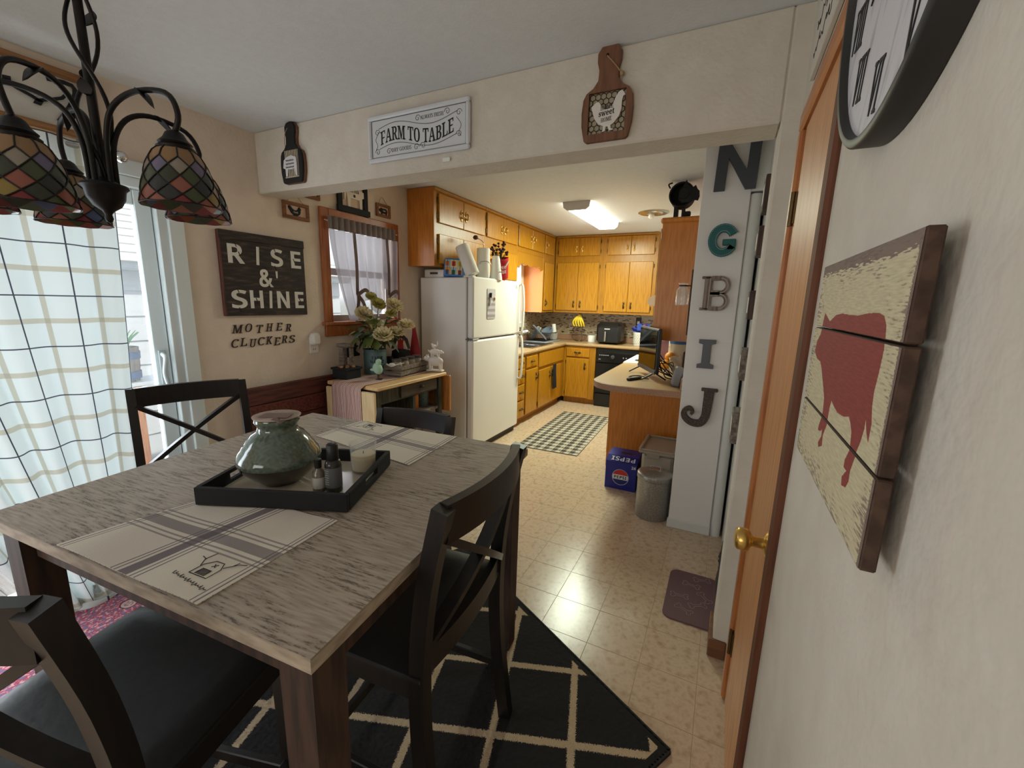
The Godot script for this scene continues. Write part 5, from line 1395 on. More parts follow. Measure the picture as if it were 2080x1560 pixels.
	mb = MB.new().ball(V(-0.008, 0.213, 0), V(0.022, 0.018, 0.014), 12, 8).ball(V(-0.026, 0.228, 0), V(0.011, 0.011, 0.01), 10, 6).tube(curve([V(0.008, 0.213, 0), V(0.022, 0.23, 0), V(0.02, 0.26, 0)], 8), 0.008, 0.003, 6).tube([V(-0.006, 0.2, 0), V(-0.006, 0.188, 0)], 0.006)
	obj("bird_figure", mb, wm, t)
	# on the shelf below
	t = thing("orange_jar", "orange painted glass jar on the shelf under the console table", "jar", V(-2.29, 0.591, -2.768))
	obj("jar_body", MB.new().lathe([Vector2(0, 0), Vector2(0.04, 0), Vector2(0.044, 0.008), Vector2(0.044, 0.115), Vector2(0.032, 0.135), Vector2(0.032, 0.16), Vector2(0.026, 0.16), Vector2(0, 0.158)], 28), mat(C(206, 120, 30), 0.4), t)
	t = thing("blue_pail", "grey blue enamel pail on the shelf under the console table", "pail", V(-2.3, 0.591, -2.892))
	obj("pail_body", MB.new().lathe([Vector2(0, 0), Vector2(0.056, 0), Vector2(0.063, 0.17), Vector2(0.067, 0.174), Vector2(0.06, 0.176), Vector2(0.053, 0.01), Vector2(0, 0.01)], 32), tri_mat(noise_tex(51, 0.06, [[0.0, C(60, 78, 84)], [0.6, C(84, 104, 110)], [1.0, C(150, 160, 158)]]), V(5, 5, 5), 0.5), t)
	obj("pail_handle", MB.new().tube(curve([V(-0.064, 0.165, 0), V(-0.05, 0.12, 0.05), V(0.05, 0.12, 0.05), V(0.064, 0.165, 0)], 14), 0.003), M.steel, t)
	# night light plugged in beside the window
	t = thing("wall_outlet", "white wall outlet between the carved sign and the nook window", "outlet", V(LW, 1.145, -2.17), PI / 2)
	obj("plate", MB.new().box(V(0, 0, 0.003), V(0.075, 0.12, 0.006), 0.003), M.plastic_white, t)
	obj("socket_slots", MB.new().box(V(-0.008, -0.03, 0.0065), V(0.003, 0.012, 0.001)).box(V(0.008, -0.03, 0.0065), V(0.003, 0.012, 0.001)), M.black, t)
	t = thing("night_light", "white rounded plug-in night light in the wall outlet", "night light", V(LW + 0.007, 1.19, -2.17), PI / 2)
	obj("light_body", MB.new().prism(rrect(0.075, 0.09, 0.025), 0.04, 0.014), M.plastic_white, t)

func frame_parts(t: Node3D, w: float, h: float, fw: float, d: float, m: Material) -> void:
	for s: float in [-1.0, 1.0]:
		obj("frame_rail", MB.new().span(-w / 2, w / 2, s * h / 2 - (fw if s > 0 else 0.0), s * h / 2 + (0.0 if s > 0 else fw), 0, d, 0.002), m, t)
		obj("frame_stile", MB.new().span(s * w / 2 - (fw if s > 0 else 0.0), s * w / 2 + (0.0 if s > 0 else fw), -h / 2 + fw, h / 2 - fw, 0, d, 0.002), m, t)

func wall_things() -> void:
	var lx := LW + 0.001
	# carved RISE & SHINE sign
	var t := thing("rise_sign", "dark weathered wooden sign with white stencilled capitals above the plank bench", "sign", V(lx, 1.622, -1.838), PI / 2)
	var sg := noise_tex(60, 0.02, [[0.0, C(30, 22, 20)], [0.5, C(46, 36, 33)], [0.72, C(64, 50, 44)], [1.0, C(112, 90, 74)]], 5)
	obj("board", MB.new().span(-0.282, 0.282, -0.252, 0.248, 0, 0.02, 0.003), tri_mat(sg, V(1.2, 7, 7), 0.7), t)
	obj("top_rail", MB.new().span(-0.284, 0.284, 0.2, 0.252, 0.002, 0.026, 0.004), tri_mat(sg, V(1.2, 7, 7), 0.7), t)
	obj("side_trim", MB.new().span(-0.288, -0.276, -0.252, 0.25, 0, 0.022, 0.002), wood(61, C(60, 26, 22), C(90, 44, 36), C(110, 60, 50), 1), t)
	for q in [["R", -0.19, 0.12, 0.1], ["I", -0.055, 0.12, 0.0], ["S", 0.075, 0.12, 0.085], ["E", 0.215, 0.12, 0.075], ["&", -0.01, -0.015, 0.095], ["'", 0.065, 0.012, 0.0], ["S", -0.195, -0.15, 0.095], ["H", -0.085, -0.15, 0.085], ["I", 0.01, -0.15, 0.0], ["N", 0.1, -0.15, 0.09], ["E", 0.222, -0.15, 0.068]]:
		var h: float = 0.112
		var w: float = q[3]
		if q[0] == "I":
			obj("stencil_letter", MB.new().at(q[1], q[2], 0.0206, 0, 0, -0.06).box(Vector3.ZERO, V(0.018, h, 0.0014)), M.chalk, t)
			continue
		if q[0] == "'": w = 0.014; h = 0.045
		obj("stencil_letter", MB.new().at(q[1], q[2], 0.02).text(q[0], w, h, 0.0012, "Droid Sans", 400, false, null, 0.9), M.chalk, t)
	# breaks in the stencil
	var mb := MB.new()
	for p: Vector2 in [Vector2(-0.19, 0.175), Vector2(-0.17, 0.12), Vector2(0.06, 0.172), Vector2(0.06, 0.055), Vector2(-0.005, 0.05), Vector2(0.01, -0.065), Vector2(-0.2, -0.097), Vector2(-0.195, -0.214), Vector2(0.225, -0.15), Vector2(0.2, 0.112), Vector2(-0.085, -0.155)]:
		mb.at(p.x, p.y, 0.0208, 0, 0, 0.4).box(Vector3.ZERO, V(0.005, 0.03, 0.0022))
	obj("stencil_breaks", mb, mat(C(44, 34, 31), 0.8), t)
	# MOTHER CLUCKERS
	for row in 2:
		var s: String = ["MOTHER", "CLUCKERS"][row]
		for k in s.length():
			var f := float(k) / (s.length() - 1)
			var z := lerpf(-1.625, -1.975, f) if row == 0 else lerpf(-1.6, -1.995, f)
			var y := (1.288 if row == 0 else 1.2) + 0.006 * sin(k * 2.2)
			var w := 0.062 if s[k] == "M" else 0.042
			mb = MB.new().text(s[k], w, 0.052, 0.005, "Droid Serif", 500, true, func(p: Vector3) -> Vector3: return V(p.x + p.y * 0.25, p.y, p.z))
			solo("wall_letter", mb, mat(C(56, 38, 30), 0.7), "small brown letter %s, %s in the %s row of wall letters" % [s[k], ["first", "second", "third", "fourth", "fifth", "sixth", "seventh", "eighth"][k], ["upper", "lower"][row]], "letter", V(lx, y, z), PI / 2, "small brown wall letters under the carved sign")
	# small frames around the window
	for q in [[-2.09, 2.068, 0.2, 0.11, "small brown frame with a black chicken hanging left of the nook window", 0], [-2.935, 2.228, 0.165, 0.105, "small brown frame with a black pig hanging right of the nook window", 1], [-2.17, 2.24, 0.24, 0.13, "small brown frame half hidden behind the header, above the chicken frame", 2]]:
		t = thing("animal_picture", q[4], "frame", V(lx, q[1], q[0]), PI / 2)
		frame_parts(t, q[2], q[3], 0.022, 0.018, M.frame_wood)
		obj("backing", MB.new().span(-q[2] / 2 + 0.01, q[2] / 2 - 0.01, -q[3] / 2 + 0.01, q[3] / 2 - 0.01, 0, 0.006), mat(C(222, 190, 168), 0.8), t)
		if q[5] == 0:
			obj("chicken_cutout", MB.new().at(-0.005, -0.004, 0.006).scaled_prism(poly([-0.052, 0.034, -0.04, 0.036, -0.026, 0.02, -0.012, 0.01, 0.006, 0.008, 0.02, 0.018, 0.026, 0.032, 0.036, 0.036, 0.042, 0.026, 0.05, 0.02, 0.042, 0.016, 0.042, 0.0, 0.034, -0.016, 0.018, -0.026, 0.016, -0.038, 0.008, -0.038, 0.006, -0.028, -0.004, -0.028, -0.008, -0.038, -0.016, -0.036, -0.014, -0.026, -0.034, -0.012, -0.046, 0.006, -0.056, 0.022]), 0.95, 0.006), M.black_matte, t)
			obj("frame_lettering", MB.new().at(-0.005, -0.008, 0.0125).text("Cluck", 0.034, 0.012, 0.0008, "Droid Serif", 400, true), M.chalk, t)
		if q[5] == 1:
			obj("pig_cutout", MB.new().at(0.0, 0.0, 0.006).scaled_prism(poly([-0.05, 0.0, -0.046, 0.012, -0.03, 0.016, -0.026, 0.024, -0.016, 0.018, 0.03, 0.02, 0.044, 0.01, 0.048, -0.008, 0.042, -0.016, 0.042, -0.03, 0.03, -0.03, 0.028, -0.02, -0.012, -0.02, -0.014, -0.03, -0.026, -0.03, -0.026, -0.014, -0.044, -0.008]), 1.0, 0.006), M.black_matte, t)
			obj("frame_lettering", MB.new().at(0.008, 0.0, 0.0125).text("Oink", 0.03, 0.013, 0.0008, "Droid Serif", 400, true), M.chalk, t)
		obj("hanging_wire", MB.new().tube(curve([V(-q[2] * 0.3, q[3] / 2, 0.008), V(-0.01, q[3] / 2 + 0.055, 0.004), V(q[2] * 0.3, q[3] / 2, 0.008)], 12), 0.0015, -1, 5), M.twine, t)
	t = thing("cow_picture", "black slatted frame with a white cow cut-out above the nook window", "frame", V(lx, 2.275, -2.6), PI / 2)
	for s: float in [-1.0, 1.0]:
		obj("frame_stile", MB.new().span(s * 0.13 - 0.022, s * 0.13 + 0.022, -0.15, 0.15, 0.002, 0.02, 0.003), M.black_matte, t)
		obj("frame_rail", MB.new().span(-0.165, 0.165, s * 0.11 - 0.022, s * 0.11 + 0.022, 0.012, 0.03, 0.003), M.black_matte, t)
	obj("backing", MB.new().span(-0.12, 0.12, -0.11, 0.12, 0, 0.005), mat(C(224, 196, 172), 0.8), t)
	obj("cow_cutout", MB.new().at(0.005, 0.0, 0.006).scaled_prism(poly([-0.085, 0.05, 0.05, 0.06, 0.075, 0.05, 0.1, 0.04, 0.1, 0.0, 0.08, -0.005, 0.075, -0.085, 0.06, -0.085, 0.055, -0.02, -0.03, -0.02, -0.035, -0.085, -0.055, -0.085, -0.06, -0.02, -0.07, 0.02, -0.08, -0.04, -0.09, -0.04]), 1.05, 0.012), mat(C(238, 226, 212), 0.7), t)
	obj("frame_lettering", MB.new().at(0.0, 0.036, 0.0185).text("fresh milk", 0.12, 0.026, 0.0008, "Droid Serif", 400, true), M.ink, t)
	obj("flower_print", MB.new().at(0.01, 0.0, 0.0185).prism(rrect(0.022, 0.022, 0.01), 0.0008), M.ink, t)
	# long framed script panel above the sliding door
	t = thing("framed_script", "long wooden framed panel with black metal script above the sliding door", "frame", V(lx, 2.305, -0.5), PI / 2)
	frame_parts(t, 1.16, 0.27, 0.032, 0.025, wood(62, C(108, 70, 36), C(140, 94, 52), C(156, 108, 64), 0, 0.5))
	obj("backing", MB.new().span(-0.56, 0.56, -0.12, 0.12, 0, 0.004), mat(C(206, 200, 190), 0.8), t)
	mb = MB.new()
	var pts := []
	for k in 60:
		var u := k / 59.0
		pts.append(V(-0.4 + 0.85 * u + 0.03 * sin(k * 1.1), 0.05 * sin(k * 0.55) * (1.0 + 0.4 * sin(k * 0.21)), 0.012))
	mb.bar(pts, 0.012, 0.006, Vector3.BACK)
	mb.bar(curve([V(0.42, 0.08, 0.012), V(0.5, 0.085, 0.012), V(0.5, 0.03, 0.012), V(0.44, -0.08, 0.012)], 10), 0.016, 0.006, Vector3.BACK)
	obj("metal_script", mb, M.black_matte, t)

func header_things() -> void:
	var z := HZ + 0.001
	# tin sign
	var t := thing("tin_sign", "white embossed tin sign with curved black lettering on the header wall", "sign", V(-1.46, 2.303, z))
	var tin := mat(C(212, 214, 218), 0.3)
	obj("tin_panel", MB.new().span(-0.3, 0.3, -0.1, 0.1, 0.0, 0.012, 0.002), tin, t)
	for s: float in [-1.0, 1.0]:
		obj("raised_rim", MB.new().span(-0.31, 0.31, s * 0.1 - 0.011, s * 0.1 + 0.011, 0.0, 0.022, 0.006), tin, t)
		obj("raised_rim", MB.new().span(s * 0.3 - 0.011, s * 0.3 + 0.011, -0.09, 0.09, 0.0, 0.022, 0.006), tin, t)
	var mb := MB.new()
	for s: float in [-1.0, 1.0]:
		mb.bar([V(-0.287, s * 0.087, 0.013), V(0.287, s * 0.087, 0.013)], 0.0022, 0.001, Vector3.BACK)
		mb.bar([V(s * 0.287, -0.087, 0.013), V(s * 0.287, 0.087, 0.013)], 0.0022, 0.001, Vector3.BACK)
	obj("border_line", mb, mat(C(70, 70, 74), 0.5), t)
	var wave := func(p: Vector3) -> Vector3:
		var x := p.x
		var dy := 0.022 * sin(x * 14.5)
		return V(p.x + p.y * 0.12, p.y + dy * -0.9 + 0.0, p.z)
	mb = MB.new().at(-0.005, -0.004, 0.012).text("FARM TO TABLE", 0.45, 0.064, 0.001, "Droid Serif", 700, false, func(p: Vector3) -> Vector3: return V(p.x, p.y - 0.02 * sin((p.x + 0.02) * 14.0) + 0.01 * p.x, p.z))
	obj("main_lettering", mb, M.ink, t)
	obj("top_lettering", MB.new().at(0.095, 0.062, 0.012).text("ALWAYS FRESH", 0.135, 0.017, 0.001, "Droid Serif", 400), mat(C(60, 60, 66), 0.6), t)
	obj("bottom_lettering", MB.new().at(-0.095, -0.062, 0.012).text("DRY GOODS", 0.125, 0.018, 0.001, "Droid Serif", 400), mat(C(60, 60, 66), 0.6), t)
	mb = MB.new()
	for s: float in [-1.0, 1.0]:
		var pts := []
		for k in 25:
			var x := -0.24 + 0.48 * k / 24.0
			pts.append(V(x, s * 0.048 - 0.02 * sin((x + 0.02) * 14.0) + 0.01 * x, 0.0125))
		mb.bar(pts, 0.0022, 0.001, Vector3.BACK)
	for q in [[-0.25, 0.03, 1.0], [-0.25, -0.062, -1.0], [0.25, 0.052, 1.0], [0.25, -0.04, -1.0], [-0.175, -0.065, 1.0], [0.0, -0.066, 1.0], [0.04, -0.064, -1.0], [0.01, 0.062, 1.0], [0.185, 0.066, -1.0]]:
		var pts := []
		for k in 15:
			var a := k * 0.55
			var r := 0.017 * (1.0 - k / 17.0)
			pts.append(V(q[0] + q[2] * r * cos(a), q[1] + r * sin(a), 0.0125))
		mb.bar(pts, 0.0022, 0.001, Vector3.BACK)
	for s: float in [-1.0, 1.0]:
		mb.bar(curve([V(s * 0.235, 0.035, 0.0125), V(s * 0.262, 0.0, 0.0125), V(s * 0.25, -0.03, 0.0125), V(s * 0.262, -0.05, 0.0125)], 14), 0.002, 0.001, Vector3.BACK)
	obj("scroll_lines", mb, mat(C(50, 50, 56), 0.5), t)
	solo("wall_clip", MB.new().span(-0.022, 0.022, -0.01, 0.01, 0, 0.008, 0.003), M.plastic_white, "tiny white adhesive hook on the header below the tin sign", "hook", V(-1.287, 2.163, z))
	# brown board with the hen
	var outline := [0.0, 0.172, -0.03, 0.166, -0.046, 0.145, -0.046, 0.115, -0.038, 0.085, -0.04, 0.05, -0.058, 0.026, -0.085, 0.01, -0.097, -0.012, -0.102, -0.06, -0.1, -0.11, -0.088, -0.163, -0.078, -0.17, 0.078, -0.17, 0.088, -0.163, 0.1, -0.11, 0.102, -0.06, 0.097, -0.012, 0.085, 0.01, 0.058, 0.026, 0.04, 0.05, 0.038, 0.085, 0.046, 0.115, 0.046, 0.145, 0.03, 0.166]
	t = thing("hen_board", "brown cutting board plaque with white hen on chicken wire on the header", "plaque", V(-0.512, 2.312, z))
	# the board has a square opening: cut by a boolean
	var cs := CSGCombiner3D.new()
	cs.name = "board"
	var cp := CSGPolygon3D.new()
	cp.polygon = poly(outline); cp.depth = 0.018; cp.position = V(0, 0, 0.018)
	cs.add_child(cp)
	var cb := CSGBox3D.new()
	cb.size = V(0.148, 0.15, 0.1); cb.position = V(0, -0.066, 0.01); cb.operation = CSGShape3D.OPERATION_SUBTRACTION
	cs.add_child(cb)
	var ch := CSGCylinder3D.new()
	ch.radius = 0.007; ch.height = 0.1; ch.rotation.x = PI / 2; ch.position = V(-0.008, 0.135, 0); ch.operation = CSGShape3D.OPERATION_SUBTRACTION
	cs.add_child(ch)
	cs.material_override = M.walnut
	t.add_child(cs, true)
	obj("mesh_backing", MB.new().span(-0.076, 0.076, -0.143, 0.011, 0.001, 0.004), mat(C(176, 164, 140), 0.9), t)
	mb = MB.new()
	var hx := 0.0125
	for r in 8:
		for q in 8:
			var cx := -0.072 + q * hx * 1.732 + (hx * 0.866 if r % 2 else 0.0)
			var cy := -0.136 + r * hx * 1.5
			for e in 3:
				var a0 := PI / 6 + e * PI / 3; var a1 := PI / 6 + (e + 1) * PI / 3
				var p0 := V(cx + hx * cos(a0), cy + hx * sin(a0), 0.008); var p1 := V(cx + hx * cos(a1), cy + hx * sin(a1), 0.008)
				if absf(p0.x) < 0.076 and absf(p1.x) < 0.076 and p0.y < 0.012 and p1.y < 0.012: mb.tube([p0, p1], 0.0013, -1, 4)
	obj("chicken_wire", mb, M.iron, t)
	var hen := [-0.04, 0.03, -0.03, 0.028, -0.012, 0.0, 0.01, -0.004, 0.028, 0.012, 0.04, 0.04, 0.052, 0.056, 0.064, 0.06, 0.072, 0.05, 0.078, 0.04, 0.07, 0.036, 0.066, 0.02, 0.066, -0.01, 0.058, -0.036, 0.036, -0.06, 0.024, -0.066, 0.026, -0.078, 0.038, -0.084, 0.018, -0.088, 0.012, -0.07, 0.004, -0.07, 0.002, -0.086, -0.014, -0.09, -0.008, -0.08, -0.008, -0.066, -0.03, -0.056, -0.046, -0.036, -0.056, -0.01, -0.062, 0.012, -0.052, 0.022]
	obj("hen_cutout", MB.new().at(-0.004, -0.052, 0.009).scaled_prism(poly(hen), 0.95, 0.006), mat(C(222, 216, 208), 0.7), t)
	for q in [["HOME", -0.048, 0.05, 0.015, "Droid Serif"], ["sweet", -0.068, 0.062, 0.019, "Droid Serif"], ["HOME", -0.092, 0.042, 0.015, "Droid Serif"]]:
		obj("hen_lettering", MB.new().at(0.0, q[1], 0.0155).text(q[0], q[2], q[3], 0.0008, q[4], 700 if q[0] == "sweet" else 400, q[0] == "sweet", func(p: Vector3) -> Vector3: return V(p.x, p.y + p.x * 0.1, p.z)), M.ink, t)
	obj("twine_loop", MB.new().tube(curve([V(-0.01, 0.133, 0.02), V(0.02, 0.1, 0.024), V(0.05, 0.065, 0.014)], 10), 0.0022, -1, 5).ball(V(0.052, 0.062, 0.014), V(0.009, 0.009, 0.008), 8, 6).tube([V(0.05, 0.06, 0.014), V(0.045, 0.04, 0.016)], 0.002, -1, 5), M.twine, t)
	# black board with the cow
	t = thing("cow_board", "narrow black cutting board plaque with white cow on the header by the window wall", "plaque", V(-2.362, 2.315, z))
	var ol2 := PackedVector2Array()
	for k in range(0, outline.size(), 2): ol2.append(Vector2(outline[k] * 0.93, outline[k + 1] * 0.96))
	obj("board", MB.new().prism(ol2, 0.028, 0.004), M.black_matte, t)
	obj("board_edge", MB.new().at(0.004, -0.002, 0).prism(ol2, 0.016, 0.002), M.walnut, t)
	obj("slat_panel", MB.new().span(-0.055, 0.062, -0.135, 0.012, 0.026, 0.03, 0.001), mat(C(186, 172, 150), 0.8), t)
	mb = MB.new()
	for k in 9: mb.box(V(-0.05 + k * 0.0135, -0.06, 0.031), V(0.0022, 0.14, 0.002))
	obj("slat_lines", mb, M.ink, t)
	obj("cow_cutout", MB.new().at(0.0, -0.068, 0.032).scaled_prism(poly([-0.058, 0.0, -0.052, 0.028, -0.03, 0.042, 0.01, 0.05, 0.05, 0.038, 0.056, 0.01, 0.056, -0.06, 0.042, -0.06, 0.034, -0.02, 0.016, -0.026, -0.02, -0.022, -0.026, -0.06, -0.04, -0.06, -0.042, -0.02, -0.06, -0.014]), 1.0, 0.005), mat(C(212, 210, 212), 0.7), t)
	mb = MB.new()
	for r in 3:
		var pts := []
		for k in 24: pts.append(V(-0.035 + 0.07 * k / 23.0, -0.045 - r * 0.018 + 0.005 * sin(k * 1.9 + r), 0.0378))
		mb.bar(pts, 0.0022, 0.001, Vector3.BACK)
	obj("script_lines", mb, M.ink, t)
	obj("twine_loop", MB.new().tube(curve([V(-0.01, 0.13, 0.03), V(-0.035, 0.1, 0.03), V(-0.06, 0.055, 0.016), V(-0.045, 0.035, 0.02)], 10), 0.002, -1, 5), M.twine, t)

func letters() -> void:
	var z := -2.919
	var t := thing("letter_block", "large dark grey letter N at the top of the letter column", "letter", V(-0.035, 2.293, z), 0, "big letters on the wall end")
	obj("letter_face", MB.new().prism(poly([-0.112, -0.132, -0.054, -0.132, -0.048, 0.04, 0.052, -0.132, 0.104, -0.132, 0.112, 0.132, 0.054, 0.132, 0.05, -0.03, -0.052, 0.132, -0.104, 0.132]), 0.025, 0.002), mat(C(70, 74, 80), 0.6), t)
	t = thing("letter_block", "teal stitched letter G, second in the letter column", "letter", V(-0.066, 1.884, z), 0, "big letters on the wall end")
	var arc := []
	for k in 25:
		var a := deg_to_rad(28 + k * 12.6)
		arc.append(V(0.058 * cos(a), 0.07 * sin(a), 0.018))
	arc.append(V(0.06, -0.02, 0.018)); arc.append(V(0.045, -0.012, 0.018)); arc.append(V(0.01, -0.012, 0.018))
	obj("letter_face", MB.new().bar(arc.slice(0, 25), 0.046, 0.032, Vector3.BACK).box(V(0.046, -0.026, 0.018), V(0.046, 0.062, 0.032), 0.004).box(V(0.028, -0.012, 0.018), V(0.06, 0.034, 0.0315), 0.004), mat(C(40, 98, 98), 0.7), t)
	var mb := MB.new()
	for k in 44:
		var a := deg_to_rad(28 + k * 6.9)
		for r: float in [0.38, -0.38]:
			mb.at((0.058 + 0.046 * r) * cos(a), (0.07 + 0.046 * r) * sin(a), 0.0345, 0, 0, a).box(Vector3.ZERO, V(0.002, 0.005, 0.002))
	obj("stitching", mb, mat(C(160, 196, 190), 0.8), t)
	t = thing("letter_block", "weathered grey wooden letter B, third in the letter column", "letter", V(-0.073, 1.577, z), 0, "big letters on the wall end")
	var gb := wood(66, C(88, 74, 66), C(130, 114, 104), C(164, 148, 138), 1, 0.8)
	mb = MB.new().at(-0.045, 0, 0).box(V(0, 0, 0.012), V(0.044, 0.196, 0.024), 0.003).box(V(-0.014, 0.094, 0.012), V(0.05, 0.016, 0.024), 0.003).box(V(-0.014, -0.094, 0.012), V(0.05, 0.016, 0.024), 0.003)
	mb.home()
	for s: float in [-1.0, 1.0]:
		var pts := [V(-0.03, s * 0.09, 0.013)]
		for k in 13:
			var a := s * (PI / 2 - PI * k / 12.0)
			pts.append(V(0.022 + 0.04 * cos(a), s * 0.047 + 0.043 * sin(a), 0.013))
		pts.append(V(-0.03, s * 0.006, 0.013))
		mb.bar(pts, 0.026, 0.026, Vector3.BACK)
	obj("letter_face", mb, gb, t)
	mb = MB.new().bar([V(-0.036, -0.09, 0.026), V(-0.036, 0.09, 0.026)], 0.006, 0.006, Vector3.BACK)
	for s: float in [-1.0, 1.0]:
		var pts := []
		for k in 13:
			var a := s * (PI / 2 - PI * k / 12.0)
			pts.append(V(0.022 + 0.04 * cos(a), s * 0.047 + 0.043 * sin(a), 0.027))
		mb.bar(pts, 0.006, 0.006, Vector3.BACK)
	obj("raised_bead", mb, mat(C(178, 164, 154), 0.8), t)
	t = thing("letter_block", "small grey serif letter I, fourth in the letter column", "letter", V(-0.088, 1.207, z), 0, "big letters on the wall end")
	obj("letter_face", MB.new().prism(poly([-0.048, -0.09, 0.048, -0.09, 0.048, -0.066, 0.024, -0.06, 0.024, 0.06, 0.048, 0.066, 0.048, 0.09, -0.048, 0.09, -0.048, 0.066, -0.024, 0.06, -0.024, -0.06, -0.048, -0.066]), 0.02, 0.002), mat(C(96, 98, 104), 0.55), t)
	t = thing("letter_block", "dark rusty curled letter J at the bottom of the letter column", "letter", V(-0.09, 0.86, z), 0, "big letters on the wall end")
	var rust := tri_mat(noise_tex(67, 0.05, [[0.0, C(52, 44, 40)], [0.5, C(78, 66, 58)], [1.0, C(112, 94, 80)]]), V(5, 5, 5), 0.75)
	mb = MB.new().bar(curve([V(0.045, 0.12, 0.016), V(0.042, 0.03, 0.016), V(0.036, -0.05, 0.016), V(0.01, -0.095, 0.016), V(-0.04, -0.098, 0.016), V(-0.082, -0.07, 0.016), V(-0.09, -0.03, 0.016), V(-0.062, -0.005, 0.016), V(-0.04, -0.025, 0.016), V(-0.048, -0.045, 0.016)], 36), 0.06, 0.032, Vector3.BACK, 0.016, 0.032)
	mb.box(V(0.045, 0.124, 0.016), V(0.095, 0.018, 0.034), 0.003)
	obj("letter_face", mb, rust, t)
	# hanging wooden blocks on the passage wall
	var ys := [1.99, 1.79, 1.51, 1.235, 0.93]
	var hs := [0.145, 0.125, 0.13, 0.145, 0.155]
	var names := ["topmost hanging dark wood block just under the header edge", "second hanging dark wood block from the top, beside the teal letter", "third hanging dark wood block from the top, beside the grey B", "fourth hanging greyish wood block from the top", "lowest hanging grey wood block beside the rusty J"]
	for k in 5:
		t = thing("hanging_block", names[k], "plaque", V(0.1295, ys[k], -2.3), -PI / 2, "wood blocks hanging in the passage")
		obj("block", MB.new().box(V(0, 0, 0.0205 + 0.0015 * k), V(0.14, hs[k], 0.039 + 0.003 * k), 0.003), wood(70 + k, C(44, 30, 24), C(66, 46, 38), C(86, 62, 52), 1, 0.7) if k < 3 else M.grey_wood, t)
		obj("hanging_wire", MB.new().tube(curve([V(-0.05, hs[k] / 2, 0.012), V(0, hs[k] / 2 + 0.07, 0.006), V(0.05, hs[k] / 2, 0.012)], 10), 0.0015, -1, 5), M.iron, t)
		obj("block_print", MB.new().box(V(0, 0, 0.0405 + 0.003 * k), V(0.1, hs[k] * 0.55, 0.001)), mat(C(206, 200, 190), 0.8), t)

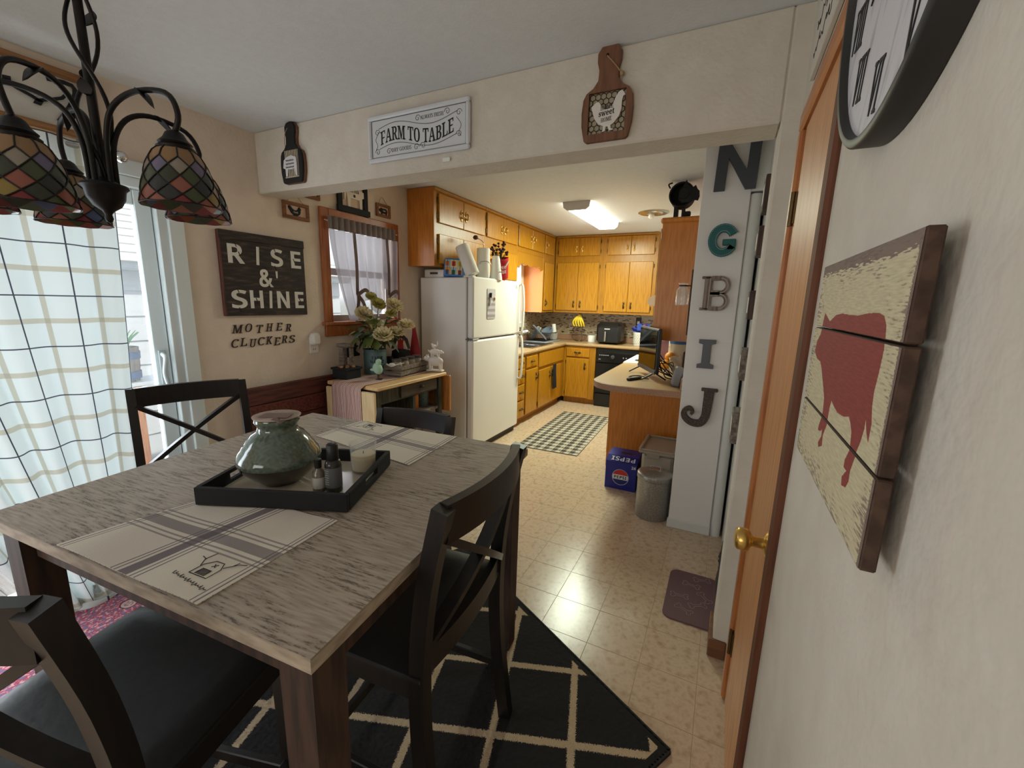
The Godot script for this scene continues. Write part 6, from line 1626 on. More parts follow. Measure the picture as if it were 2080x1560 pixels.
func right_wall_things() -> void:
	# cow on three planks
	var cx := -0.638; var cy := 1.4185
	var t := thing("cow_sign", "cream distressed plank sign with a barn red cow beside the closet door", "sign", V(RW - 0.001, cy, cx), -PI / 2)
	var cow := poly([0.142, 0.283, 0.152, 0.245, 0.199, 0.262, 0.257, 0.284, 0.340, 0.252, 0.425, 0.243, 0.524, 0.247, 0.609, 0.248, 0.725, 0.236, 0.807, 0.234, 0.848, 0.243, 0.875, 0.272, 0.891, 0.331, 0.886, 0.409, 0.878, 0.474, 0.885, 0.521, 0.904, 0.571, 0.904, 0.635, 0.876, 0.606, 0.857, 0.571, 0.858, 0.604, 0.848, 0.651, 0.827, 0.703, 0.808, 0.762, 0.811, 0.802, 0.794, 0.834, 0.752, 0.847, 0.742, 0.818, 0.776, 0.777, 0.744, 0.778, 0.742, 0.750, 0.768, 0.701, 0.757, 0.650, 0.729, 0.622, 0.708, 0.608, 0.652, 0.626, 0.575, 0.632, 0.514, 0.618, 0.481, 0.607, 0.471, 0.641, 0.472, 0.708, 0.444, 0.764, 0.454, 0.813, 0.403, 0.839, 0.390, 0.820, 0.422, 0.778, 0.418, 0.744, 0.399, 0.762, 0.358, 0.771, 0.357, 0.747, 0.384, 0.690, 0.369, 0.623, 0.331, 0.584, 0.247, 0.503, 0.205, 0.475, 0.135, 0.470, 0.070, 0.439, 0.078, 0.384, 0.129, 0.341, 0.139, 0.302])
	var nz := FastNoiseLite.new()
	nz.seed = 8; nz.frequency = 1.0; nz.fractal_octaves = 4
	var tex := paint(640, 480, func(u: float, v: float) -> Color:
		var g := nz.get_noise_2d(u * 12.0, v * 90.0)
		var edge := minf(minf(u, 1.0 - u), minf(v, 1.0 - v))
		var wear := g + 0.5 * nz.get_noise_2d(u * 3.0 + 40.0, v * 5.0) - edge * 4.5 + 0.12
		var c := C(208, 198, 164).lerp(C(188, 177, 144), clampf(g + 0.5, 0.0, 1.0))
		if wear > 0.1: c = c.lerp(C(118, 100, 90), clampf((wear - 0.1) * 3.2, 0.0, 0.72))
		if v < 0.05 + 0.03 * g or u > 0.985 + 0.01 * g: c = c.lerp(C(104, 84, 80), 0.8)
		if Geometry2D.is_point_in_polygon(Vector2(u, v), cow): c = C(146, 62, 56).lerp(C(128, 52, 46), clampf(g + 0.5, 0.0, 1.0))
		return c)
	var fm := uv_mat(tex, 0.75)
	var W := 0.385; var H := 0.2955
	var cuts := [0.0, 0.315, 0.7, 1.0]
	for k in 3:
		var y1: float = H / 2 - H * cuts[k] - 0.0012; var y0: float = H / 2 - H * cuts[k + 1] + 0.0012
		var o := obj("plank", MB.new().span(-W / 2, W / 2, y0, y1, 0.012, 0.0245, 0.0015), wood(78, C(52, 36, 26), C(70, 50, 38), C(86, 64, 50), 0, 0.8), t)
		var mb := MB.new()
		mb.quad(V(-W / 2 + 0.001, y0 + 0.001, 0.0248), V(W / 2 - 0.001, y0 + 0.001, 0.0248), V(W / 2 - 0.001, y1 - 0.001, 0.0248), V(-W / 2 + 0.001, y1 - 0.001, 0.0248), Vector3.BACK, Rect2(0, cuts[k], 1, cuts[k + 1] - cuts[k]))
		obj("painted_face", mb, fm, o)
	for s: float in [-1.0, 1.0]:
		obj("back_batten", MB.new().span(s * 0.12 - 0.02, s * 0.12 + 0.02, -H / 2 + 0.02, H / 2 - 0.02, 0, 0.012), M.walnut, t)
	# wall clock
	t = thing("wall_clock", "large round wall clock with black rim, marbled white face and roman numerals", "clock", V(RW - 0.001, 1.987, -0.674), -PI / 2)
	var R := 0.288
	var mb := MB.new().at(0, 0, 0, 0, PI / 2)
	mb.lathe([Vector2(R - 0.012, 0), Vector2(R, 0), Vector2(R, 0.028), Vector2(R - 0.003, 0.031), Vector2(R - 0.012, 0.031), Vector2(R - 0.014, 0.028), Vector2(R - 0.014, 0.018)], 96)
	obj("clock_rim", mb, mat(C(44, 43, 42), 0.5), t)
	var nt := FastNoiseLite.new()
	nt.seed = 4; nt.frequency = 1.0; nt.fractal_octaves = 4
	tex = paint(256, 256, func(u: float, v: float) -> Color:
		var g := nt.get_noise_2d((u + v * 0.5) * 14.0, (v - u * 0.5) * 3.0)
		return C(206, 204, 208).lerp(C(150, 148, 156), clampf((g - 0.1) * 1.6, 0.0, 1.0)))
	mb = MB.new()
	for k in 64:
		var a0 := TAU * k / 64; var a1 := TAU * (k + 1) / 64
		var r := R - 0.013
		mb.tri(V(0, 0, 0.02), V(cos(a0) * r, sin(a0) * r, 0.02), V(cos(a1) * r, sin(a1) * r, 0.02), Vector3.BACK, Vector3.BACK, Vector3.BACK, Vector2(0.5, 0.5), Vector2(0.5 + cos(a0) / 2, 0.5 - sin(a0) / 2), Vector2(0.5 + cos(a1) / 2, 0.5 - sin(a1) / 2))
	obj("clock_face", mb, uv_mat(tex, 0.5), t)
	var nums := ["XII", "I", "II", "III", "IV", "V", "VI", "VII", "VIII", "IX", "X", "XI"]
	for k in 12:
		var a := PI / 2 - TAU * k / 12.0 - 0.2
		mb = MB.new().at(cos(a) * 0.222, sin(a) * 0.222, 0.02, 0, 0, -0.2)
		mb.text(nums[k], 0.015 * nums[k].length() + 0.014, 0.06, 0.0012, "Droid Serif", 400)
		obj("numeral", mb, M.ink, t)
	obj("hour_hand", MB.new().at(0, 0, 0.024, 0, 0, 2.2).prism(poly([-0.01, -0.03, 0.01, -0.03, 0.014, 0.08, 0.0, 0.15, -0.014, 0.08]), 0.002), M.ink, t)
	obj("minute_hand", MB.new().at(0, 0, 0.027, 0, 0, -2.62).prism(poly([-0.008, -0.03, 0.008, -0.03, 0.011, 0.1, 0.0, 0.2, -0.011, 0.1]), 0.002), M.ink, t)
	# script sign over the closet door
	t = thing("script_sign", "pale sign with black handwriting above the closet door, cut by the frame", "sign", V(RW - 0.001, 2.3, -1.42), -PI / 2)
	obj("sign_board", MB.new().span(-0.2, 0.2, -0.15, 0.16, 0, 0.012, 0.002), mat(C(208, 202, 190), 0.8), t)
	mb = MB.new()
	for r in 4:
		var pts := []
		for k in 40: pts.append(V(-0.17 + 0.34 * k / 39.0 + 0.008 * sin(k * 1.7), 0.1 - r * 0.065 + 0.02 * sin(k * 0.9 + r) * cos(k * 0.37), 0.0125))
		mb.bar(pts, 0.004, 0.001, Vector3.BACK)
	obj("handwriting", mb, M.ink, t)

func rugs() -> void:
	# black trellis rug under the table
	var t := thing("trellis_rug", "black shag rug with cream diamond trellis lines under the dining table", "rug", V(-0.015, 0.0, -1.316), 0)
	var e1 := Vector2(-0.877, -0.48); var e2 := Vector2(-0.48, 0.877)
	var L1 := 1.45; var L2 := 1.62
	var fz := FastNoiseLite.new()
	fz.seed = 3; fz.frequency = 1.0; fz.fractal_octaves = 3
	var u := Vector2(-0.2605, 0.095); var w := Vector2(0.083, 0.29)
	var det := u.x * w.y - u.y * w.x
	var tex := paint(900, 900, func(a: float, b: float) -> Color:
		var p := e1 * (a * L1) + e2 * (b * L2)
		var j := V(fz.get_noise_2d(a * 260.0, b * 260.0), fz.get_noise_2d(a * 260.0 + 90.0, b * 260.0), 0) * 0.006
		var q := p + Vector2(j.x, j.y) - Vector2(-0.385, -0.149)
		var s := (q.x * w.y - q.y * w.x) / det; var r := (u.x * q.y - u.y * q.x) / det
		var ds := absf(s - roundf(s)) * 0.278; var dr := absf(r - roundf(r)) * 0.30
		var n := fz.get_noise_2d(a * 420.0, b * 420.0)
		var edge := minf(minf(a * L1, (1.0 - a) * L1), minf(b * L2, (1.0 - b) * L2))
		if minf(ds, dr) < 0.0135 and edge > 0.025: return C(206, 184, 152).lerp(C(168, 146, 118), clampf(n + 0.5, 0, 1))
		return C(15, 13, 13).lerp(C(30, 27, 26), clampf(n + 0.5, 0, 1)))
	var m := bump(uv_mat(tex, 0.95), 52, 0.25, 0.1)
	var mb := MB.new()
	var c0 := V(0, 0.014, 0)
	var A := c0; var B := c0 + V(e1.x, 0, e1.y) * L1; var D := c0 + V(e2.x, 0, e2.y) * L2; var E := B + D - c0
	mb.tri(A, B, E, Vector3.UP, Vector3.UP, Vector3.UP, Vector2(0, 0), Vector2(1, 0), Vector2(1, 1))
	mb.tri(A, E, D, Vector3.UP, Vector3.UP, Vector3.UP, Vector2(0, 0), Vector2(1, 1), Vector2(0, 1))
	obj("pile", mb, m, t)
	mb = MB.new().bar([A - V(0, 0.0065, 0), B - V(0, 0.0065, 0)], 0.012, 0.013, Vector3.UP).bar([B - V(0, 0.0065, 0), E - V(0, 0.0065, 0)], 0.012, 0.013, Vector3.UP).bar([E - V(0, 0.0065, 0), D - V(0, 0.0065, 0)], 0.012, 0.013, Vector3.UP).bar([D - V(0, 0.0065, 0), A - V(0, 0.0065, 0)], 0.012, 0.013, Vector3.UP)
	obj("bound_edge", mb, M.black_matte, t)
	# red persian mat by the sliding door
	tex = paint(256, 512, func(a: float, b: float) -> Color:
		var n := fz.get_noise_2d(a * 14.0, b * 28.0)
		var k := fz.get_noise_2d(a * 30.0 + 70.0, b * 60.0 + 9.0)
		var c := C(178, 58, 80).lerp(C(202, 96, 114), clampf(n + 0.5, 0, 1))
		if k > 0.14: c = C(118, 116, 152)
		elif k < -0.22: c = C(222, 178, 176)
		var fa := fposmod(a * 2.5 + 0.5, 1.0) - 0.5; var fb := fposmod(b * 5.0, 1.0) - 0.5
		var d := sqrt(fa * fa + fb * fb * 2.2)
		if d < 0.16: c = C(214, 190, 184) if d > 0.1 or k > 0.0 else C(170, 110, 120)
		elif d < 0.19: c = C(110, 40, 60)
		if a < 0.07 or a > 0.93: c = C(206, 170, 168) if k > -0.1 else C(150, 50, 70)
		return c)
	mb = MB.new().box(V(0, 0.006, 0), V(0.52, 0.008, 1.3), 0.002)
	t = thing("persian_mat", "red and blue persian patterned mat by the sliding door", "rug", V(-2.4, 0, -0.3))
	obj("mat_body", mb, mat(C(150, 50, 66), 0.95), t)
	mb = MB.new()
	mb.quad(V(-0.259, 0.0106, 0.649), V(0.259, 0.0106, 0.649), V(0.259, 0.0106, -0.649), V(-0.259, 0.0106, -0.649), Vector3.UP)
	obj("mat_pattern", mb, uv_mat(tex, 0.95), t)
	# checked kitchen runner
	tex = paint(128, 320, func(a: float, b: float) -> Color:
		var fa := fposmod(a * 7.0, 1.0) < 0.5; var fb := fposmod(b * 17.0, 1.0) < 0.5
		var sa := fposmod(a * 28.0, 1.0) < 0.5
		if fa and fb: return C(56, 51, 47)
		if fa: return C(120, 112, 100) if sa else C(150, 142, 128)
		if fb: return C(104, 98, 90) if sa else C(160, 150, 136)
		return C(192, 185, 166))
	t = thing("kitchen_runner", "black and cream buffalo check runner on the kitchen floor", "rug", V(-1.535, 0, -4.7), 0.03)
	obj("runner_body", MB.new().box(V(0, 0.005, 0), V(0.66, 0.007, 1.62), 0.002), mat(C(120, 112, 100), 0.95), t)
	mb = MB.new()
	mb.quad(V(-0.328, 0.0089, 0.808), V(0.328, 0.0089, 0.808), V(0.328, 0.0089, -0.808), V(-0.328, 0.0089, -0.808), Vector3.UP)
	obj("runner_pattern", mb, uv_mat(tex, 0.95), t)
	# mauve bone mat and the dark thing beside it
	t = thing("pet_mat", "mauve pet mat with pale bone outlines on the floor by the passage wall", "mat", V(-0.005, 0, -2.2))
	mb = MB.new()
	mb.xf = Transform3D(Basis(Vector3.RIGHT, Vector3.FORWARD, Vector3.UP), V(0, 0.001, 0))
	mb.prism(rrect(0.25, 0.43, 0.045), 0.007, 0.002)
	obj("mat_body", mb, mat(C(112, 84, 88), 0.8), t)
	mb = MB.new()
	for q in [[-0.03, 0.12, 0.5], [-0.06, 0.02, -0.1], [0.03, 0.06, -0.5], [-0.01, -0.1, 0.15], [0.06, -0.02, 0.9], [0.04, -0.17, -0.3]]:
		var pts := []
		var bn := [-0.02, 0.007, 0.02, 0.007, 0.026, 0.018, 0.038, 0.02, 0.044, 0.01, 0.038, 0.0, 0.044, -0.01, 0.038, -0.02, 0.026, -0.018, 0.02, -0.007, -0.02, -0.007, -0.026, -0.018, -0.038, -0.02, -0.044, -0.01, -0.038, 0.0, -0.044, 0.01, -0.038, 0.02, -0.026, 0.018, -0.02, 0.007]
		for k in range(0, bn.size(), 2):
			var p := Vector2(bn[k], bn[k + 1]).rotated(q[2])
			pts.append(V(q[0] + p.x, 0.0085, q[1] + p.y))
		mb.bar(curve(pts, 54), 0.002, 0.001, Vector3.UP)
	obj("bone_outline", mb, mat(C(170, 140, 140), 0.8), t)
	mb = MB.new()
	for k in 9:
		var a := k * 0.7
		mb.tube(curve([V(0, 0.02 + 0.03 * k, -0.16), V(-0.016 * absf(sin(a)), 0.05 + 0.025 * k, -0.05), V(-0.012, 0.08 + 0.02 * k, 0.06 * sin(a)), V(0, 0.03 + 0.015 * k, 0.14)], 12), 0.004, -1, 5)
	mb.tube(curve([V(0, 0.01, 0.15), V(-0.008, 0.16, 0.05), V(0, 0.26, -0.12)], 8), 0.007, 0.004, 6)
	solo("folded_umbrella", mb, mat(C(40, 32, 34), 0.7), "dark folded wire and cloth thing leaning on the passage wall over the mauve mat", "umbrella", V(0.115, 0.004, -2.22))

func make_chair(called: String, label: String, h: float, sh: float, w: float, group: String) -> Node3D:
	var t := thing(called, label, "chair", Vector3.ZERO, 0, group)
	var hw := w / 2 - 0.02
	var mb := MB.new()
	mb.surf(14, 14, func(u: float, v: float) -> Vector3:
		var x := (u - 0.5) * w * (1.0 if v > 0.1 else 0.98); var z := lerpf(0.2, -0.215, v)
		var e := minf(minf(u, 1.0 - u), minf(v, 1.0 - v))
		return V(x, sh + 0.004 - 0.014 * (1.0 - smoothstep(0.0, 0.09, e)) - 0.008 * sin(u * PI) * sin(v * PI), z))
	mb.span(-w / 2, w / 2, sh - 0.03, sh - 0.011, -0.215, 0.2, 0.006)
	obj("seat", mb, M.chair_seat, t)
	for s: float in [-1.0, 1.0]:
		obj("leg", MB.new().bar([V(hw * s, sh - 0.03, 0.172), V(hw * s, sh * 0.5, 0.176), V(hw * s, 0, 0.18)], 0.042, 0.042, Vector3.BACK, 0.032, 0.032), M.chair, t)
		obj("rear_post", MB.new().bar(curve([V(hw * s, 0, -0.245), V(hw * s, sh * 0.55, -0.205), V(hw * s, sh, -0.2), V(hw * s, lerpf(sh, h, 0.5), -0.222), V(hw * s, h - 0.006, -0.268)], 20), 0.036, 0.042, Vector3.BACK), M.chair, t)
		obj("side_rail", MB.new().span(hw * s - 0.012, hw * s + 0.012, sh - 0.09, sh - 0.03, -0.19, 0.155, 0.003), M.chair, t)
		obj("side_stretcher", MB.new().span(hw * s - 0.01, hw * s + 0.01, sh * 0.32, sh * 0.32 + 0.032, -0.2, 0.165, 0.003), M.chair, t)
	obj("front_rail", MB.new().span(-hw, hw, sh - 0.09, sh - 0.03, 0.162, 0.184, 0.003), M.chair, t)
	obj("front_stretcher", MB.new().span(-hw, hw, sh * 0.25, sh * 0.25 + 0.035, 0.166, 0.186, 0.003), M.chair, t)
	var H := h - sh
	var rail := func(y: float, z: float, bow: float) -> Array:
		var p := []
		for k in 13:
			var f := k / 6.0 - 1.0
			p.append(V((hw - 0.012) * f, y, z - bow * (1.0 - f * f)))
		return p
	obj("top_rail", MB.new().bar(rail.call(h - 0.048, -0.262, 0.035), 0.026, 0.095, Vector3.UP), M.chair, t)
	obj("lower_rail", MB.new().bar(rail.call(sh + 0.005, -0.2, 0.02), 0.022, 0.07, Vector3.UP), M.chair, t)
	for s: float in [-1.0, 1.0]:
		var p := []
		for k in 13:
			var f := k / 12.0
			var x := lerpf(-hw + 0.01, hw - 0.01, f) * s
			p.append(V(x, lerpf(sh + 0.035, h - 0.085, f), lerpf(-0.2, -0.25, f) - 0.028 * sin(f * PI) - 0.006 * s))
		obj("cross_brace", MB.new().bar(p, 0.02, 0.036, Vector3.BACK), M.chair, t)
	return t

func dining() -> void:
	var t := thing("dining_table", "counter-height square dining table with grey distressed top and dark brown legs", "table", Vector3.ZERO)
	var Q := PackedVector2Array([Vector2(-0.556, 0.398), Vector2(-0.672, 1.525), Vector2(-1.86, 1.451), Vector2(-1.707, 0.311)])
	var mb := MB.new()
	mb.xf = Transform3D(Basis(Vector3.RIGHT, Vector3.FORWARD, Vector3.UP), V(0, 0.879, 0))
	mb.prism(Q, 0.03, 0.004)
	obj("tabletop", mb, tri_mat(noise_tex(80, 0.02, [[0.0, C(138, 122, 104)], [0.5, C(168, 152, 132)], [1.0, C(184, 168, 148)]]), V(2, 6, 2), 0.7), t)
	var f1 := FastNoiseLite.new()
	f1.seed = 11; f1.frequency = 1.0; f1.fractal_octaves = 4
	var tex := paint(1200, 900, func(u: float, v: float) -> Color:
		var wv := 0.005 * f1.get_noise_2d(u * 3.0, v * 3.0)
		var g := f1.get_noise_2d(u * 10.0, (v + wv) * 120.0)
		var g2 := f1.get_noise_2d(u * 44.0 + 50.0, (v + wv) * 480.0)
		var big := f1.get_noise_2d(u * 3.0 + 9.0, v * 5.0)
		var c := C(178, 164, 148).lerp(C(154, 138, 122), clampf(0.5 + g * 1.2, 0.0, 1.0))
		var d := g * 0.7 + g2 * 0.6 + big * 0.45
		if d > 0.24: c = c.lerp(C(70, 58, 50), clampf((d - 0.24) * 2.4, 0.0, 0.7))
		return c)
	mb = MB.new()
	var P := []
	for q in Q: P.append(V(q.x, 0.9092, -q.y))
	mb.tri(P[0], P[1], P[2], Vector3.UP, Vector3.UP, Vector3.UP, Vector2(1, 1), Vector2(1, 0), Vector2(0, 0))
	mb.tri(P[0], P[2], P[3], Vector3.UP, Vector3.UP, Vector3.UP, Vector2(1, 1), Vector2(0, 0), Vector2(0, 1))
	obj("painted_surface", mb, bump(uv_mat(tex, 0.6), 81, 0.1, 0.03), t)
	var ct := V(-1.199, 0, -0.921)
	var yaw := 0.09
	for k in 4:
		var p: Vector3 = P[k]
		var d := (ct - V(p.x, 0, p.z))
		var q := V(p.x, 0, p.z) + d.normalized() * 0.085
		mb = MB.new().at(q.x, 0, q.z, yaw).bar([V(0, 0.0142, 0), V(0, 0.879, 0)], 0.072, 0.072, Vector3.BACK, 0.08, 0.08)
		obj("leg", mb, M.leg, t)
	for k in 4:
		var a: Vector3 = P[k]; var b: Vector3 = P[(k + 1) % 4]
		var ia := ct + (V(a.x, 0, a.z) - ct) * 0.9; var ib := ct + (V(b.x, 0, b.z) - ct) * 0.9
		var e := (ib - ia).normalized() * 0.06
		obj("apron", MB.new().bar([ia + e + V(0, 0.835, 0), ib - e + V(0, 0.835, 0)], 0.022, 0.085, Vector3.UP), M.leg, t)
	var g := "black cross-back counter chairs"
	var c0 := make_chair("dining_chair", "black cross-back counter chair at the right side of the table, its back toward the passage", 1.04, 0.6, 0.505, g)
	c0.position = V(-0.793, 0.018, -0.915); c0.rotation.y = atan2(-0.997, 0.083)
	copy(c0, "dining_chair", V(-2.216, 0, -1.107), atan2(0.938, 0.347), "black cross-back counter chair by the sliding door, its X brace seen from the front", g)
	copy(c0, "dining_chair", V(-1.135, 0.018, -0.375), atan2(-0.27, -0.96), "black cross-back counter chair nearest the camera at the bottom left, seen from behind", g)
	var c3 := make_chair("dining_chair", "low black chair whose top rail shows just beyond the far table edge", 0.9, 0.46, 0.46, g)
	c3.position = V(-1.415 + 0.27 * 0.11, 0.018, -1.73 + 0.27); c3.rotation.y = 0.11

func table_things() -> void:
	var Y := 0.9095
	var mt := paint(480, 330, func(u: float, v: float) -> Color:
		var c := C(222, 212, 196)
		var k := C(96, 86, 92)
		var x := u * 0.5; var y := v * 0.34
		var dv := absf(x - 0.255)
		if dv < 0.016: c = c.lerp(k, 0.75)
		if absf(dv - 0.028) < 0.002 or absf(dv - 0.041) < 0.002: c = c.lerp(k, 0.75)
		var dh := absf(y - 0.165)
		if dh < 0.016: c = c.lerp(k, 0.55)
		if absf(dh - 0.029) < 0.0025 or absf(dh - 0.042) < 0.0025: c = c.lerp(k, 0.5)
		var ex := minf(x, 0.5 - x)
		if absf(ex - 0.012) < 0.0018 or absf(ex - 0.024) < 0.0018: c = c.lerp(k, 0.75)
		return c)
	var mm := bump(uv_mat(mt, 0.95), 83, 0.3, 0.04)
	mm.uv1_scale = V(1, 1, 1)
	for k in 2:
		var cs: Array = [[V(-1.352, Y, -0.342), V(-0.852, Y, -0.382), V(-0.872, Y, -0.735), V(-1.3, Y, -0.69)], [V(-1.525, Y, -1.2), V(-0.965, Y, -1.135), V(-1.0, Y, -1.498), V(-1.535, Y, -1.466)]][k]
		var t := thing("placemat", ["cream striped placemat with a printed barn at the near edge of the table", "cream striped placemat at the far edge of the table before the low chair"][k], "placemat", Vector3.ZERO, 0, "striped placemats on the table")
		var mb := MB.new()
		mb.surf(24, 18, func(u: float, v: float) -> Vector3:
			var p: Vector3 = cs[0].lerp(cs[1], u).lerp(cs[3].lerp(cs[2], u), v)
			return p + V(0, 0.003 + 0.0015 * sin(u * 9.0 + v * 4.0) * (1.0 if k == 0 else 0.6), 0), Vector2(1, 1), 0.0025)
		obj("cloth", mb, mm, t)
		# printed barn with sprigs and handwriting
		mb = MB.new()
		var o: Vector3 = (cs[0] as Vector3).lerp(cs[1], 0.82).lerp((cs[3] as Vector3).lerp(cs[2], 0.82), 0.2) if k == 0 else (cs[0] as Vector3).lerp(cs[1], 0.18).lerp((cs[3] as Vector3).lerp(cs[2], 0.18), 0.82)
		var ex: Vector3 = ((cs[1] as Vector3) - cs[0]).normalized() * (1.0 if k == 0 else -1.0)
		var ey: Vector3 = ((cs[2] as Vector3) - cs[1]).normalized() * (1.0 if k == 0 else -1.0)
		var L := func(pts: Array, wd := 0.0018) -> void:
			var w := []
			for q: Vector2 in pts: w.append(o + ex * q.x + ey * q.y + V(0, 0.0052, 0))
			mb.bar(w, wd, 0.0006, Vector3.UP)
		L.call([Vector2(-0.028, -0.015), Vector2(-0.028, 0.016), Vector2(-0.012, 0.034), Vector2(0.012, 0.034), Vector2(0.026, 0.016), Vector2(0.026, -0.015), Vector2(-0.028, -0.015)])
		L.call([Vector2(-0.015, -0.012), Vector2(-0.015, 0.006), Vector2(0.012, 0.006), Vector2(0.012, -0.012)])
		for i in 5: L.call([Vector2(-0.013 + i * 0.005, -0.012), Vector2(-0.011 + i * 0.005, 0.005)], 0.0022)
		L.call([Vector2(-0.004, 0.016), Vector2(0.006, 0.026)])
		L.call([Vector2(0.006, 0.016), Vector2(-0.004, 0.026)])
		L.call([Vector2(-0.03, 0.01), Vector2(-0.045, 0.03), Vector2(-0.04, 0.055)])
		L.call([Vector2(-0.042, 0.03), Vector2(-0.06, 0.035)])
		L.call([Vector2(0.024, 0.022), Vector2(0.045, 0.045), Vector2(0.062, 0.05)])
		L.call([Vector2(0.036, 0.034), Vector2(0.04, 0.05)])
		var sq := []
		for i in 44:
			sq.append(Vector2(-0.06 + 0.12 * i / 43.0 + 0.002 * cos(i * 1.9), -0.026 - 0.012 * i / 43.0 + 0.004 * sin(i * 1.9) * (1.0 + 0.6 * sin(i * 0.7))))
		L.call(sq, 0.0014)
		obj("printed_barn", mb, M.ink, t)
	# tray
	var t := thing("serving_tray", "black wooden serving tray with slotted handles and a pale shiny bottom", "tray", V(-1.155, Y + 0.004, -0.855), 0.4126)
	obj("tray_bottom", MB.new().span(-0.21, 0.21, 0.002, 0.01, -0.168, 0.168), mat(C(196, 184, 166), 0.15), t, "pale glossy bottom")
	for s: float in [-1.0, 1.0]:
		obj("long_side", MB.new().span(-0.22, 0.22, 0, 0.052, s * 0.172 - 0.007, s * 0.172 + 0.007, 0.002), M.black_matte, t)
		var mb := MB.new().span(s * 0.214 - 0.007, s * 0.214 + 0.007, 0, 0.02, -0.166, 0.166, 0.001).span(s * 0.214 - 0.007, s * 0.214 + 0.007, 0.04, 0.052, -0.166, 0.166, 0.001).span(s * 0.214 - 0.007, s * 0.214 + 0.007, 0.02, 0.04, -0.166, -0.05).span(s * 0.214 - 0.007, s * 0.214 + 0.007, 0.02, 0.04, 0.05, 0.166)
		obj("handle_side", mb, M.black_matte, t)
	var YB := Y + 0.0142
	t = thing("squat_vase", "squat green glazed pottery vase with dark lower half and covered mouth on the tray", "vase", V(-1.212, YB, -0.818))
	var cel := tri_mat(noise_tex(84, 0.06, [[0.0, C(58, 68, 58)], [0.4, C(78, 90, 78)], [0.7, C(92, 104, 90)], [1.0, C(112, 122, 106)]], 4), V(5, 5, 5), 0.12)
	cel.clearcoat_enabled = true; cel.clearcoat = 0.6; cel.clearcoat_roughness = 0.08
	var up := [Vector2(0.119, 0.07), Vector2(0.12, 0.078), Vector2(0.119, 0.088), Vector2(0.112, 0.104)]
	for k in 7:
		var f := k / 6.0
		up.append(Vector2(0.06 + 0.05 * pow(1.0 - f, 0.75) - 0.006 * (1.0 - f) + 0.0018 * (k % 2), lerpf(0.114, 0.166, f)))
	up.append_array([Vector2(0.057, 0.174), Vector2(0.056, 0.182), Vector2(0.06, 0.19), Vector2(0.064, 0.197), Vector2(0.062, 0.206), Vector2(0.054, 0.208), Vector2(0.0, 0.206)])
	obj("glazed_body", MB.new().lathe(up, 56), cel, t)
	var lowm := tri_mat(noise_tex(85, 0.05, [[0.0, C(22, 18, 16)], [0.6, C(44, 36, 28)], [1.0, C(74, 66, 48)]], 3), V(5, 5, 5), 0.16)
	lowm.clearcoat_enabled = true; lowm.clearcoat = 0.6; lowm.clearcoat_roughness = 0.08
	obj("dark_base", MB.new().lathe([Vector2(0, 0), Vector2(0.055, 0), Vector2(0.058, 0.004), Vector2(0.085, 0.025), Vector2(0.11, 0.052), Vector2(0.119, 0.07)], 56), lowm, t)
	obj("mouth_cover", MB.new().lathe([Vector2(0.066, 0.209), Vector2(0.068, 0.213), Vector2(0.05, 0.216), Vector2(0, 0.214)], 40), mat(C(190, 172, 160), 0.08), t, "shiny disc over the mouth")
	obj("paper_tag", MB.new().at(0.02, 0.2185, 0.015, 0.5, 0.04).box(Vector3.ZERO, V(0.085, 0.0012, 0.045)).at(0.058, 0.214, 0.036, 0.5, 0.0, -0.35).box(Vector3.ZERO, V(0.03, 0.0012, 0.03)), mat(C(128, 104, 96), 0.5), t)
	t = thing("spray_bottle", "tall dark bottle with black cap and grey label at the near side of the tray", "bottle", V(-1.005, YB, -0.842))
	obj("bottle_body", MB.new().lathe([Vector2(0, 0), Vector2(0.022, 0), Vector2(0.024, 0.004), Vector2(0.024, 0.085), Vector2(0.02, 0.098), Vector2(0.014, 0.102), Vector2(0, 0.102)], 32), mat(C(40, 38, 36), 0.2), t)
	obj("bottle_label", MB.new().lathe([Vector2(0.0243, 0.018), Vector2(0.0243, 0.08)], 32), mat(C(96, 98, 98), 0.5), t)
	obj("bottle_cap", MB.new().lathe([Vector2(0.016, 0.1), Vector2(0.017, 0.102), Vector2(0.0165, 0.146), Vector2(0.013, 0.15), Vector2(0, 0.15)], 28), M.black, t)
	var lm := MB.new()
	for k in 7: lm.at(0, 0.03 + k * 0.007, 0, 0.0).box(V(0.0, 0, 0.0244), V(0.018 - 0.002 * (k % 3), 0.0016, 0.0006))
	obj("label_print", lm, mat(C(170, 170, 166), 0.6), t)
	t = thing("small_bottle", "small clear bottle with white label and black cap beside the tall dark bottle", "bottle", V(-1.045, YB, -0.822))
	obj("bottle_body", MB.new().lathe([Vector2(0, 0), Vector2(0.016, 0), Vector2(0.018, 0.004), Vector2(0.018, 0.06), Vector2(0.009, 0.07), Vector2(0.009, 0.075), Vector2(0, 0.075)], 28), mat(C(110, 104, 92), 0.1), t)
	obj("bottle_label", MB.new().lathe([Vector2(0.0183, 0.012), Vector2(0.0183, 0.046)], 28), mat(C(196, 192, 184), 0.6), t)
	obj("bottle_cap", MB.new().lathe([Vector2(0.01, 0.074), Vector2(0.0105, 0.1), Vector2(0, 0.101)], 20), M.black, t)
	t = thing("jar_candle", "cream candle in a clear glass tumbler at the right end of the tray", "candle", V(-1.045, YB, -1.0))
	obj("glass_tumbler", MB.new().lathe([Vector2(0, 0), Vector2(0.036, 0), Vector2(0.039, 0.004), Vector2(0.044, 0.1), Vector2(0.0425, 0.101), Vector2(0.041, 0.1), Vector2(0.0365, 0.008), Vector2(0, 0.008)], 40), M.jar, t)
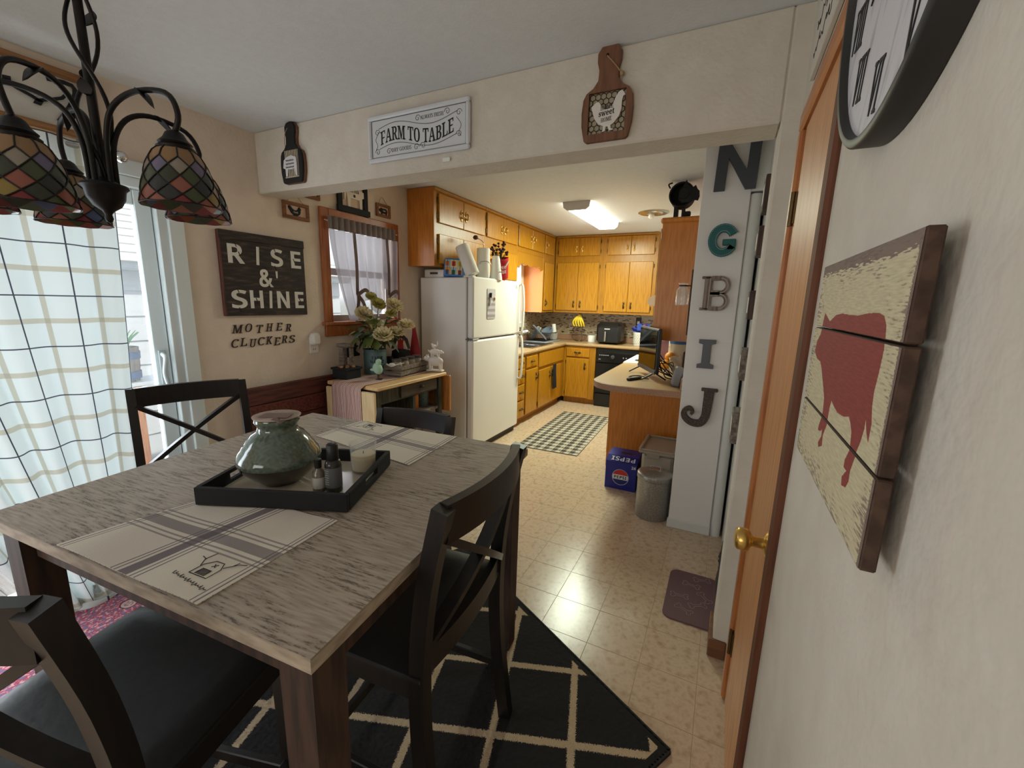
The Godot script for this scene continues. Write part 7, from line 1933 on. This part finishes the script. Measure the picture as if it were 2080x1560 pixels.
	obj("wax", MB.new().lathe([Vector2(0, 0.009), Vector2(0.0355, 0.009), Vector2(0.0395, 0.062), Vector2(0.036, 0.064), Vector2(0.02, 0.062), Vector2(0, 0.061)], 36), bump(mat(C(224, 208, 174), 0.6), 86, 0.2, 0.05), t)
	obj("wick", MB.new().tube([V(0, 0.06, 0), V(0.002, 0.07, 0.001)], 0.0012, -1, 6), M.ink, t)

func chandelier() -> void:
	var hub := V(-1.44, 0, -0.566)
	var t := thing("chandelier", "dark metal chandelier with five coloured leaded glass shades over the table", "chandelier", hub)
	var im = M.iron
	obj("ceiling_canopy", MB.new().lathe([Vector2(0, CE - 0.045), Vector2(0.03, CE - 0.04), Vector2(0.07, CE - 0.012), Vector2(0.075, CE - 0.001), Vector2(0, CE - 0.001)], 36), im, t)
	var mb := MB.new().tube([V(0, 1.77, 0), V(0, 2.44, 0)], 0.0095, -1, 12)
	obj("stem", mb, im, t)
	mb = MB.new()
	for s in 2:
		var p := []
		for k in 30:
			var f := k / 29.0
			var a := f * 6.5 + s * PI
			p.append(V(cos(a) * (0.012 + 0.022 * sin(f * PI)), lerpf(1.78, 2.22, f), sin(a) * (0.012 + 0.022 * sin(f * PI))))
		mb.tube(p, 0.0055, 0.004, 6)
	obj("twisted_vine", mb, im, t)
	mb = MB.new()
	for q in [[2.16, 2.0, 0.07], [2.22, 0.3, 0.06], [2.12, 4.4, 0.06], [2.0, 3.4, 0.045], [1.96, 0.9, 0.045]]:
		var d := V(cos(q[1]), 0, sin(q[1]))
		var sd := V(-d.z, 0, d.x)
		mb.surf(4, 8, func(u: float, v: float) -> Vector3:
			var w: float = sin(pow(v, 0.7) * PI) * q[2] * 0.32
			return d * (0.012 + v * q[2] * 0.35) + V(0, q[0] + v * q[2] - v * v * q[2] * 0.25, 0) + sd * (u - 0.5) * 2.0 * w, Vector2.ONE, 0.003)
	obj("metal_leaves", mb, im, t)
	obj("hub_bowl", MB.new().lathe([Vector2(0, 1.672), Vector2(0.006, 1.674), Vector2(0.009, 1.682), Vector2(0.007, 1.692), Vector2(0.012, 1.7), Vector2(0.028, 1.712), Vector2(0.038, 1.73), Vector2(0.041, 1.75), Vector2(0.048, 1.757), Vector2(0.046, 1.763), Vector2(0.03, 1.768), Vector2(0.014, 1.78), Vector2(0, 1.78)], 40), im, t)
	# shade: ten columns of panes on a dome
	var n := 10
	var prof := [Vector2(0.028, 0.0), Vector2(0.044, -0.011), Vector2(0.058, -0.038), Vector2(0.068, -0.072), Vector2(0.075, -0.104), Vector2(0.079, -0.13)]
	var S := func(th: float, s: float, off := 0.0) -> Vector3:
		var f := clampf(s, 0.0, 1.0) * (prof.size() - 1)
		var i := mini(int(f), prof.size() - 2)
		var p: Vector2 = prof[i].cubic_interpolate(prof[i + 1], prof[maxi(i - 1, 0)], prof[mini(i + 2, prof.size() - 1)], f - i)
		var r := p.x + off
		return V(cos(th) * r, p.y, sin(th) * r)
	var gm := []
	for c: Color in [C(140, 108, 72), C(108, 100, 124), C(146, 136, 122), C(66, 72, 46), C(50, 54, 38), C(40, 41, 39), C(140, 84, 68), C(112, 40, 42), C(134, 114, 56), C(68, 80, 116)]:
		var m := mat(c, 0.18)
		m.backlight_enabled = true; m.backlight = c * 0.9
		gm.append(m)
	# each pane is its corner list in (column, s)
	var panes := []
	for k in n:
		panes.append([[Vector2(k, 0.0), Vector2(k + 1, 0.0), Vector2(k + 1, 0.34), Vector2(k + 0.5, 0.46), Vector2(k, 0.34)], 0])
		for r in 4:
			var c := Vector2(k + 0.5 * (r % 2), 0.46 + 0.13 * r)
			var ci: int = [[1, 2][k % 2], [3, 4][k % 2], [5, 3, 5, 6][(k * 3) % 4], [3, 4, 5, 8, 6][(k * 2) % 5]][r]
			if r == 3 and k == 4: ci = 9
			panes.append([[c + Vector2(0, -0.13 if r > 0 else -0.12), c + Vector2(0.5, 0), c + Vector2(0, 0.13), c + Vector2(-0.5, 0)], ci])
		panes.append([[Vector2(k + 1.0, 0.85), Vector2(k + 1.5, 0.98), Vector2(k + 1.0, 1.0), Vector2(k + 0.5, 0.98)], [7, 6, 7, 3][k % 4]])
	var meshes := []
	var lead := MB.new()
	for pn in panes:
		mb = MB.new()
		var cor: Array = pn[0]
		var ctr := Vector2()
		for q in cor: ctr += q
		ctr /= cor.size()
		var pc: Vector3 = S.call(ctr.x * TAU / n, ctr.y, 0.002)
		var nn := V(pc.x, 0.03, pc.z).normalized()
		var rim := []
		for i in cor.size():
			var a: Vector2 = cor[i]; var b: Vector2 = cor[(i + 1) % cor.size()]
			for j in 3: rim.append(a.lerp(b, j / 3.0))
			var lp := []
			for j in 4:
				var q := a.lerp(b, j / 3.0)
				lp.append(S.call(q.x * TAU / n, q.y, 0.001))
			if i < 2 or cor.size() == 4 and ctr.y > 0.9 or cor.size() == 5: lead.tube(lp, 0.0015, -1, 5)
		for i in rim.size():
			var a: Vector2 = rim[i]; var b: Vector2 = rim[(i + 1) % rim.size()]
			var A: Vector3 = S.call(a.x * TAU / n, a.y); var B: Vector3 = S.call(b.x * TAU / n, b.y)
			mb.tri(pc, A, B, nn, V(A.x, 0.03, A.z).normalized(), V(B.x, 0.03, B.z).normalized())
			mb.tri(pc - nn * 0.003, A - nn * 0.002, B - nn * 0.002, -nn, -nn, -nn)
		meshes.append([mb.mesh(), gm[pn[1]]])
	var lead_mesh := lead.mesh()
	var cap := MB.new().lathe([Vector2(0.036, -0.006), Vector2(0.038, 0.0), Vector2(0.031, 0.006), Vector2(0.034, 0.01), Vector2(0.024, 0.02), Vector2(0.018, 0.032), Vector2(0.01, 0.038), Vector2(0, 0.04)], 32).mesh()
	var bulb := MB.new().ball(V(0, -0.06, 0), V(0.025, 0.03, 0.025), 16, 10).tube([V(0, -0.04, 0), V(0, 0.0, 0)], 0.012).mesh()
	var leadm := mat(C(36, 32, 30), 0.5, 0.5)
	for q3 in [[0.25, -0.045, 1.83], [0.01, -0.21, 1.842], [-0.25, -0.02, 1.816], [-0.14, 0.2, 1.81], [0.115, 0.176, 1.802]]:
		var a := atan2(q3[1], q3[0])
		var d := V(cos(a), 0, sin(a))
		var R: float = sqrt(q3[0] * q3[0] + q3[1] * q3[1])
		var top: float = q3[2]
		obj("arm", MB.new().tube(curve([d * 0.026 + V(0, 1.76, 0), d * 0.03 + V(0, 1.86, 0), d * 0.06 + V(0, 1.93, 0), d * (R * 0.55) + V(0, 1.96, 0), d * (R - 0.012) + V(0, 1.948, 0), d * (R + 0.018) + V(0, 1.9, 0), d * R + V(0, top + 0.03, 0)], 30), 0.0062, -1, 10), im, t)
		var sh := reuse("shade", lead_mesh, leadm, t, Transform3D(Basis(Vector3.UP, -a), d * R + V(0, top, 0)))
		reuse("shade_cap", cap, im, sh)
		reuse("bulb", bulb, mat(C(236, 234, 226), 0.4), sh)
		for q in meshes:
			reuse("pane", q[0], q[1], sh)
		var lf := MB.new()
		var sd := V(-d.z, 0, d.x)
		lf.surf(4, 8, func(u: float, v: float) -> Vector3:
			var w := sin(pow(v, 0.7) * PI) * 0.013
			return d * (R * 0.6 + v * 0.05) + V(0, 1.968 - v * 0.02 - v * v * 0.03, 0) + sd * (u - 0.5) * 2.0 * w, Vector2.ONE, 0.003)
		obj("arm_leaf", lf, im, t)
